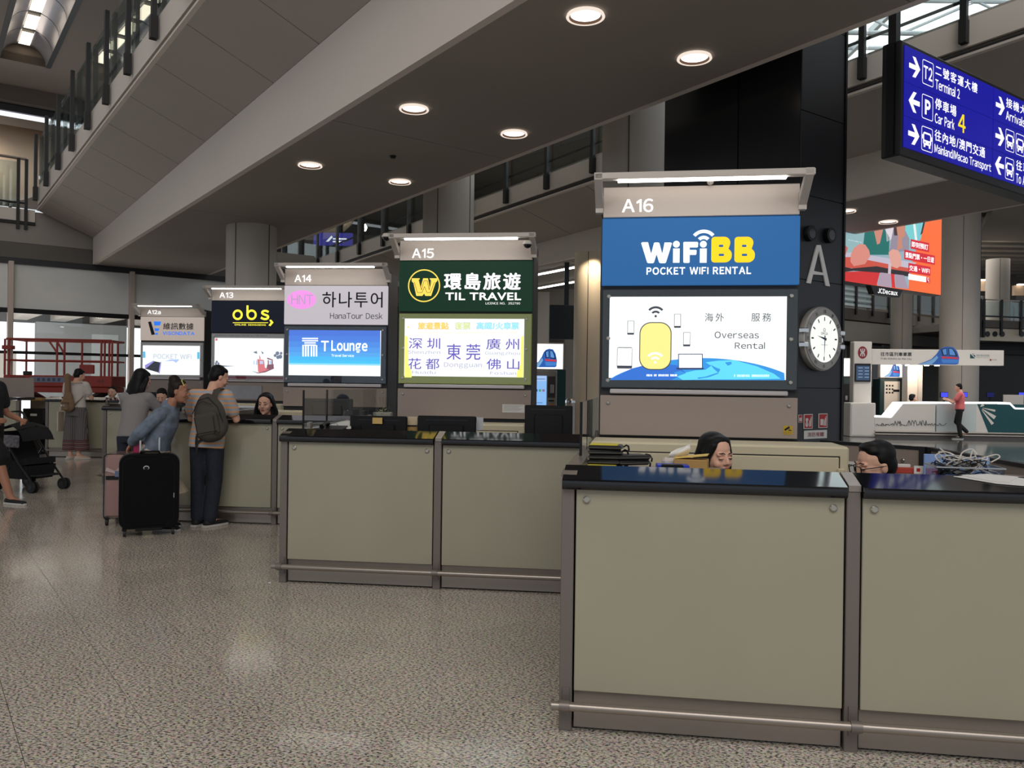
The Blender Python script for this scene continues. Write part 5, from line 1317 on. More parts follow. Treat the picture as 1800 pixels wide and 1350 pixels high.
monitor(614, 731, 717, 766, 6.78, TH15, 'black monitor with a yellow note on top, behind the green booth counter', group='monitors behind the green booth counter')
monitor(733.5, 731, 837.5, 766, 6.68, TH15, 'black monitor between the small carton and the hanging receipt', group='monitors behind the green booth counter')
monitor(922, 712.5, 1006, 767, 6.55, TH15, 'taller black monitor next to the glass side screen', group='monitors behind the green booth counter')
monitor(532, 700.5, 621, 731, 9.32, TH14, 'dark grey monitor on the tour desk counter', mat('monitor_grey', rgb(62, 60, 58), .5))
p0 = at(655, 734, 6.74); p1 = at(672.5, 745, 6.74)
t = thing('sticky_note', 'small yellow note stuck on the black monitor', 'note', (p0.x, p0.y, p1.z), -TH15)
part('sheet', MB().box(0, p1.x - p0.x, -.003, -.001, 0, p0.z - p1.z), mat('note_yellow', rgb(206, 172, 104), .7), t)
p0 = at(717, 733, 6.85); p1 = at(734, 766, 6.85)
t = thing('cardboard_box', 'small brown carton with an arrow between the two black monitors', 'box', ((p0.x + p1.x) / 2, p0.y, .74), -TH15)
part('body', MB().rbox(-.045, .045, -.04, .05, 0, .41, .003), mat('carton', rgb(176, 140, 82), .8), t)
part('pad', MB().box(-.045, .045, -.043, .05, .412, p0.z - .74), mat('note_pale', rgb(206, 186, 156), .7), t)
m = MB().flat([(-.012, .345), (.012, .345), (0, .375)], -.0415); part('arrow', m, M_black, t)
part('strap', MB().box(-.046, .046, -.0435, .05, .40, .412), M_black, t)
p0 = at(838, 733.5, 6.72); p1 = at(849.5, 757, 6.72)
t = thing('receipt', 'white paper slip hanging from the edge of the monitor', 'paper', (p0.x, p0.y, p1.z), -TH15)
part('sheet', MB().flat([(0, 0), ((p1.x - p0.x) * .8, .004), (p1.x - p0.x, .04), (p1.x - p0.x, p0.z - p1.z), (0, p0.z - p1.z)], -.002).add([], []), mat('slip', rgb(196, 198, 204), .8), t)

# telephone, papers, jars and plant on the green booth worktop
C15 = Face(O15[:2], TH15)
def on15(px, py, z=1.12): return atz(px, py, z)
p = on15(580, 756)
t = thing('telephone', 'dark desk telephone with a white cord, left end of the green booth worktop', 'telephone', (p.x + .02, p.y + .03, 1.101), -TH15)
part('base', MB().add([(-.09, -.08, 0), (.09, -.08, 0), (.09, .08, 0), (-.09, .08, 0), (-.09, -.08, .02), (.09, -.08, .02), (.09, .08, .05), (-.09, .08, .05)], [(0, 3, 2, 1), (4, 5, 6, 7), (0, 1, 5, 4), (1, 2, 6, 5), (2, 3, 7, 6), (3, 0, 4, 7)]), M_black, t)
part('handset', MB().sweep([(-.07, -.07, .045), (-.07, -.03, .06), (-.07, .03, .07), (-.07, .07, .065)], [.02, .014, .014, .02], seg=10), M_black, t, smooth=True)
part('cord', MB().sweep([(-.1, -.06, .01), (-.14, -.09, .006), (-.12, -.13, .006), (-.06, -.11, .006), (-.02, -.13, .006)], .004, seg=6), M_cw, t, smooth=True)
for k, (cs, lb) in enumerate((([(581, 748), (612, 739.5), (616, 744), (586, 751)], 'pale papers fanned beside the telephone, on the left'), ([(592, 745), (617, 740), (617, 754), (597, 754)], 'white papers against the left black monitor'))):
    paper('paper_sheet', lb, cs, 1.115 + .012 * k, .01, M_paper)
def jar(px, py, Y, label, fill):
    p = at(px, py, Y); t = thing('glass_jar', label, 'jar', (p.x, p.y, 1.102), 0, 'glass jars on the tour desk')
    part('glass', MB().sweep([(0, 0, 0), (0, 0, .075), (0, 0, .09)], [.05, .05, .046], seg=20), M_clear, t, smooth=True)
    if fill: part('sweets', MB().sweep([(0, 0, .004), (0, 0, .035)], [.044, .04], seg=14), mat('sweets', rgb(206, 150, 100), .7), t, smooth=True)
jar(640, 725, 9.0, 'glass jar with orange contents on the tour desk', True)
jar(612, 725, 9.05, 'empty clear jar beside the tour desk monitor', False)
p = at(673, 728, 8.95)
t = thing('potted_plant', 'small variegated plant in a square white pot on the tour desk', 'plant', (p.x, p.y, 1.102), -TH14)
part('pot', MB().rbox(-.10, .10, -.04, .04, 0, .075, .006), mat('pot', rgb(168, 166, 150), .6), t)
M_leaf = mat('leaf_pale', rgb(146, 156, 118), .6); rr_ = random.Random(5)
for k in range(34):
    a = rr_.uniform(0, 6.28); r_ = rr_.uniform(0, .08); h = rr_.uniform(.05, .13); s_ = rr_.uniform(.014, .024); c_ = Vector((r_ * math.cos(a), r_ * .5 * math.sin(a), h))
    d_ = Vector((math.cos(a), math.sin(a) * .6, .5)).normalized(); e_ = d_.cross(Vector((0, 0, 1))).normalized()
    m = MB().add([c_ - d_ * s_, c_ + e_ * s_ * .5, c_ + d_ * s_, c_ - e_ * s_ * .5, c_ + Vector((0, 0, .002))], [(0, 1, 4), (1, 2, 4), (2, 3, 4), (3, 0, 4)]); part('leaf', m, M_leaf, t)
for k in range(5):
    a = rr_.uniform(-1, 1); m = MB().sweep([(a * .06, 0, .08), (a * .08, .01, .16), (a * .13, .0, .24)], .0018, seg=5); part('stem', m, mat('stem', rgb(110, 104, 90), .7), t)
# office chair back + A14 details
p = at(632, 728, 9.75); t = thing('office_chair', 'dark office chair back behind the tour desk counter', 'chair', (p.x, p.y, 0), 0)
part('backrest', MB().rbox(-.18, .22, -.03, .03, .62, 1.20, .06), M_dark, t, smooth=True); part('stem', MB().cyl((0, 0, .1), (0, 0, .6), .03, 10), M_black, t)
part('seat', MB().rbox(-.22, .22, -.42, .02, .44, .52, .03), M_dark, t); part('foot', MB().rbox(-.25, .25, -.25, .25, 0, .06, .02), M_black, t)
# clear counter-top sheet at A13 and small white lamp/phone at A12a
x0, z1 = F13.L(404, 677.5); x1, z0 = F13.L(461, 702)
t = thing('poster_board', 'scuffed translucent board leaning on the panel under the tram poster', 'board', F13.W((x0 + x1) / 2, -.02, z0), -TH13)
part('sheet', MB().box(-.85 * 0 - (x1 - x0) / 2 - .35, (x1 - x0) / 2, -.012, -.003, 0, z1 - z0), mat('scuffed_board', rgb(146, 148, 156), .5, vary=.12, bscale=6), t)
p = at(211, 713, 13.0)
t = thing('desk_phone', 'white cradle telephone standing on the far worktop, left of the woman in grey', 'telephone', (p.x - .4, 12.2, 1.101), 0)
p = at(211, 713, 12.2); t.location = (p.x, 12.2, 1.101); FR[t.name] = Matrix.Translation(t.location)
part('base', MB().sweep([(0, 0, 0), (0, 0, .02), (0, 0, .05)], [.05, .04, .014], seg=16), M_white, t, smooth=True)
part('handset', MB().sweep([(0, 0, .04), (.0, 0, .08), (-.03, 0, .11), (-.025, 0, .16), (.03, 0, .17), (.035, 0, .14)], .012, seg=8), M_white, t, smooth=True)

# ---------------------------------------------------------------- hanging direction sign, top right
SO = at(1588, 77, 7.0); SFc = Face((SO.x, SO.y), -tile_rot)
z_t = SO.z; z_b = SFc.Z(1588, 259); Wd = 3.1
z_b = z_b - .0
sg = thing('direction_sign', 'big hanging direction sign with blue lit panels and white arrows', 'sign', (SO.x, SO.y, z_b - .06), tile_rot)
sg.location = (SO.x, SO.y, 0); FR[sg.name] = Matrix.Translation(Vector((SO.x, SO.y, 0))) @ Matrix.Rotation(tile_rot, 4, 'Z')
M_frame = mat('sign_frame', rgb(24, 24, 27), .4)
part('case', MB().rbox(-.035, Wd, .0, .17, z_b - .075, z_t + .03, .01), M_frame, sg)
part('case_fin', MB().box(-.05, -.034, .05, .12, z_b - .06, z_t + .02), M_black, sg)
part('hanger', MB().box(-.01, .06, .06, .13, z_t + .03, 5.6), M_frame, sg)
part('hanger', MB().box(2.95, 3.02, .06, .13, z_t + .03, 5.4), M_frame, sg)
SFc2 = SFc
zr = [z_t - .005, SFc.Z(1588, 143), SFc.Z(1588, 203), z_b]
xd = SFc.X(1744, 240)
def blue_panel(k):
    n = 'sign_panel_blue%d' % k
    if n in MATS: return MATS[n]
    m = emi(n, rgb(24, 24, 150), .8); return m
M_pb = emi('sign_panel_blue', rgb(26, 26, 160), .85)
panels = []
for i in range(3):
    for a, b_ in ((.012, xd - .006), (xd + .006, Wd - .01)):
        panels.append(part('lit_panel', MB().box(a, b_, -.006, .0, zr[i + 1] + .003, zr[i] - .003), M_pb, sg))
def sp(poly_, mt=None, par=0, y=-.0075, nm='arrow'): return part(nm, MB().flat([SFc.L(*c) for c in poly_], y), mt or M_text, panels[par])
M_sy = em2('sign_yellow4', 250, 222, 30, 1.0)
def arrow(l, cy, right, par, w=20.5, h=17):
    """arrow laid along the sign, sized in metres from its own row"""
    x0 = SFc.X(l, cy); x1 = SFc.X(l + w, cy + w * .42); zc = SFc.Z(l + w * .5, cy + w * .2); hh = (zr[0] - zr[1]) * .32; t_ = hh * .27
    s_ = 1 if right else -1; xm_ = (x0 + x1) / 2; hw_ = (x1 - x0) / 2
    X = lambda u: xm_ + s_ * u * hw_
    m = MB(); m.flat([(X(-1), zc - t_), (X(.6), zc - t_), (X(.6), zc + t_), (X(-1), zc + t_)], -.0075)
    for sg_ in (1, -1):
        m.flat([(X(1), zc), (X(.1), zc + sg_ * hh), (X(-.35), zc + sg_ * hh), (X(.5), zc)], -.0075)
    part('arrow', m, M_text, panels[par])
def rowc(i): return (zr[i] + zr[i + 1]) / 2
def xs(px): return SFc.X(px, 200)
rh = (zr[0] - zr[1])
def icon(px0, px1, i, par):
    x0, x1 = xs(px0), xs(px1); zc = rowc(i); hh = rh * .34; m = MB(); w_ = .006
    o = rrect(x0, x1, zc - hh, zc + hh, .02, 3); n_ = rrect(x0 + w_, x1 - w_, zc - hh + w_, zc + hh - w_, .016, 3); N_ = len(o)
    m.add([(p_[0], -.0075, p_[1]) for p_ in o] + [(p_[0], -.0075, p_[1]) for p_ in n_], [(k, (k + 1) % N_, N_ + (k + 1) % N_, N_ + k) for k in range(N_)])
    part('icon_frame', m, M_text, panels[par]); return x0, x1, zc, hh
def stext(s, px0, px1, i, f0, f1, par, mt=None, bold=.010, space=1.0):
    zc = rowc(i); part('lettering', MB().text(s, xs(px0), xs(px1), zc + rh * f0, zc + rh * f1, -.0078, bold, space), mt or M_text, panels[par])
for i, (rt, par) in enumerate(((True, 0), (False, 2), (True, 4))):
    x0, x1 = xs(1595.5), xs(1615); zc = rowc(i); hh = rh * .28; t_ = hh * .24; s_ = 1 if rt else -1; xm_ = (x0 + x1) / 2; hw_ = (x1 - x0) / 2
    def draw(x0, x1, s_, par_, zc=zc, hh=hh, t_=t_):
        xm_ = (x0 + x1) / 2; hw_ = (x1 - x0) / 2; X = lambda u: xm_ + s_ * u * hw_; m = MB()
        m.flat([(X(-1), zc - t_), (X(.7), zc - t_), (X(.7), zc + t_), (X(-1), zc + t_)], -.0075)
        for sg_ in (1, -1): m.flat([(X(1), zc), (X(.15), zc + sg_ * hh), (X(-.4), zc + sg_ * hh), (X(.42), zc)], -.0076)
        part('arrow', m, M_text, panels[par_])
    draw(x0, x1, s_, par)
    draw(xs(1749), xs(1764.5), 1 if i < 2 else -1, par + 1)
x0, x1, zc, hh = icon(1619, 1638.5, 0, 0); part('lettering', MB().text('T2', x0 + .02, x1 - .02, zc - hh * .55, zc + hh * .55, -.0078, .02), M_text, panels[0])
x0, x1, zc, hh = icon(1619, 1638.5, 1, 2); part('lettering', MB().text('P', x0 + .05, x1 - .045, zc - hh * .62, zc + hh * .62, -.0078, .05), M_text, panels[2])
def bus(x0, x1, zc, hh, par):
    w_ = x1 - x0; m = MB(); m.flat(rrect(x0 + w_ * .14, x1 - w_ * .14, zc - hh * .5, zc + hh * .55, w_ * .12, 3), -.0078)
    m.rect(x0 + w_ * .2, x0 + w_ * .34, zc - hh * .7, zc - hh * .5, -.0078).rect(x1 - w_ * .34, x1 - w_ * .2, zc - hh * .7, zc - hh * .5, -.0078).rect(x0 + w_ * .04, x0 + w_ * .12, zc - hh * .05, zc + hh * .3, -.0078).rect(x1 - w_ * .12, x1 - w_ * .04, zc - hh * .05, zc + hh * .3, -.0078)
    part('pictogram', m, M_text, panels[par]); m = MB().flat(rrect(x0 + w_ * .22, x1 - w_ * .22, zc - hh * .1, zc + hh * .4, w_ * .06, 3), -.0081); m.disc(x0 + w_ * .3, zc - hh * .3, w_ * .05, -.0081, 8).disc(x1 - w_ * .3, zc - hh * .3, w_ * .05, -.0081, 8); part('pictogram', m, M_pb, panels[par])
bus(*icon(1619, 1638.5, 2, 4), 4)
stext('二號客運大樓', 1642, 1716, 0, .06, .36, 0, bold=.012, space=1.15)
stext('Terminal 2', 1642, 1685, 0, -.34, -.04, 0)
stext('停車場', 1642, 1679.5, 1, .06, .38, 2, bold=.012, space=1.1)
stext('Car Park', 1642, 1676.5, 1, -.34, -.04, 2)
stext('4', 1683, 1696, 1, -.32, .22, 2, mt=M_sy, bold=.015)
stext('往內地/澳門交通', 1642, 1731, 2, .06, .38, 4, bold=.012, space=1.08)
stext('Mainland/Macao Transport', 1642, 1742, 2, -.36, -.03, 4)
stext('接機大堂', 1767, 1813, 0, .06, .36, 1, bold=.008, space=1.1); stext('Arrivals Hall', 1767, 1816, 0, -.34, -.04, 1)
bus(*icon(1767, 1782, 1, 3), 3); bus(*icon(1785, 1800, 1, 3), 3); bus(*icon(1767, 1782, 2, 5), 5)
stext('往車站', 1786, 1820, 2, .06, .38, 5, bold=.01, space=1.1); stext('To AsiaWorld', 1786, 1832, 2, -.36, -.03, 5)

# ---------------------------------------------------------------- advertising screen
LO = at(1470, 493, 15.0); LFc = Face((LO.x, LO.y), -tile_rot)
led = thing('advertising_screen', 'large hanging advertising screen with orange side and holiday picture', 'screen', (LO.x, LO.y, 0), tile_rot)
xr_ = LFc.X(1654, 450); zb_ = LFc.Z(1560, 505); zt_ = zb_ + 1.95
part('case', MB().box(-1.2, xr_ + .02, .0, .25, zb_ - .012, zt_ + .05), M_black, led)
for xh in (.2, xr_ - .3): part('hanger', MB().box(xh, xh + .08, .1, .18, zt_, 6.2), M_black, led)
E_orange = em2('screen_orange', 246, 108, 52, .95)
sc_ = part('screen', MB().box(-1.15, xr_, -.006, 0, zb_, zt_), E_orange, led)
def lp(pts_, col, k, nm='picture'):
    n = 'screen_%d_%d_%d' % col
    return part(nm, MB().flat([LFc.L(*c) for c in pts_], -.0065 - .0004 * k), em2(n, *col, .9), sc_)
BIGT = 300
lp([(1380, 340), (1642, 340), (1627, 390), (1612, 432), (1600, 470), (1596, 508), (1470, 488), (1380, 478)], (150, 178, 190), 0)
lp([(1590, 375), (1628, 370), (1618, 420), (1606, 440), (1588, 420)], (120, 206, 208), 1)
for k, c in enumerate([((1604, 390), (1608, 390), (1612, 424), (1608, 424)), ((1616, 380), (1620, 380), (1615, 428), (1612, 424)), ((1625, 378), (1630, 372), (1621, 410), (1617, 414))]): lp(c, ((236, 240, 236), (120, 196, 214), (52, 44, 44))[k], 2)
lp([(1470, 410), (1485, 408), (1480, 440), (1470, 446)], (226, 62, 52), 1)
lp([(1480, 415), (1520, 402), (1516, 446), (1484, 450)], (150, 186, 190), 1)
lp([(1519, 410), (1530, 402), (1536, 404), (1546, 404), (1554, 402), (1563, 418), (1562, 448), (1515, 448)], (26, 112, 104), 2)
lp([(1535, 403), (1552, 402), (1546, 428), (1541, 430)], (206, 140, 120), 3)
lp([(1556, 400), (1570, 398), (1574, 400), (1568, 420), (1558, 425)], (224, 214, 222), 2)
lp([(1570, 402), (1588, 400), (1598, 420), (1597, 440), (1562, 446), (1566, 420)], (150, 140, 156), 3)
lp([(1574, 398), (1591, 396), (1590, 414), (1584, 420), (1586, 436), (1576, 440), (1578, 416)], (202, 136, 112), 4)
lp([(1570, 400), (1575, 398), (1577, 414), (1571, 414)], (64, 44, 44), 5)
lp([(1483, 444), (1498, 444), (1610, 462), (1600, 474), (1560, 466), (1486, 452)], (196, 190, 206), 3)
lp([(1478, 452), (1500, 452), (1564, 465), (1600, 472), (1600, 480), (1478, 470)], (206, 84, 66), 4)
lp([(1495, 448), (1500, 436), (1510, 429), (1520, 430), (1527, 440), (1529, 450), (1520, 464), (1500, 468), (1494, 460)], (222, 142, 128), 5)
lp([(1470, 440), (1482, 428), (1490, 436), (1484, 452), (1476, 462), (1470, 462)], (206, 104, 96), 5)
lp([(1561, 444), (1568, 438), (1578, 440), (1583, 450), (1584, 466), (1576, 472), (1566, 468)], (226, 164, 148), 5)
lp([(1470, 466), (1496, 472), (1540, 468), (1570, 474), (1598, 478), (1596, 486), (1550, 480), (1500, 476), (1470, 480)], (44, 36, 40), 6)
lp([(1470, 488), (1482, 478), (1510, 477), (1546, 479), (1540, 502), (1470, 492)], (212, 48, 48), 6)
lp([(1547, 479), (1564, 481), (1567, 506), (1541, 502)], (176, 156, 174), 7)
lp([(1565, 481), (1571, 482), (1573, 506), (1567, 505)], (220, 44, 46), 7)
lp([(1572, 482), (1588, 484), (1596, 508), (1574, 506)], (170, 150, 168), 7)
lp([(1561, 462), (1566, 463), (1565, 482), (1560, 481)], (206, 190, 200), 8)
E_sred = (214, 34, 52)
for cs, s_, ts in (([(1599.5, 421.5), (1632, 426), (1632, 443.5), (1599.5, 437)], '即刻預訂', (1604, 426, 1628, 438.5)), ([(1588.5, 440), (1642.5, 448.5), (1642, 465.5), (1588.5, 456)], '景點門票・一日遊', (1591.5, 446, 1640, 461.5)), ([(1596, 463), (1635, 468.5), (1634.5, 484.5), (1596, 479.5)], '交通・WIFI', (1598, 466.5, 1633, 479.5))):
    x0 = LFc.X(cs[0][0], 450); x1 = LFc.X(cs[1][0], 450); zc0 = (LFc.L(*cs[0])[1] + LFc.L(*cs[1])[1]) / 2; zc1 = (LFc.L(*cs[2])[1] + LFc.L(*cs[3])[1]) / 2
    b_ = part('picture', MB().rect(x0, x1, zc1, zc0, -.0105), em2('screen_label', *E_sred, .9), sc_)
    h_ = zc0 - zc1; part('lettering', MB().text(s_, x0 + h_ * .2, x1 - h_ * .2, zc1 + h_ * .2, zc0 - h_ * .2, -.0112, .015), M_text, sc_)
x0, z1 = LFc.L(1596, 481.5); x1, z0 = LFc.L(1627, 497); part('picture', MB().rect(x0, x1, z0 + .01, z1, -.0105), E_white, sc_)
x2 = LFc.X(1634, 490); part('picture', MB().rect(x1 + .005, x2, z0, z1 - .015, -.0105), em2('screen_label', *E_sred, .9), sc_)
cxk = (x1 + x2) / 2; m = MB().arc(cxk, (z0 + z1) / 2 + .02, .022, .032, 0, 360, -.0112, 12).flat([(cxk + .01, (z0 + z1) / 2 - .005), (cxk + .02, (z0 + z1) / 2 + .003), (cxk + .045, (z0 + z1) / 2 - .045), (cxk + .035, (z0 + z1) / 2 - .052)], -.0112); part('magnifier', m, M_text, sc_)
part('lettering', MB().text('KL', x0 + .05, x0 + .1, z0 + .05, z1 - .045, -.0112), em2('screen_label', *E_sred, .9), sc_)
x0, z1 = LFc.L(1470, 418); x1, z0 = LFc.L(1513, 424); part('lettering', MB().text('AND WIFI', x0 - .22, x1, z0 - .02, z1, -.0112, .02), M_text, sc_)
zt2_ = zb_ - .013; q = [(LFc.X(1530, 505), zt2_), (LFc.X(1586, 505), zt2_), (LFc.X(1580, 505), zt2_ - .155), (LFc.X(1536, 505), zt2_ - .155)]
part('name_tab', MB().prism(q, -.01, .1), M_black, led)
x0 = LFc.X(1542, 505); x1 = LFc.X(1577, 505); part('lettering', MB().text('JCDecaux', x0, x1, zt2_ - .125, zt2_ - .03, -.012, .02), M_text, led)

# ---------------------------------------------------------------- train ticket counter, far right
TO = at(1494, 769, 25.8); TO.z = 0; TF = Face((TO.x, TO.y), math.radians(3))
M_tw = mat('ticket_white', rgb(216, 208, 198), .4); M_teal = mat('ticket_teal', rgb(20, 72, 76), .35)
tc = thing('ticket_counter', 'white ticket counter with a lit edge, skyline drawing and teal end', 'counter', TF.W(0, 0, 0), -TF.th)
XX = lambda px: TF.X(px, 740); ZZ = lambda py, px=1640: TF.Z(px, py)
part('left_desk', MB().rbox(0, XX(1539), 0, .6, .0, ZZ(708, 1510), .02), M_tw, tc)
part('left_door', MB().box(XX(1497), XX(1536), -.012, .0, ZZ(765, 1515), ZZ(711, 1515)), M_tw, tc)
base_t = ZZ(760, 1600)
def prof(px0, px1, top0, top1, mt, nm, y0=.0, y1=.7, y0b=None):
    m = MB().prism([(XX(px0), base_t), (XX(px1), base_t), (XX(px1), ZZ(top1, px1)), (XX(px0), ZZ(top0, px0))], y0, y1); return part(nm, m, mt, tc)
prof(1537, 1565, 733.5, 733.5, M_tw, 'front_panel'); prof(1565, 1585, 733.5, 710, M_tw, 'front_panel'); prof(1585, 1644, 710, 710, M_tw, 'front_panel')
prof(1646, 1682, 709, 709, mat('ticket_glass', rgb(190, 196, 194), .08), 'front_panel'); prof(1682, 1716, 709, 709, mat('ticket_pale', rgb(192, 200, 196), .2), 'front_panel')
m = MB().prism([(XX(1738), base_t), (XX(1900), base_t), (XX(1900), ZZ(712, 1790)), (XX(1717), ZZ(710, 1720))], .0, .7); part('front_panel', m, M_teal, tc)
m = MB().prism([(XX(1716), base_t), (XX(1738), base_t), (XX(1717), ZZ(710, 1720)), (XX(1716), ZZ(710, 1720))], .0, .7); part('front_panel', m, M_tw, tc)
m = MB()
for a0, a1, r0, r1 in ((-8, -16, 5, 28), (-28, -40, 5, 33), (-48, -56, 6, 38), (60, 20, 2, 9)):
    ox, oz = TF.L(1722, 716); u = XX(1701) - XX(1700)
    A0, A1 = math.radians(a0), math.radians(a1); m.flat([(ox + r0 * u * math.cos(A0), oz + r0 * u * math.sin(A0)), (ox + r1 * u * math.cos(A0), oz + r1 * u * math.sin(A0)), (ox + r1 * u * math.cos(A1), oz + r1 * u * math.sin(A1)), (ox + r0 * u * math.cos(A1), oz + r0 * u * math.sin(A1))], -.004)
part('ray_emblem', m, M_tw, tc)
M_strip = emi('counter_light', (1, 1, 1, 1), 1.8)
lines = [(1537, 732), (1566, 733), (1586, 708.5), (1644, 708), (1700, 708.5), (1774, 708.5), (1784, 718), (1860, 719.5)]
for a, b_ in zip(lines[:-1], lines[1:]):
    A = Vector(TF.L(*a)); B = Vector(TF.L(*b_)); n_ = Vector((-(B - A).y, (B - A).x)).normalized() * .023
    part('light_strip', MB().prism([tuple(A - n_), tuple(B - n_), tuple(B + n_), tuple(A + n_)], -.02, .72), M_strip, tc)
part('plinth', MB().box(XX(1540), XX(1900), .05, .65, 0, base_t), M_steeldark, tc)
for k, z in enumerate((.10, .18)): part('foot_rail', MB().cyl((XX(1537), -.06, z), (XX(1900), -.06, z), .03, 8), M_steel, tc, smooth=True)
rs_ = random.Random(9); sky_ = [(1540 + k * 1.75, 748 - rs_.choice((0, 1, 2, 3, 6, 8, 9)) * (1 if 18 < k < 56 else .45)) for k in range(72)]
m = MB(); ty = -.006
for k, (a, b_) in enumerate(zip(sky_[:-1], sky_[1:])):
    A = Vector(TF.L(*a)); B = Vector(TF.L(*b_)); n_ = Vector((-(B - A).y, (B - A).x)).normalized() * .009; m.flat([tuple(A - n_), tuple(B - n_), tuple(B + n_), tuple(A + n_)], ty)
    if rs_.random() < .3: m.flat([(A.x - .008, A.y), (A.x + .008, A.y), (A.x + .008, TF.L(a[0], 749)[1]), (A.x - .008, TF.L(a[0], 749)[1])], ty)
part('skyline_drawing', m, mat('drawing_ink', rgb(92, 92, 92), .7), tc)
# sign post, beam with the train picture
tp_ = thing('ticket_sign', 'white overhead ticket sign on a post with a blue train picture', 'sign', TF.W(0, .3, 0), -TF.th)
FR[tp_.name] = Matrix.Translation(TF.W(0, 0, 0)) @ Matrix.Rotation(-TF.th, 4, 'Z'); tp_.location = TF.W(0, 0, 0)
Yq = .78
part('post_board', MB().rbox(XX(1515), XX(1548), Yq, Yq + .35, 0, ZZ(598, 1530), .02), M_tw, tp_)
part('beam', MB().rbox(XX(1548) + .005, XX(1788), Yq + .02, Yq + .3, ZZ(640.5, 1660), ZZ(612.5, 1660), .01), M_tw, tp_)
for px in (1600, 1616, 1651, 1670): part('beam_lamp', MB().sweep([(XX(px), Yq + .15, ZZ(640.5, 1660)), (XX(px), Yq + .15, ZZ(640.5, 1660) - .03)], .07, seg=12), M_tube, tp_)
ox, oz = TF.L(1532.5, 618); u = XX(1533) - XX(1532)
M_mtr = mat('roundel_red', rgb(136, 36, 40), .4)
part('roundel', MB().disc(ox, oz, 8.6 * u, Yq - .004, 28, 11.5 * u), M_mtr, tp_)
m = MB()
for s_ in (1, -1):
    m.arc(ox, oz + s_ * 4.6 * u, 2.6 * u, 4.3 * u, 180 if s_ > 0 else 0, 360 if s_ > 0 else 180, Yq - .008, 12, 1.2)
    m.rect(ox - .75 * u, ox + .75 * u, oz - (0 if s_ > 0 else 7.5 * u), oz + (7.5 * u if s_ > 0 else 0), Yq - .008)
    for q in (-1, 1): m.rect(ox + q * 3.45 * u - .85 * u, ox + q * 3.45 * u + .85 * u, oz + (4.6 * u if s_ > 0 else -6.8 * u), oz + (6.8 * u if s_ > 0 else -4.6 * u), Yq - .008)
m.rect(ox - 1.5 * u, ox + 1.5 * u, oz - 1.6 * u, oz + 1.6 * u, Yq - .008)
part('roundel_mark', m, M_paper, tp_)
part('display', MB().rbox(XX(1516.5), XX(1545.5), Yq - .05, Yq - .005, ZZ(671, 1530), ZZ(638, 1530), .01), M_blackgloss, tp_)
x0, x1 = XX(1519), XX(1543); z0, z1 = ZZ(668, 1530), ZZ(642, 1530); part('display_face', MB().rect(x0, x1, z0, z1, Yq - .052), em2('display_blue', 62, 82, 108, .8), tp_)
m = MB()
for r_ in range(2):
    for c_ in range(4): m.rect(x0 + .06 + r_ * .2, x0 + .2 + r_ * .2, z1 - .08 - c_ * .1, z1 - .05 - c_ * .1, Yq - .053)
part('display_text', m, em2('display_light', 130, 150, 176, .8), tp_)
def tt(s, l, t_, r, b_, mt, bold=0.0, par=None): x0, z1 = TF.L(l, t_); x1, z0 = TF.L(r, b_); part('lettering', MB().text(s, x0, x1, z0, z1, Yq + .015, bold), mt, tp_)
tt('往市區列車車票', 1565.5, 617, 1622, 625, M_ink, .012); tt('Train tickets to the city', 1565.5, 627, 1622, 632, M_ink, .006)
def train(F, l, t_, r, b_, y, par, lit, tag_):
    """blue express train, three-quarter view, as flat print"""
    s_ = .95 if lit else None
    def mk(n, c): return em2('train_%s_%s' % (n, tag_), *c, s_) if lit else mat('train_' + n, rgb(*c), .5)
    X_ = lambda u: l + (r - l) * u; Y_ = lambda v: t_ + (b_ - t_) * v
    P_ = lambda pts_, mt, k, nm='train_print': part(nm, MB().flat([F.L(X_(a), Y_(b2)) for a, b2 in pts_], y - .0006 * k), mt, par)
    P_([(0, 1), (.18, .86), (.34, .70), (.46, .42), (.52, .20), (.60, .06), (.72, 0), (.86, .04), (.95, .26), (1, .62), (.985, .95), (.93, 1)], mk('blue', (44, 96, 178)), 0)
    P_([(.02, 1), (.2, .88), (.36, .72), (.47, .5), (.5, .62), (.42, .84), (.34, .99)], mk('pale', (120, 170, 214)), 1)
    P_([(.56, .16), (.70, .07), (.72, .5), (.60, .52)], mk('dark', (24, 34, 60)), 1); P_([(.74, .08), (.84, .10), (.92, .32), (.96, .56), (.75, .52)], mk('dark', (24, 34, 60)), 1)
    P_([(.60, .18), (.69, .12), (.70, .46), (.63, .46)], mk('glassy', (96, 152, 220)), 2); P_([(.76, .12), (.83, .14), (.89, .34), (.91, .5), (.77, .47)], mk('glassy', (96, 152, 220)), 2)
    P_([(.57, .55), (.96, .60), (.99, .70), (.58, .66)], mk('red', (206, 60, 74)), 2)
    P_([(.57, .70), (.99, .74), (.98, .92), (.6, .92)], mk('mid', (70, 130, 206)), 1)
train(TF, 1632, 607, 1708, 639.5, Yq + .012, tp_, False, 'a')
def logo_sq():
    x0, z1 = TF.L(1728, 620); x1, z0 = TF.L(1737, 628.5); part('emblem', MB().rect(x0, x1, z0, z1, Yq + .014), M_teal, tp_)
    part('emblem', MB().flat([(x0, z1), (x0 + .04, z1), (x1, z0 + .03), (x1, z0)], Yq + .0125).flat([(x0 + .05, z1 - .02), (x1, z1 - .0), (x1, z1 - .05)], Yq + .0125), M_paper, tp_)
logo_sq()
tt('機場快綫', 1739, 621, 1763, 625.5, mat('grey_ink', rgb(150, 160, 160), .6)); tt('Airport Express', 1739, 626, 1763, 628.5, mat('grey_ink', rgb(150, 160, 160), .6)); tt('MTR', 1768, 630, 1776, 632.5, M_mtr)
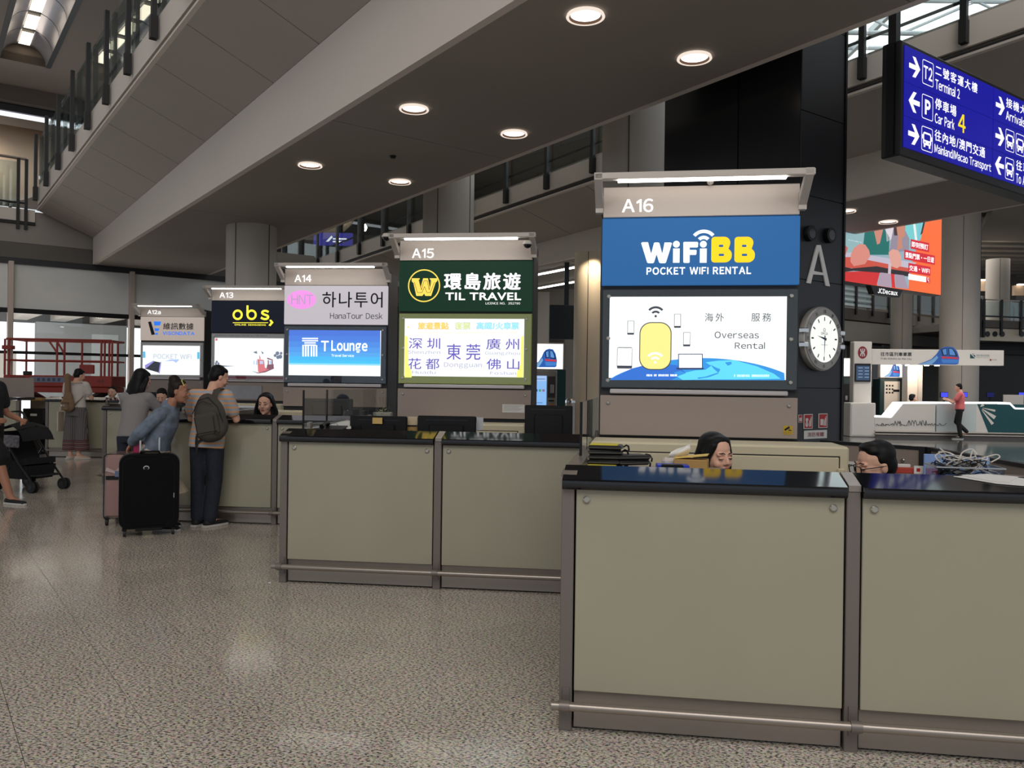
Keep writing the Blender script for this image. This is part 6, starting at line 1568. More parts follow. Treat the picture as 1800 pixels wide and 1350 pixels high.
ox2, oz2 = TF.L(1765, 631.3); part('roundel', MB().disc(ox2, oz2, 1.8 * u, Yq + .014, 12), M_mtr, tp_)
# ticket machines and lit boards at the back
def machine(l, r, ytop, ybase_scr, Y, label, screen_mt, train_=False):
    a = at(l, 650, Y); b_ = at(r, 650, Y); w_ = b_.x - a.x
    t = thing('ticket_machine', label, 'machine', (a.x, Y, 0), 0)
    zt_ = at(l, ytop, Y).z; zm_ = at(l, ybase_scr, Y).z
    part('cabinet', MB().rbox(0, w_, 0, .6, 0, zm_ - .02, .02), mat('machine_teal', rgb(26, 52, 54), .4), t)
    part('light_board', MB().rbox(0, w_, .0, .2, zm_, zt_, .01), M_tw, t)
    s_ = part('lit_face', MB().box(.03, w_ - .03, -.006, 0, zm_ + .03, zt_ - .03), screen_mt, t)
    return t, a, w_, zt_, zm_
E_board = em2('board_white', 255, 255, 255, 1.2)
t, a, w_, zt_, zm_ = machine(1547, 1588, 638, 664, 28.6, 'ticket machine with a lit blue train board above, behind the ticket counter', E_board)
part('front_plate', MB().box(.15, w_ - .12, -.02, -.002, .75, zm_ - .12), M_tw, t); m = MB()
for r_ in range(3):
    for c_ in range(3): m.rect(.2 + c_ * .1, .26 + c_ * .1, zm_ - .3 - r_ * .12, zm_ - .24 - r_ * .12, -.022)
part('keys', m, M_black, t); part('slot', MB().box(.45, w_ - .14, -.03, -.02, zm_ - .48, zm_ - .4), M_black, t)
train(Face((a.x, 28.6), 0), 1553, 639.5, 1582, 662.5, -.0075, t, True, 'b')
t, a, w_, zt_, zm_ = machine(1476, 1505, 629, 662, 28.9, 'ticket machine with a lit white board, partly behind the black pillar', E_board)
part('front_plate', MB().box(.12, w_ - .2, -.02, -.002, .9, zm_ - .25), M_black, t); part('tray', MB().box(.2, w_ - .3, -.03, -.02, 1.1, 1.25), M_steel, t)
p0 = at(1596, 650, 28); p1 = at(1620, 650, 28)
wp = thing('white_partition', 'white lit partition behind the seated ticket clerk', 'partition', ((p0.x + p1.x) / 2, 28, 0), 0)
part('panel', MB().rbox(-.24, .24, 0, .4, 0, at(1600, 636, 28).z, .01), M_tw, wp); part('edge', MB().box(.1, .24, -.05, 0, 0, at(1600, 636, 28).z), M_white, wp)
for px, lb in ((1612, ''),):
    l = bpy.data.lights.new('counter_spot', 'POINT'); l.energy = 60; l.color = (1, .8, .6); l.shadow_soft_size = .05
    lo = bpy.data.objects.new('counter_spot', l); C.objects.link(lo); lo.location = at(1614, 641, 27.4)
for px, Y, lb in ((1660, 27.6, 'far monitor with a blue screen, left of the man in pink'), (1694, 27.6, 'far monitor with a blue screen, right of the man in pink'), (1741, 30, 'dim far monitor in front of the dark shopfront'), (1797, 28, 'far monitor with a blue screen at the right edge')):
    Y = 28.7; p = at(px, 700, Y); t = thing('monitor', lb, 'monitor', (p.x, Y, .98), 0, 'monitors beyond the ticket counter')
    zt_ = at(px, 690, Y).z - .98; zb_ = at(px, 698, Y).z - .98; hw_ = 6 / FPX * Y
    part('bezel', MB().rbox(-hw_ - .015, hw_ + .015, 0, .05, zb_ - .015, zt_ + .015, .005), M_black, t)
    part('screen', MB().box(-hw_, hw_, -.004, 0, zb_, zt_), em2('monitor_blue' if px != 1741 else 'monitor_dim', *((74, 82, 240) if px != 1741 else (24, 28, 84)), .95), t)
    part('stand', MB().rbox(-.1, .1, 0, .1, 0, .02, .005).box(-.03, .03, .02, .05, .02, zb_ - .01), M_black, t)
t = thing('desk_row', 'dark service desks behind the ticket counter with a pale screen', 'desk', (at(1740, 730, 28.8).x, 28.8, 0), 0); t.location.z = 0; FR[t.name] = Matrix.Translation(t.location)
part('top', MB().rbox(-2.6, 4, -.3, .5, .94, .978, .01), M_dark, t); part('front', MB().box(-2.6, 4, -.2, -.15, 0, .94), M_dark, t)
part('pale_screen', MB().rbox(.05 + .3, 1.05, -.2, -.15, .98, 1.36, .01), M_white, t)
m = MB().arc(.95 + .7, .78, .05, .07, 0, 360, -.305, 14); part('info_symbol', m, M_paper, t)

# kiosk, train board and dark box between the green and blue booths
p0, p1 = at(932, 700, 17.2), at(979, 700, 17.2)
t = thing('ticket_kiosk', 'grey ticket kiosk with a tall blue touch screen', 'kiosk', (p0.x, 17.2, 0), 0)
zt_ = at(960, 651, 17.2).z; w_ = p1.x - p0.x
part('cabinet', MB().rbox(0, w_, 0, .5, 0, zt_, .02), mat('kiosk_grey', rgb(140, 136, 132), .4, metal=.3), t)
x0, x1 = at(938, 660, 17.2).x - p0.x, at(961, 660, 17.2).x - p0.x; z1 = at(950, 660.5, 17.2).z; z0 = at(950, 712, 17.2).z
part('screen', MB().box(x0, x1, -.012, 0, z0, z1), em2('kiosk_blue', 140, 190, 246, .95), t)
m = MB()
for k, cc_ in enumerate(((40, 80, 170), (90, 170, 120), (160, 120, 170))):
    part('icon', MB().rect(x0 + .035 + k * .075, x0 + .085 + k * .075, z1 - .33, z1 - .28, -.013), em2('kiosk_icon%d' % k, *cc_, .8), t)
part('screen_text', MB().rect(x0 + .03, x1 - .03, z1 - .075, z1 - .06, -.013).rect(x0 + .05, x1 - .08, z0 + .04, z0 + .055, -.013), em2('kiosk_text', 90, 130, 190, .8), t)
part('screen_header', MB().rect(x0 + .005, x1 - .005, z1 - .11, z1 - .006, -.0125), em2('kiosk_head', 170, 200, 240, .95), t)
xa = at(963, 670, 17.2).x - p0.x; xb = at(976, 670, 17.2).x - p0.x
part('payment_panel', MB().box(xa, xb, -.015, 0, z1 - .45, z1 - .01), mat('panel_dark', rgb(56, 54, 52), .4), t)
part('card_reader', MB().rbox(xa + .05, xb - .03, -.06, -.012, z1 - .36, z1 - .18, .01), M_steel, t)
part('coin_slot', MB().box(xa + .02, xb - .02, -.02, 0, z1 - .53, z1 - .5), M_black, t); part('orange_label', MB().box(xa + .07, xb - .02, -.02, 0, z1 - .66, z1 - .58), mat('label_orange', rgb(190, 104, 44), .5), t)
part('side_panel', MB().box(w_, w_ + .18, .05, .5, 0, zt_ + .02), M_teal, t)
p0, p1 = at(936, 640, 17.3), at(991, 640, 17.3)
t = thing('light_board', 'lit white board with a blue train, above the ticket kiosk', 'sign', (p0.x, 17.3, zt_ + .03), 0)
FR[t.name] = Matrix.Translation(Vector((p0.x, 17.3, 0))); t.location.z = 0
zA, zB = at(960, 602.5, 17.3).z, at(960, 650.5, 17.3).z
part('frame', MB().rbox(0, p1.x - p0.x, 0, .15, zB, zA, .012), M_white, t); part('bracket', MB().box(.1, .2, .15, .25, zt_ + .002, zB + .2), M_dark, t)
sf_ = part('lit_face', MB().box(.02, p1.x - p0.x - .02, -.006, 0, zB + .025, zA - .025), E_board, t)
train(Face((p0.x, 17.3), 0), 930, 613, 979, 645.5, -.0085, sf_, True, 'c')
p0, p1 = at(966, 560, 18.2), at(1010, 560, 18.2)
t = thing('hanging_board', 'dark teal back of a hanging sign box beside the cream column', 'sign', ((p0.x + p1.x) / 2, 18.2, 0), 0); zA, zB = at(988, 536, 18.2).z, at(988, 596, 18.2).z; hw_ = (p1.x - p0.x) / 2
part('box', MB().rbox(-hw_, hw_, 0, .15, zB, zA, .01), mat('board_teal', rgb(26, 40, 48), .5), t); part('hanger', MB().box(-hw_ + .32, -hw_ + .42, .05, .1, zA, Z1(12.6) + .05), mat('board_teal', rgb(26, 40, 48), .5), t)
p = at(1003, 700, 16.0); t = thing('litter_bin', 'round steel litter bin beside the kiosk', 'bin', (p.x, p.y, 0), 0)
part('body', MB().cyl((0, 0, 0), (0, 0, 1.15), .1, 20), M_steel, t, smooth=True); part('lid', MB().sweep([(0, 0, 1.152), (0, 0, 1.2), (0, 0, 1.23)], [.105, .105, .07], seg=20), M_chrome, t, smooth=True)
p0 = at(585, 420, 30); t = thing('direction_sign', 'distant blue lit sign seen through the far railing', 'sign', p0, 0)
part('lit_panel', MB().box(-.7, .7, 0, .15, -.22, .22), em2('far_blue', 70, 66, 160, .8), t); part('hanger', MB().box(-.5, -.4, .05, .1, .225, 3), M_black, t)
m = MB().flat([(-.25, -.1), (-.05, .12), (-.0, .06), (-.15, -.1)], -.004).rect(.0, .5, -.02, .03, -.004).rect(.0, .4, -.12, -.07, -.004); part('lettering', m, M_text, t)
# ---------------------------------------------------------------- people
def V(*a): return Vector(a)
M_skin = mat('skin', rgb(222, 174, 150), .5, spec=.3); M_skin2 = mat('skin_tan', rgb(172, 122, 98), .5, spec=.3)
M_hair = mat('hair_black', rgb(13, 12, 13), .55, spec=.25, bump=.12, bscale=300); M_hairb = mat('hair_brown', rgb(30, 22, 19), .55, spec=.25, bump=.12, bscale=300)
M_lip = mat('lips', rgb(168, 92, 84), .45); M_brow = mat('eyebrow', rgb(44, 34, 30), .7); M_eye = mat('eye_white', rgb(214, 206, 200), .3); M_iris = mat('iris', rgb(26, 20, 18), .2)
def Rm(yaw=0, pitch=0, roll=0): return (Matrix.Rotation(yaw, 3, 'Z') @ Matrix.Rotation(pitch, 3, 'X') @ Matrix.Rotation(roll, 3, 'Y'))
def head_shapes(mb, c, R, s=1.0):
    E = lambda p, r, sg=14, rg=9: mb.ell(c + R @ (V(*p) * s), [x * s for x in r], sg, rg, R)
    E((0, .012, .035), (.073, .092, .080)); E((0, -.020, -.022), (.066, .070, .084)); E((0, -.030, -.070), (.051, .052, .042)); E((0, -.068, -.098), (.020, .018, .016))
    E((.028, -.073, .022), (.027, .012, .010)); E((-.028, -.073, .022), (.027, .012, .010))
    E((.036, -.056, -.030), (.024, .026, .026)); E((-.036, -.056, -.030), (.024, .026, .026))
    mb.limb([c + R @ (V(0, -.084, .016) * s), c + R @ (V(0, -.102, -.020) * s)], [.008 * s, .0125 * s], 8)
    E((.011, -.092, -.027), (.009, .010, .008)); E((-.011, -.092, -.027), (.009, .010, .008))
    E((0, -.084, -.054), (.022, .010, .011))
    for sx in (1, -1): E((sx * .072, .012, -.006), (.010, .019, .031))
def face_parts(root, c, R, s=1.0, lids='down', fem=True):
    h = []
    for sx in (1, -1):
        m = MB(); m.sweep([c + R @ (V(sx * x, y, z) * s) for x, y, z in ((.012, -.090, .027), (.026, -.090, .033), (.044, -.079, .029))], [.0028 * s, .0036 * s, .0018 * s], seg=6); part('eyebrow', m, M_brow, root, smooth=True)
        e = MB().ell(c + R @ (V(sx * .029, -.0795, .004) * s), (.0145 * s, .008 * s, .0062 * s), 12, 8, R); ey = part('eye', e, M_eye if lids != 'down' else M_skin, root, smooth=True)
        if lids == 'down':
            m = MB(); m.sweep([c + R @ (V(sx * x, y, z) * s) for x, y, z in ((.014, -.085, .0), (.029, -.0895, -.004), (.045, -.078, .001))], [.0014 * s, .0024 * s, .0016 * s], seg=6); part('lashes', m, M_iris, ey, smooth=True)
        else:
            part('iris', MB().ell(c + R @ (V(sx * .029, -.0855, .002) * s), (.006 * s, .003 * s, .006 * s), 10, 6, R), M_iris, ey, smooth=True)
            m = MB(); m.sweep([c + R @ (V(sx * x, y, z) * s) for x, y, z in ((.014, -.084, .006), (.029, -.089, .0108), (.045, -.078, .006))], [.0014 * s, .0024 * s, .0016 * s], seg=6); part('lashes', m, M_iris, ey, smooth=True)
    m = MB(); m.ell(c + R @ (V(0, -.0925, -.0505) * s), (.019 * s, .006 * s, .0045 * s), 12, 7, R).ell(c + R @ (V(0, -.0915, -.0585) * s), (.016 * s, .006 * s, .0052 * s), 12, 7, R); part('lips', m, M_lip, root, smooth=True)
    for sx in (1, -1): pass
def hand_shapes(mb, wrist, d, palm_n, s=1.0, curl=.35, thumb=1):
    """palm, four fingers of different length with bent knuckles, and a thumb off the side"""
    d = d.normalized(); n = (palm_n - d * palm_n.dot(d)).normalized(); w = d.cross(n) * thumb
    mb.sweep([wrist, wrist + d * .03 * s, wrist + d * .07 * s, wrist + d * .088 * s], [.022 * s, .034 * s, .040 * s, .034 * s], [.017 * s, .016 * s, .015 * s, .012 * s], side=w, seg=10)
    for k, (o, L_) in enumerate(((.030, .070), (.010, .078), (-.010, .073), (-.029, .058))):
        b_ = wrist + d * .078 * s + w * o * s; a1 = curl; p1 = b_ + (d * math.cos(a1) + n * math.sin(a1)) * L_ * .45 * s
        a2 = curl * 2.3; p2 = p1 + (d * math.cos(a2) + n * math.sin(a2)) * L_ * .32 * s; a3 = curl * 3.2; p3 = p2 + (d * math.cos(a3) + n * math.sin(a3)) * L_ * .25 * s
        mb.limb([b_, p1, p2, p3], [.0095 * s, .0088 * s, .0082 * s, .007 * s], 8)
    t0 = wrist + d * .025 * s + w * .026 * s; t1 = t0 + (d * .7 + w * .7 + n * .25).normalized() * .042 * s; t2 = t1 + (d * .9 + w * .15 + n * .45).normalized() * .032 * s
    mb.limb([t0, t1, t2], [.013 * s, .0105 * s, .0085 * s], 8)
class Body:
    """joints of one figure, facing -y in its own frame (its left is +x)"""
    def __init__(s, **k):
        s.pelvis = V(0, 0, .93); s.waist = V(0, .0, 1.08); s.chest = V(0, .0, 1.26); s.neck = V(0, .02, 1.435); s.head = V(0, -.015, 1.585)
        s.yaw = s.pitch = s.roll = 0.0; s.tw = 0.0; s.w = 1.0; s.hs = 1.0
        s.sh = [V(.175, .01, 1.375), V(-.175, .01, 1.375)]
        s.el = [V(.215, .02, 1.11), V(-.215, .02, 1.11)]
        s.wr = [V(.215, -.06, .88), V(-.215, -.06, .88)]
        s.hip = [V(.088, 0, .90), V(-.088, 0, .90)]
        s.kn = [V(.095, -.02, .49), V(-.095, -.02, .49)]
        s.an = [V(.10, .03, .085), V(-.10, .03, .085)]
        s.toe = [V(.12, -.15, .03), V(-.12, -.15, .03)]
        for a, v in k.items(): setattr(s, a, v)
        s.R = Rm(s.yaw, s.pitch, s.roll); s.side = Matrix.Rotation(s.tw, 3, 'Z') @ V(1, 0, 0)
    def torso(s, mb, o=0.0, top=True, lo=0.0):
        w = s.w; up = (s.neck - s.chest).normalized()
        P_ = [s.pelvis - (s.waist - s.pelvis) * .55 * (1 - lo), s.pelvis, s.waist, s.chest.lerp(s.waist, .35), s.chest, s.chest.lerp(s.neck, .55), s.neck - up * .03]
        A = [.135, .165, .138, .155, .170, .165, .075]; B = [.09, .112, .096, .108, .115, .092, .062]
        if top: P_.append(s.neck + up * .0); A.append(.058); B.append(.055)
        mb.sweep(P_, [a * w + o for a in A], [b * w + o for b in B], side=s.side, seg=18)
        for k in (0, 1): mb.limb([s.neck.lerp(s.sh[k], .35) - up * .02, s.sh[k]], [.052 * w + o, .055 * w + o], 10)
    def skin(s, mb, legs=True, arms=True, face=True):
        s.torso(mb)
        mb.limb([s.neck - V(0, -.01, .03), s.neck.lerp(s.head, .45) + s.R @ V(0, .012, 0)], [.056 * s.w, .052 * s.w], 12)
        head_shapes(mb, s.head, s.R, s.hs)
        for k in (0, 1):
            if arms:
                mb.limb([s.sh[k], s.el[k], s.el[k].lerp(s.wr[k], .3), s.wr[k]], [.048 * s.w, .037 * s.w, .038 * s.w, .025 * s.w], 10)
                d = s.wr[k] - s.el[k]; hd = getattr(s, 'hd', [None, None])[k] or d
                pn = getattr(s, 'pn', [V(-.6, -.6, 0), V(.6, -.6, 0)])[k]
                hand_shapes(mb, s.wr[k], hd, pn, .98, getattr(s, 'curl', .35), 1 if k == 0 else -1)
            if legs:
                mb.limb([s.hip[k], s.kn[k], s.kn[k].lerp(s.an[k], .3) + V(0, .015, 0), s.an[k]], [.078 * s.w, .052 * s.w, .053 * s.w, .036 * s.w], 12)
                mb.limb([s.an[k], s.an[k].lerp(s.toe[k], .4) - V(0, 0, .02), s.toe[k]], [.04, .036, .026], 10)
    def top(s, mb, sleeve=.55, o=.013, hem=None):
        """shirt: hem extends the torso down"""
        w = s.w; up = (s.neck - s.chest).normalized(); down = (s.pelvis - s.waist).normalized()
        h = s.pelvis + down * (hem if hem is not None else .04)
        P_ = [h, s.pelvis, s.waist, s.chest.lerp(s.waist, .35), s.chest, s.chest.lerp(s.neck, .55), s.neck - up * .035, s.neck - up * .012]
        A = [.168, .168, .150, .160, .172, .166, .085, .064]; B = [.118, .118, .108, .114, .118, .095, .068, .060]
        mb.sweep(P_, [a * w + o for a in A], [b * w + o for b in B], side=s.side, seg=20)
        for k in (0, 1):
            mb.limb([s.neck.lerp(s.sh[k], .4) - up * .03, s.sh[k]], [.050 * w + o, .056 * w + o], 10)
            if sleeve <= 1: mb.limb([s.sh[k], s.sh[k].lerp(s.el[k], sleeve)], [.056 * w + o, .054 * w + o], 12)
            else:
                e = s.el[k].lerp(s.wr[k], sleeve - 1); mb.limb([s.sh[k], s.el[k], e], [.056 * w + o, .046 * w + o, .036 * w + o], 12)
    def legs(s, mb, o=.014, to=1.9, flare=0.0):
        w = s.w
        mb.sweep([s.pelvis + (s.waist - s.pelvis) * .45, s.pelvis, s.pelvis.lerp((s.hip[0] + s.hip[1]) / 2, 1) - V(0, 0, .05)], [.150 * w + o, .165 * w + o, .150 * w + o], [.105 * w + o, .115 * w + o, .10 * w + o], side=s.side, seg=18)
        for k in (0, 1):
            if to <= 1: mb.limb([s.hip[k], s.hip[k].lerp(s.kn[k], to)], [.084 * w + o, .070 * w + o + flare], 14)
            else: mb.limb([s.hip[k], s.kn[k], s.kn[k].lerp(s.an[k], to - 1)], [.084 * w + o, .058 * w + o + flare * .5, .046 * w + o + flare], 14)
    def shoes(s, root, mt, sole, h=.075, o=0.0):
        for k in (0, 1):
            a = s.an[k]; t = s.toe[k]; d = (t - a); d.z = 0; d.normalize(); g = V(a.x, a.y, 0)
            z0 = min(t.z, a.z - .05) - .03; m = MB()
            heel = a - d * .055; sd = V(-d.y, d.x, 0)
            P_ = [heel + V(0, 0, -a.z + h * .55), a + V(0, 0, -a.z + h * .62), a + d * .09 + V(0, 0, -a.z + h * .52), t + d * .035 + V(0, 0, -t.z + h * .36)]
            m.sweep([P_[0] - d * .012, P_[0], P_[1], P_[2], P_[3], P_[3] + d * .022], [.018, .036, .044, .046, .036, .014], [.02, .036, .042, .032, .022, .01], side=sd, seg=14)
            part('shoe', m, mt, root, smooth=True, angle=180)
            q = [(heel - d * .02, .032), (a + d * .02, .040), (a + d * .10, .046), (t + d * .03, .036), (t + d * .06, .012)]
            poly_ = [(p + sd * w_) for p, w_ in q] + [(p - sd * w_) for p, w_ in reversed(q)]
            part('sole', MB().hprism([(p.x, p.y) for p in poly_], .002, .026), sole, root)
def person(label, loc, rz, group=None): return thing('person', label, 'person', loc, rz, group)
def hair_cap(mb, b, back=.0, vol=1.0, fringe=True):
    c, R, s = b.head, b.R, b.hs
    E = lambda p, r: mb.ell(c + R @ (V(*p) * s), [x * s * vol for x in r], 16, 10, R)
    E((0, .034, .055), (.080, .084, .072)); E((0, .055, .0), (.075, .060, .078))
    if fringe: E((.0, -.008, .092), (.054, .048, .024)); E((.032, -.006, .082), (.038, .046, .026)); E((-.032, -.006, .082), (.038, .046, .026))
    for sx in (1, -1): E((sx * .067, .022, .040), (.014, .036, .036))
def hair_long(mb, b, L_=.34, front=True, w=1.0, drop=None, open_=.0):
    hair_cap(mb, b, fringe=True, vol=1.03)
    c, R, s = b.head, b.R, b.hs; dn = drop or V(0, 0, -1)
    b0 = c + R @ (V(0, .06, .04) * s)
    mb.sweep([b0, b0 + dn * L_ * .35 + R @ V(0, .02, 0), b0 + dn * L_ * .7 + R @ V(0, .015, 0), b0 + dn * L_], [.080 * w, .098 * w, .102 * w, .080 * w], [.055, .05, .04, .025], side=R @ V(1, 0, 0), seg=16)
    for sx in (1, -1):
        p0 = c + R @ (V(sx * .050, -.022 if front else .02, .085) * s); p1 = c + R @ (V(sx * (.080 + open_ * .3), -.004, .015) * s); p2 = c + R @ (V(sx * (.086 + open_), .012, -.085) * s) ; p3 = p2 + dn * L_ * .35
        mb.limb([p0, p1, p2, p3], [.018, .020, .027, .022], 10)
# colours of clothing
def stripes(name, cols, period, axis='Z'):
    m = bpy.data.materials.new(name); m.use_nodes = True; nt = m.node_tree; b = nt.nodes['Principled BSDF']; b.inputs['Roughness'].default_value = .85
    tc_ = nt.nodes.new('ShaderNodeTexCoord'); sx = nt.nodes.new('ShaderNodeSeparateXYZ'); nt.links.new(tc_.outputs['Object'], sx.inputs[0])
    ns = nt.nodes.new('ShaderNodeTexNoise'); ns.inputs['Scale'].default_value = 7; nt.links.new(tc_.outputs['Object'], ns.inputs['Vector'])
    ad = nt.nodes.new('ShaderNodeMath'); ad.operation = 'MULTIPLY_ADD'; ad.inputs[1].default_value = .012; nt.links.new(ns.outputs['Fac'], ad.inputs[0]); nt.links.new(sx.outputs[axis], ad.inputs[2])
    dv = nt.nodes.new('ShaderNodeMath'); dv.operation = 'DIVIDE'; dv.inputs[1].default_value = period; nt.links.new(ad.outputs[0], dv.inputs[0])
    fr = nt.nodes.new('ShaderNodeMath'); fr.operation = 'FRACT'; nt.links.new(dv.outputs[0], fr.inputs[0])
    rp = nt.nodes.new('ShaderNodeValToRGB'); rp.color_ramp.interpolation = 'CONSTANT'; e = rp.color_ramp.elements
    n = len(cols); e[0].color = cols[0][1]; e[0].position = cols[0][0]; e[1].color = cols[1][1]; e[1].position = cols[1][0]
    for p_, c_ in cols[2:]: x = e.new(p_); x.color = c_
    nt.links.new(fr.outputs[0], rp.inputs[0]); nt.links.new(rp.outputs[0], b.inputs['Base Color'])
    MATS[name] = m; return m
M_stripe = stripes('striped_tee', [(0, rgb(226, 166, 118)), (.42, rgb(166, 174, 184))], .045)
M_jeans = mat('dark_jeans', rgb(30, 36, 49), .85, bump=.3, bscale=30, vary=.25); M_sole = mat('white_sole', rgb(198, 194, 188), .6); M_shoe = mat('black_canvas', rgb(22, 22, 26), .7)
M_greytee = mat('grey_tee', rgb(136, 132, 132), .9, bump=.35, bscale=14); M_denim = mat('denim', rgb(108, 120, 136), .85, bump=.4, bscale=16, vary=.28)
M_skirt = mat('pale_skirt', rgb(204, 186, 164), .85, bump=.2, bscale=10); M_whitetee = mat('white_tee', rgb(206, 198, 192), .9, bump=.25, bscale=14)
M_pink_shirt = mat('coral_shirt', rgb(224, 112, 112), .85, bump=.2, bscale=14); M_darktee = mat('navy_tee', rgb(26, 28, 34), .9); M_blackcl = mat('black_cloth', rgb(20, 20, 22), .9)

# 1 man in the striped shirt, back to us, head bowed to the right
sp_ = atz(362, 925)
b1 = Body(pelvis=V(0, 0, .90), waist=V(-.005, -.02, 1.06), chest=V(-.0, -.05, 1.24), neck=V(-.0, -.09, 1.395), head=V(-.045, -.155, 1.525), yaw=-.75, pitch=.42, sh=[V(.185, -.06, 1.335), V(-.175, -.06, 1.335)], el=[V(.25, -.14, 1.08), V(-.24, -.16, 1.08)], wr=[V(.16, -.34, 1.15), V(-.13, -.36, 1.16)],
          hip=[V(.085, 0, .88), V(-.085, 0, .88)], kn=[V(.095, -.01, .47), V(-.085, -.01, .47)], an=[V(.075, .03, .085), V(-.06, .04, .085)], toe=[V(.06, -.14, .03), V(-.13, -.12, .03)])
P1m = person('man in an orange and grey striped shirt and jeans at the counter, seen from behind', (sp_.x, sp_.y, 0), PI - .12)
m = MB(); b1.skin(m); org_part('body', m, M_skin, P1m, .0075)
m = MB(); b1.top(m, .62, .016, .10); org_part('shirt', m, M_stripe, P1m, .010, 3)
m = MB(); b1.legs(m, .013, 1.97, .010); org_part('jeans', m, M_jeans, P1m, .011, 3)
m = MB(); hair_cap(m, b1); org_part('hair', m, M_hair, P1m, .007, 3); b1.shoes(P1m, M_shoe, M_sole); face_parts(P1m, b1.head, b1.R)
# his grey backpack, worn on the right shoulder
bk = thing('backpack', 'dark grey-brown backpack hanging from the striped man\'s right shoulder', 'backpack', (sp_.x, sp_.y, 0), PI - .12)
M_bag = mat('bag_charcoal', rgb(70, 66, 60), .8, bump=.3, bscale=50)
def bagmap(p):  # tilt and move behind the right side of his back
    q = Matrix.Rotation(.22, 3, 'Y') @ p; return q + V(-.145, .15, .955)
m = MB(); m.ell((0, 0, .18), (.165, .085, .22), 20, 12).ell((0, .0, .08), (.17, .095, .15), 20, 12).ell((0, .03, .02), (.15, .10, .10), 18, 10).ell((0, .0, .28), (.12, .07, .14), 18, 10); m.map(bagmap); org_part('body', m, M_bag, bk, .011, 4)
m = MB(); m.rbox(-.12, .12, .05, .135, -.02, .22, .03).map(bagmap); part('front_pocket', m, M_bag, bk, smooth=True)
M_zip = mat('zip_black', rgb(24, 23, 22), .5)
m = MB(); m.sweep([(-.10, .14, .17), (-.09, .142, .02), (-.08, .142, .0)], .004, seg=6).sweep([(-.115, .137, .02), (.115, .137, .03)], .004, seg=6).sweep([(-.15, .06, .10), (-.13, .07, .26), (-.05, .065, .37), (.06, .065, .36), (.14, .07, .24)], .005, seg=6).sweep([(-.09, .10, .29), (.0, .10, .34), (.09, .10, .30)], .004, seg=6); m.map(bagmap); part('zip', m, M_zip, bk, smooth=True)
m = MB().sweep([(-.12, .115, 1.30), (-.125, .06, 1.40), (-.125, -.03, 1.415), (-.13, -.13, 1.35), (-.15, -.16, 1.2)], [.034] * 5, [.008] * 5, side=(1, 0, 0), seg=10); part('strap', m, M_bag, bk, smooth=True)
m = MB().sweep([(-.03, .14, 1.08), (.035, .155, .92), (.04, .15, .84)], [.012] * 3, [.004] * 3, side=(1, 0, 0), seg=8).sweep([(-.02, .15, .90), (.03, .16, .86), (.035, .155, .76)], [.014] * 3, [.005] * 3, seg=8); part('strap', m, M_zip, bk, smooth=True)

# 2 long-haired woman in grey
gp_ = atz(229, 905)
b2 = Body(pelvis=V(0, 0, .88), waist=V(0, -.03, 1.03), chest=V(0, -.08, 1.20), neck=V(0, -.12, 1.35), head=V(-.01, -.17, 1.485), yaw=-.35, pitch=.38, w=.82, sh=[V(.142, -.09, 1.295), V(-.142, -.09, 1.295)], el=[V(.18, -.22, 1.07), V(-.21, -.25, 1.11)], wr=[V(.10, -.40, 1.15), V(-.14, -.43, 1.15)], hip=[V(.085, 0, .85), V(-.085, 0, .85)])
P2 = person('woman with long black hair in a grey t-shirt and jeans, back to us', (gp_.x, gp_.y, 0), PI - .15)
m = MB(); b2.skin(m); org_part('body', m, M_skin, P2, .008)
m = MB(); b2.top(m, .6, .016, .03); org_part('shirt', m, M_greytee, P2, .010, 3)
m = MB(); b2.legs(m, .012, 1.95, 0); org_part('jeans', m, M_jeans, P2, .012, 3)
m = MB(); hair_long(m, b2, .44, False, 1.02, V(.22, .10, -1).normalized()); org_part('hair', m, M_hair, P2, .009, 4); b2.shoes(P2, M_shoe, M_sole); face_parts(P2, b2.head, b2.R)

# 3 woman in the denim jacket, leaning to the right, hands behind her back
dp = at(268, 900, 8.3); X0 = dp.x
def DW(px, py, dy=0.0):  # her own profile plane: forward = +X in the hall
    p = at(px, py, 8.3); return V(-dy, -(p.x - X0), p.z)
b3 = Body(pelvis=DW(272, 796), waist=DW(278, 774), chest=DW(289, 744), neck=DW(299, 716), head=DW(315, 688), pitch=.12, yaw=.12, w=.92, tw=0.0,
          sh=[DW(293, 728, -.16), DW(292, 728, .16)], el=[DW(262, 758, -.22), DW(262, 760, .22)], wr=[DW(241, 780, -.06), DW(240, 777, .10)], hd=[V(.0, .5, -.8), V(.0, .5, -.8)], pn=[V(.2, -1, -.2), V(.2, -1, -.2)], curl=.45,
          hip=[DW(272, 802, -.08), DW(272, 802, .08)], kn=[DW(282, 862, -.10), DW(285, 862, .09)], an=[DW(276, 905, -.10), DW(290, 905, .09)], toe=[DW(300, 912, -.11), DW(314, 912, .1)])
for k in (0, 1): b3.an[k].z = .085; b3.toe[k].z = .03
P3 = person('woman with a hair bun in a denim jacket, leaning in towards the counter', (X0, 8.3, 0), PI / 2)
m = MB(); b3.skin(m); org_part('body', m, M_skin2, P3, .007)
m = MB(); b3.top(m, 1.88, .020, .03)
m.limb([b3.neck - V(0, 0, .01), b3.neck + V(.0, .03, .02)], [.062, .060], 12); m.sweep([b3.pelvis + V(0, .06, .04), b3.pelvis + V(0, -.03, -.05)], [.17, .165], [.10, .09], side=(1, 0, 0), seg=16)
org_part('jacket', m, M_denim, P3, .010, 3)
m = MB(); m.sweep([b3.pelvis + V(0, .0, .10), b3.pelvis, b3.pelvis - V(0, .03, .25), b3.pelvis - V(0, .09, .46)], [.15, .185, .23, .28], [.115, .135, .18, .25], side=(1, 0, 0), seg=20); org_part('skirt', m, M_skirt, P3, .012, 3)
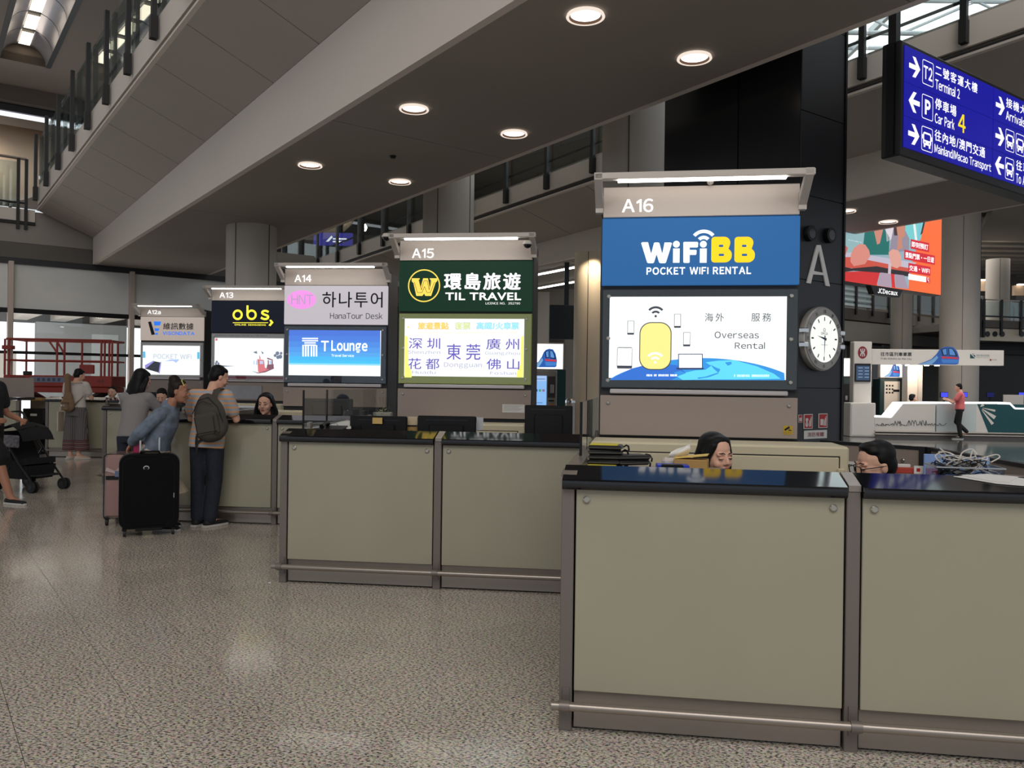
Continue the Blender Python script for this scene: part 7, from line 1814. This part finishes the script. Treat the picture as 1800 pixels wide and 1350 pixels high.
m = MB(); hair_cap(m, b3, vol=1.0); c_ = b3.head
m.ell(c_ + b3.R @ V(0, .062, .105), (.058, .058, .055), 14, 10); org_part('hair', m, M_hairb, P3, .008, 3)
m = MB(); m.sweep([c_ + b3.R @ V(-.07, -.06, .06), c_ + b3.R @ V(-.045, -.02, .112), c_ + b3.R @ V(.03, -.01, .122)], .006, seg=6); part('hair_band', m, mat('yellow_band', rgb(206, 190, 96), .5), P3, smooth=True)
b3.shoes(P3, M_shoe, M_sole); face_parts(P3, b3.head, b3.R, lids='open')
wpz = atz(244, 905)
pp = at(243, 796, 8.2); t = thing('pink_wallet', 'magenta pink wallet bag held behind the back of the woman in denim', 'bag', (pp.x, pp.y, pp.z - .08), .3)
part('body', MB().rbox(-.045, .045, -.018, .018, 0, .19, .012), mat('magenta', rgb(166, 32, 84), .4), t, smooth=True, angle=60); part('zip', MB().box(-.046, .046, -.003, .003, .186, .193), mat('zip_grey', rgb(92, 92, 84), .5), t)
part('wrist_loop', MB().sweep([(-.04, 0, .185), (-.06, 0, .22), (-.045, 0, .25), (-.03, 0, .19)], .005, seg=6), mat('magenta', rgb(166, 32, 84), .4), t, smooth=True)

# 4 woman with the instrument bag
wp_ = at(133, 805, 15.35)
b4 = Body(yaw=-.6, pitch=.35, w=.95, head=V(-.02, -.06, 1.545), el=[V(.25, -.06, 1.12), V(-.24, -.08, 1.12)], wr=[V(.14, -.28, 1.12), V(-.13, -.30, 1.14)])
b4.an = [V(.09, .03, .085), V(-.07, .03, .085)]; b4.toe = [V(.02, -.13, .03), V(-.19, -.06, .03)]
P4 = person('woman in a white t-shirt and wide patterned trousers with an instrument bag, back to us', (wp_.x, 15.35, 0), PI - .05)
m = MB(); b4.skin(m); org_part('body', m, M_skin, P4, .009)
m = MB(); b4.top(m, .55, .016, .0); org_part('shirt', m, M_whitetee, P4, .012, 3)
M_wide = stripes('woven_trousers', [(0, rgb(84, 80, 82)), (.3, rgb(120, 116, 114)), (.6, rgb(70, 66, 70)), (.8, rgb(104, 100, 98))], .028, 'X')
M_hem = stripes('red_hem', [(0, rgb(92, 36, 42)), (.3, rgb(132, 118, 110)), (.55, rgb(70, 30, 36)), (.8, rgb(110, 96, 92))], .07)
m = MB(); m.sweep([V(0, 0, 1.02), V(0, 0, .9), V(0, 0, .80)], [.155, .19, .20], [.115, .14, .145], seg=18)
for k in (0, 1): m.limb([b4.hip[k] - V(0, 0, .04), V(b4.kn[k].x * 1.1, 0, .52), V(b4.kn[k].x * 1.15, 0, .36)], [.105, .118, .122], 16)
org_part('trousers', m, M_wide, P4, .013, 3)
for k in (0, 1): part('trouser_hem', MB().sweep([V(b4.kn[k].x * 1.15, 0, .36), V(b4.kn[k].x * 1.17, 0, .25), V(b4.kn[k].x * 1.18, 0, .17)], [.122, .128, .13], seg=18), M_hem, P4, smooth=True)
m = MB(); hair_cap(m, b4, vol=1.03); org_part('hair', m, M_hair, P4, .009, 3); b4.shoes(P4, mat('pale_flats', rgb(206, 186, 172), .6), M_sole, .05); face_parts(P4, b4.head, b4.R)
ub = thing('instrument_bag', 'brown padded instrument bag on the back of the woman in white', 'bag', (wp_.x, 15.35, 0), PI - .05)
M_ub = mat('bag_tan', rgb(126, 100, 76), .8, bump=.2, bscale=40)
m = MB()
for zc, rx, ry in ((.99, .125, .062), (1.05, .118, .062), (1.14, .092, .058)): m.ell((.035, .205, zc), (rx, ry, .11), 18, 10)
m.limb([(.045, .20, 1.15), (.055, .19, 1.36), (.065, .185, 1.53)], [.06, .052, .058], 14); org_part('body', m, M_ub, ub, .011, 4)
part('front_pocket', MB().rbox(-.01, .125, .25, .285, .91, 1.05, .02), M_ub, ub, smooth=True); part('pocket_flap', MB().rbox(-.015, .13, .26, .29, 1.03, 1.06, .01), mat('bag_brown', rgb(92, 72, 56), .8), ub)
part('buckle', MB().sweep([(.065, .286, 1.0), (.065, .292, 1.0)], .018, seg=12), M_steel, ub); part('badge', MB().sweep([(.11, .286, 1.0), (.11, .29, 1.0)], .014, seg=12), M_paper, ub)
m = MB().sweep([(-.03, .15, .98), (-.14, .06, 1.15), (-.16, -.05, 1.36), (-.14, .09, 1.42), (.0, .17, 1.4)], [.016] * 5, [.004] * 5, seg=8); part('strap', m, M_ub, ub, smooth=True)
tb = thing('tote_bag', 'cream cloth tote bag hanging at the left side of the woman in white', 'bag', (wp_.x, 15.35, 0), PI - .05)
part('body', MB().rbox(.20, .225, -.06, .14, .52, .88, .01).map(lambda p: p + V(.05, .02, 0)), mat('tote_cream', rgb(206, 192, 172), .9), tb, smooth=True); part('handle', MB().sweep([(.262, -.02, .88), (.26, .0, 1.1), (.25, .02, 1.12), (.262, .09, .88)], .008, seg=6), mat('tote_cream', rgb(206, 192, 172), .9), tb, smooth=True)
part('tag', MB().ell((.235, .03, 1.06), (.03, .03, .04), 10, 8), mat('orange_tag', rgb(206, 120, 70), .6), tb, smooth=True)

# 5 seated staff
def staff(label, px, py, Y, rz, hairf, top_m, pitch=.2, yaw=0.0, roll=0.0, lids='down', skin_=None, voxel=.007, hs=1.0, w=.95):
    h = at(px, py, Y); hz = h.z
    b = Body(pelvis=V(0, .06, hz - .655), waist=V(0, .07, hz - .53), chest=V(0, .06, hz - .34), neck=V(0, .05, hz - .165), head=V(0, 0, hz), yaw=yaw, pitch=pitch, roll=roll, w=w, hs=hs,
             sh=[V(.17, .05, hz - .225), V(-.17, .05, hz - .225)], el=[V(.22, -.04, hz - .47), V(-.22, -.04, hz - .47)], wr=[V(.12, -.24, hz - .50), V(-.12, -.24, hz - .50)],
             hip=[V(.09, .02, hz - .69), V(-.09, .02, hz - .69)], kn=[V(.11, -.36, hz - .69), V(-.11, -.36, hz - .69)], an=[V(.11, -.34, .085), V(-.11, -.34, .085)], toe=[V(.11, -.5, .03), V(-.11, -.5, .03)])
    P_ = person(label, (h.x, h.y, 0), rz)
    m = MB(); b.skin(m); org_part('body', m, skin_ or M_skin, P_, voxel, 4)
    m = MB(); b.top(m, .6, .015, .02); org_part('shirt', m, top_m, P_, .012, 3)
    m = MB(); b.legs(m, .014, 1.9); org_part('trousers', m, M_blackcl, P_, .014, 3); b.shoes(P_, M_shoe, M_shoe)
    m = MB(); hairf(m, b); org_part('hair', m, M_hair, P_, .006 if voxel < .006 else .008, 9)
    face_parts(P_, b.head, b.R, hs, lids)
    ch = thing('office_chair', 'dark office chair under ' + label.split(',')[0], 'chair', (h.x, h.y, 0), rz, 'staff office chairs')
    part('seat', MB().rbox(-.23, .23, -.28, .24, hz - .83, hz - .775, .03), M_dark, ch); part('stem', MB().cyl((0, 0, .1), (0, 0, hz - .835), .03, 10), M_black, ch)
    part('backrest', MB().rbox(-.2, .2, .235, .275, hz - .70, hz - .36, .05), M_dark, ch, smooth=True); part('foot', MB().rbox(-.26, .26, -.2, .3, 0, .07, .03), M_black, ch)
    return P_, b
def hair16(m, b):
    hair_long(m, b, .21, True, .98); c, R = b.head, b.R
    m.limb([c + R @ V(-.055, -.045, .07), c + R @ V(-.083, -.025, .0), c + R @ V(-.088, -.012, -.09)], [.022, .022, .026], 10)
staff('woman with black shoulder-length hair looking down, behind the nearest counter', 1259, 801, 4.62, .42, hair16, M_blackcl, .12, .0, -.05, 'down', None, .0052, 1.02)
def hairm(m, b):
    hair_cap(m, b, vol=1.02); c, R = b.head, b.R
    m.ell(c + R @ V(0, -.008, .104), (.060, .058, .022), 14, 9, R)
Pm, bm_ = staff('man with short black hair and glasses looking down to the left, behind the nearest counter', 1537, 818, 4.3, -PI / 2 + .12, hairm, M_blackcl, .20, 0, .05, 'down', M_skin, .0052, 1.0)
c, R = bm_.head, bm_.R
gm = MB()
for sx in (1, -1):
    q = [(sx * .032 + .029 * max(-.9, min(.9, 1.15 * math.cos(a))), -.108, -.002 + .024 * max(-.88, min(.88, 1.15 * math.sin(a)))) for a in [2 * PI * k / 18 for k in range(19)]]
    gm.sweep([c + R @ V(*p_) for p_ in q], .0028, seg=6)
    gm.sweep([c + R @ V(sx * .058, -.106, .008), c + R @ V(sx * .078, -.03, .006), c + R @ V(sx * .079, .02, .004)], .0026, seg=6)
gm.sweep([c + R @ V(.004, -.109, .006), c + R @ V(-.004, -.109, .006)], .0026, seg=6)
gl_ = part('glasses', gm, M_black, Pm, smooth=True)
for sx in (1, -1):
    q = [(sx * .032 + .027 * max(-.9, min(.9, 1.15 * math.cos(a))), -.108, -.002 + .022 * max(-.88, min(.88, 1.15 * math.sin(a)))) for a in [2 * PI * k / 18 for k in range(18)]]
    part('lens', MB().add([c + R @ V(*p_) for p_ in q], [tuple(range(18))]), M_clear, gl_)
def hair14(m, b): hair_long(m, b, .30, True, 1.15, None, .03)
staff('woman with long black hair facing us, behind the tour desk counter', 466.5, 710, 9.75, -.12, hair14, M_blackcl, .12, .05, 0, 'open', None, .0065, 1.06)
staff('second tour desk clerk, only black hair showing above the grey monitor', 602, 712, 9.9, .0, hair_cap, M_blackcl, .3, 0, 0, 'down', None, .011)
staff('clerk with short black hair behind the farthest counter, mostly hidden', 197, 690, 16.75, .1, hair_cap, M_blackcl, .1, 0, 0, 'open', None, .011)
staff('clerk bent low behind the woman in denim, only brown hair showing', 284, 697, 13.1, .2, hair_cap, M_blackcl, .5, 0, 0, 'down', None, .012)
staff('ticket clerk with tied black hair, seated at the far ticket counter', 1605, 700, 26.75, PI / 2 + .2, lambda m, b: (hair_cap(m, b), m.ell(b.head + V(0, .11, -.02), (.04, .045, .045), 10, 8)), M_darktee, .0, 0, 0, 'open', None, .013, 1.15)

# 6 man in the coral shirt at the far ticket counter
cp = at(1685, 768, 25.4)
b6 = Body(el=[V(.22, -.16, 1.10), V(-.22, -.14, 1.12)], wr=[V(.12, -.36, 1.20), V(-.12, -.36, 1.22)], yaw=.2, pitch=.2, head=V(0, -.05, 1.57), an=[V(.09, .03, .085), V(-.09, .20, .22)], kn=[V(.095, -.02, .49), V(-.095, -.10, .52)], toe=[V(.11, -.15, .03), V(-.11, .04, .12)])
P6 = person('man in a coral pink shirt and black trousers leaning at the ticket counter', (cp.x, 25.35, 0), -PI / 2 - .55)
m = MB(); b6.skin(m); org_part('body', m, M_skin, P6, .011)
m = MB(); b6.top(m, .6, .02, .02); org_part('shirt', m, M_pink_shirt, P6, .014, 3)
m = MB(); b6.legs(m, .014, 1.95); org_part('trousers', m, M_blackcl, P6, .014, 3); m = MB(); hair_cap(m, b6, vol=1.05); org_part('hair', m, M_hair, P6, .011, 3); face_parts(P6, b6.head, b6.R)
b6.an[1] = V(-.09, .03, .085); b6.toe[1] = V(-.11, -.15, .03)
sh_ = b6; b6.shoes(P6, M_shoe, M_sole)

# 7 man with the stroller, cut by the left edge
lp_ = atz(10, 884)
b7 = Body(w=1.1, el=[V(.25, -.02, 1.06), V(-.26, .02, 1.04)], wr=[V(.20, -.30, .98), V(-.18, -.28, 1.00)], kn=[V(.10, .05, .49), V(-.10, -.29, .53)], an=[V(.10, .24, .12), V(-.10, -.46, .085)], toe=[V(.12, .09, .03), V(-.12, -.65, .03)])
P7 = person('man in a dark t-shirt and black shorts pushing the stroller, cut by the left edge', (lp_.x - .30, lp_.y + .1, 0), PI / 2 - .25)
m = MB(); b7.skin(m); org_part('body', m, M_skin2, P7, .009)
m = MB(); b7.top(m, .62, .022, .04); org_part('shirt', m, M_darktee, P7, .013, 3)
m = MB(); b7.legs(m, .026, .95, .03); org_part('shorts', m, M_blackcl, P7, .014, 3); m = MB(); hair_cap(m, b7); org_part('hair', m, M_hair, P7, .010, 3); b7.shoes(P7, M_shoe, M_sole); face_parts(P7, b7.head, b7.R)
bpy.data.scenes.remove(_tmp)

# ---------------------------------------------------------------- luggage, stroller, lift
def wheel(mb, c, ax, r, w): a = Vector(ax).normalized() * w / 2; mb.cyl(Vector(c) - a, Vector(c) + a, r, 16); return mb
M_case = mat('black_fabric_case', rgb(14, 14, 16), .8, spec=.15, bump=.15, bscale=160); M_tyre = mat('tyre', rgb(30, 30, 32), .6)
cA = atz(213, 946); cB = atz(306, 941)
sw = (cB - cA).length * 1.12; ang = math.atan2(cB.y - cA.y, cB.x - cA.x) + .02; cm = (cA + cB) / 2
bs_ = thing('suitcase', 'large black fabric suitcase with raised silver handle, standing in the aisle', 'suitcase', (cm.x, cm.y + .02, 0), ang)
hw_ = sw / 2 + .005
def rprism(mb, w_, z0, z1, y0, y1, r): return mb.prism(rrect(-w_, w_, z0, z1, r, 6), y0, y1)
part('front_shell', rprism(MB(), hw_, .075, .78, -.0, .12, .09), M_case, bs_, smooth=True)
part('rear_shell', rprism(MB(), hw_ + .004, .07, .775, .125, .30, .09), M_case, bs_, smooth=True)
m = MB(); o = rrect(-hw_ - .002, hw_ + .002, .073, .782, .09, 6); m.sweep([(p[0], .122, p[1]) for p in o] + [(o[0][0], .122, o[0][1])], .005, seg=6); part('piping', m, mat('piping_grey', rgb(74, 72, 70), .5), bs_, smooth=True)
m = MB(); o = rrect(-hw_ + .03, hw_ - .045, .105, .755, .08, 6); m.sweep([(p[0], -.001, p[1]) for p in o] + [(o[0][0], -.001, o[0][1])], .003, seg=6); part('front_seam', m, M_black, bs_, smooth=True)
m = MB().disc(.0 - .03, .655, .026, -.003, 20, .02); part('badge', m, M_chrome, bs_); m = MB().disc(-.03, .653, .021, -.0035, 18, .014).rect(-.05, -.01, .635, .642, -.0035); part('badge_inset', m, M_black, bs_)
part('zip_pull', MB().rbox(hw_ - .05, hw_ - .043, -.008, .0, .36, .41, .002), M_chrome, bs_)
part('top_handle', MB().sweep([(-.09, .1, .775), (-.08, .1, .80), (.08, .1, .80), (.09, .1, .775)], [.012] * 4, [.02] * 4, side=(0, 0, 1), seg=8), M_black, bs_, smooth=True)
for x in (-.085, .085): part('pull_rod', MB().rbox(x - .009, x + .009, .23, .245, .775, 1.0, .003), mat('rod_silver', rgb(206, 206, 206), .3, metal=.6), bs_)
part('pull_grip', MB().rbox(-.10, .10, .222, .252, 1.0, 1.03, .008), M_black, bs_)
for x in (-hw_ + .05, hw_ - .05):
    for y in (.05, .25):
        w = MB(); wheel(w, (x, y, .032), (1, 0, 0), .032, .024); wp2 = part('wheel', w, M_tyre, bs_, smooth=True); part('wheel_fork', MB().rbox(x - .022, x + .022, y - .03, y + .03, .055, .082, .006), M_black, wp2)
part('skid', MB().rbox(-.12, .12, -.005, .02, .055, .085, .006), M_black, bs_)
# pink case under a clear cover
pA = atz(174, 925)
M_rose = mat('rose_shell', rgb(166, 130, 124), .35)
pk = thing('suitcase', 'dusty pink suitcase in a clear plastic cover, behind the black one', 'suitcase', (pA.x + .04, pA.y + .02, 0), ang - .22)
part('shell', MB().rbox(.0, .20, .0, .48, .075, .725, .03), M_rose, pk, smooth=True)
M_cover = glass('cover_film', (.95, .92, .92, 1), .1, .12)
part('clear_cover', MB().box(-.006, .208, -.008, .49, .07, .733), M_cover, pk)
m = MB(); o = rrect(-.004, .206, .073, .73, .035, 4); m.sweep([(p[0], -.009, p[1]) for p in o] + [(o[0][0], -.009, o[0][1])], .005, seg=6); part('cover_piping', m, M_black, pk, smooth=True)
part('cover_band', MB().box(.015, .195, -.012, -.009, .47, .51), M_black, pk); part('luggage_tag', MB().box(.10, .16, -.013, -.009, .50, .56), mat('tag_blue', rgb(104, 116, 150), .5), pk); part('white_label', MB().flat([(.15, .36), (.20, .36), (.20, .41), (.145, .415)], -.012), M_paper, pk)
part('crease_shine', MB().flat([(.01, .56), (.11, .53), (.19, .60), (.19, .64), (.1, .56), (.02, .6)], -.0115), mat('film_shine', rgb(190, 168, 168), .1), pk)  # pale shape painted as shine along a crease in the film
part('side_latch', MB().rbox(-.03, -.006, .20, .26, .46, .48, .004), M_steel, pk)
for x in (.02, .18):
    for y in (.03, .44):
        w = MB(); wheel(w, (x, y, .037), (1, 0, 0), .037, .02); wp2 = part('wheel', w, M_tyre, pk, smooth=True)
        w = MB(); wheel(w, (x, y, .037), (1, 0, 0), .024, .024); part('hub', w, M_chrome, wp2, smooth=True); part('wheel_fork', MB().rbox(x - .02, x + .02, y - .025, y + .025, .062, .09, .006), M_black, pk)

# stroller
stp = atz(44, 862); st = thing('stroller', 'black folding stroller with a patterned pouch, beside the man at the left edge', 'stroller', (stp.x, stp.y + .1, 0), PI / 2 - .35)
# frame: x right of the child, -y forward
M_fr = mat('stroller_frame', rgb(28, 28, 30), .4); M_cl = mat('stroller_cloth', rgb(24, 24, 27), .9, bump=.3, bscale=30)
m = MB()
for sx in (-.24, .24):
    m.sweep([(sx, .42, 1.0), (sx, .25, .78), (sx, -.05, .42), (sx, -.34, .12)], .014, seg=8); m.sweep([(sx, .30, .10), (sx, .12, .45), (sx, .05, .55)], .014, seg=8)
m.sweep([(-.24, .42, 1.0), (-.22, .45, 1.03), (.22, .45, 1.03), (.24, .42, 1.0)], .016, seg=8); m.sweep([(-.24, .1, .30), (.24, .1, .30)], .01, seg=6); part('frame', m, M_fr, st, smooth=True)
m = MB(); A = [PI * (.10 + .62 * k / 9) for k in range(10)]; vs = []
for sx in (-.25, -.12, 0, .12, .25):
    for a in A: r_ = .33 - .05 * abs(sx) / .25; vs.append((sx * (1 - .05), .10 - r_ * math.cos(a) * .95 , .58 + r_ * math.sin(a)))
m.add(vs, [(i * 10 + j, (i + 1) * 10 + j, (i + 1) * 10 + j + 1, i * 10 + j + 1) for i in range(4) for j in range(9)]); part('canopy', m, M_cl, st, smooth=True, angle=180)
m = MB()
for k in (0, 3, 6, 9): a = A[k]; m.sweep([(sx * .955, .10 - (.332 - .05 * abs(sx) / .25) * math.cos(a) * .95, .58 + (.332 - .05 * abs(sx) / .25) * math.sin(a)) for sx in (-.25, -.12, 0, .12, .25)], .007, seg=6)
part('canopy_rib', m, M_fr, st, smooth=True)
m = MB(); m.add([(-.21, -.22, .44), (.21, -.22, .44), (.21, .06, .40), (-.21, .06, .40), (.21, .28, .78), (-.21, .28, .78), (-.21, -.22, .36), (.21, -.22, .36), (.21, .14, .30), (-.21, .14, .30), (.21, .36, .76), (-.21, .36, .76)], [(0, 1, 2, 3), (3, 2, 4, 5), (7, 6, 9, 8), (8, 9, 11, 10), (1, 0, 6, 7), (0, 3, 9, 6), (2, 1, 7, 8), (3, 5, 11, 9), (4, 2, 8, 10), (5, 4, 10, 11)]); part('seat', m, M_cl, st)
part('basket', MB().add([(-.20, -.18, .16), (.20, -.18, .16), (.20, .26, .16), (-.20, .26, .16), (-.22, -.22, .34), (.22, -.22, .34), (.22, .24, .34), (-.22, .24, .34)], [(0, 3, 2, 1), (0, 1, 5, 4), (1, 2, 6, 5), (2, 3, 7, 6), (3, 0, 4, 7)]), M_cl, st)
part('patterned_pouch', MB().rbox(-.285, -.255, -.13, .20, .58, .74, .014), mat('pouch_pattern', rgb(118, 114, 122), .8, vary=.5, bscale=30), st, label='grey patterned pouch')
part('footrest', MB().rbox(-.18, .18, -.36, -.22, .20, .225, .008), M_fr, st)
for sx in (-.24, .24):
    for y, r_ in ((-.34, .075), (.30, .085)):
        for d in (-.028, .028): w = MB(); wheel(w, (sx + d, y, r_), (1, 0, 0), r_, .024); wp2 = part('wheel', w, M_tyre, st, smooth=True); w = MB(); wheel(w, (sx + d, y, r_), (1, 0, 0), r_ * .45, .03); part('hub', w, M_fr, wp2, smooth=True)

# red scissor lift parked in front of the glazed wall
eaL = math.radians(8)
LO_ = at(5, 700, 17.0); LF_ = Face((LO_.x, LO_.y), -eaL)
lift = thing('scissor_lift', 'red scissor lift platform parked in front of the glazed wall', 'lift', (LO_.x, LO_.y, 0), eaL)
M_lift = mat('lift_red', rgb(146, 48, 40), .5); M_liftd = mat('lift_dark', rgb(52, 44, 42), .6)
LX = lambda px, py=620: LF_.X(px, py); LZ = lambda px, py: LF_.Z(px, py)
xr = LX(197); zd1 = LZ(100, 660); zd0 = LZ(100, 680)
part('platform', MB().rbox(0, xr, 0, .9, zd0, zd1, .015), M_lift, lift); part('platform_extension', MB().rbox(LX(48), xr - .02, .02, .88, LZ(100, 690), zd0 - .004, .01), M_lift, lift)
part('blue_plate', MB().box(LX(53), LX(120), -.006, .0, LZ(80, 672), LZ(80, 662.5)), mat('plate_blue', rgb(110, 118, 136), .5), lift)
m = MB()
for k in range(6): m.rect(LX(57 + k * 9), LX(62 + k * 9), LZ(80, 670), LZ(80, 664.5), -.0075)
part('plate_marks', m, mat('plate_ink', rgb(60, 72, 104), .5), lift)
part('lettering', MB().text('1045R', LX(18), LX(46), LZ(30, 669), LZ(30, 662), -.003, .02), mat('lift_letter', rgb(48, 36, 36), .5), lift); part('lettering', MB().text('JLG', LX(172), LX(183), LZ(178, 672), LZ(178, 667), -.003, .02), mat('lift_letter', rgb(48, 36, 36), .5), lift)
zrt, zrm = LZ(100, 597), LZ(100, 634)
def rod(a, b_, r=.019, nm='rail'): part(nm, MB().cyl(a, b_, r, 8), M_lift, lift, smooth=True)
for y in (.04, .86):
    rod((.04, y, zrt), (xr - .03, y, zrt), .024); rod((.04, y, zrm), (xr - .03, y, zrm))
    for px in ((7, 14, 99, 112, 177, 183, 191, 196) if y < .5 else (14, 117, 183)): rod((LX(px), y, zd1), (LX(px), y, zrt), .022, 'post')
rod((LX(84), .04, zrt - .02), (LX(99), .04, LZ(99, 620)), .02, 'brace'); rod((LX(98), .04, zrt - .02), (LX(112), .04, LZ(112, 622)), .02, 'brace')
for z in (zrt, zrm): rod((.04, .04, z), (.04, .86, z)); rod((xr - .03, .04, z), (xr - .03, .86, z))
part('control_box', MB().rbox(LX(5), LX(23), -.06, .1, LZ(14, 614), LZ(14, 607), .01), M_lift, lift); part('manual_box', MB().rbox(LX(139), LX(164), .02, .1, LZ(150, 657), LZ(150, 641), .01), M_lift, lift)
part('tool_case', MB().rbox(LX(29), LX(39), .3, .5, zd1, LZ(34, 652), .01), M_dark, lift)
m = MB()
for k in range(4): m.cyl((.25, .1 + .2 * k, .25), (xr - .25, .1 + .2 * k, zd0 - .1), .04, 6).cyl((xr - .25, .1 + .2 * k, .25), (.25, .1 + .2 * k, zd0 - .1), .04, 6)
part('scissor_arms', m, M_liftd, lift); part('chassis', MB().rbox(.05, xr - .05, .05, .85, .12, .45, .02), M_liftd, lift)
for x in (.25, xr - .25):
    for y in (.0, .9): w = MB(); wheel(w, (x, y, .17), (0, 1, 0), .17, .1); part('wheel', w, M_tyre, lift, smooth=True)

# things left of the far counter: next counter end, dark equipment recess, cartons
ce = at(0, 700, 15.4); c_end = thing('service_counter', 'counter end at the left edge with a pale monitor board', 'counter', (ce.x - .1, 15.4, 0), 0, 'frosted glass service counters')
xw = at(34, 700, 15.4).x - ce.x + .1
part('glass_panel', MB().rbox(-1.4, xw - .06, 0, .016, .175, 1.07, .003), M_frost, c_end); part('worktop', MB().rbox(-1.4, xw + .01, -.035, .5, 1.078, 1.12, .01), M_granite_top, c_end); part('post', MB().rbox(xw - .055, xw, -.004, .07, 0, 1.075, .003), M_steeldark, c_end)
part('kick_plate', MB().box(-1.4, xw - .06, .02, .035, .012, .17), M_steel, c_end); part('back_board', MB().rbox(-.2, xw + .02, .42, .45, 1.122, at(20, 664, 15.8).z, .006), M_taupe, c_end)
p0 = at(37, 720, 16.2); p1 = at(76, 720, 16.2)
eq = thing('equipment_rack', 'low dark equipment rack with a small white label, between two far counters', 'rack', (p0.x, 16.2, 0), 0)
w_ = p1.x - p0.x
part('back', MB().rbox(0, w_, .3, .5, 0, 1.05, .01), mat('rack_tan', rgb(120, 110, 90), .7), eq); part('rack_body', MB().rbox(.03, w_ - .03, 0, .28, .02, at(50, 718, 16.2).z, .01), M_blackgloss, eq)
part('label', MB().box(.42 * w_, .72 * w_, -.004, 0, at(50, 731, 16.2).z, at(50, 727, 16.2).z), M_paper, eq); part('shelf', MB().box(.03, w_ - .03, -.01, .28, at(50, 747, 16.2).z, at(50, 745.5, 16.2).z), M_steeldark, eq)
for k, (px, py, lb) in enumerate(((42, 706, 'tan carton lying on the equipment rack, left'), (62, 708, 'tan carton lying on the equipment rack, right'))):
    p = at(px, py, 16.25); part_ = thing('carton', lb, 'box', (p.x, 16.22, 1.052 if True else 0), .1 * k, 'cartons on the equipment rack')
    part('body', MB().rbox(-.12, .14, -.0, .2, 0, .05, .006), mat('carton', rgb(176, 140, 82), .8), part_); part('tape', MB().box(-.01, .03, -.001, .2, .0505, .052), M_paper, part_)
# a scrap of paper on the floor
p = atz(474, 1026); solo('paper_scrap', MB().ell((p.x, p.y, .006), (.013, .01, .006), 8, 5), M_paper, 'tiny white paper scrap on the granite floor by the counter corner', 'scrap', (p.x, p.y, 0.001))
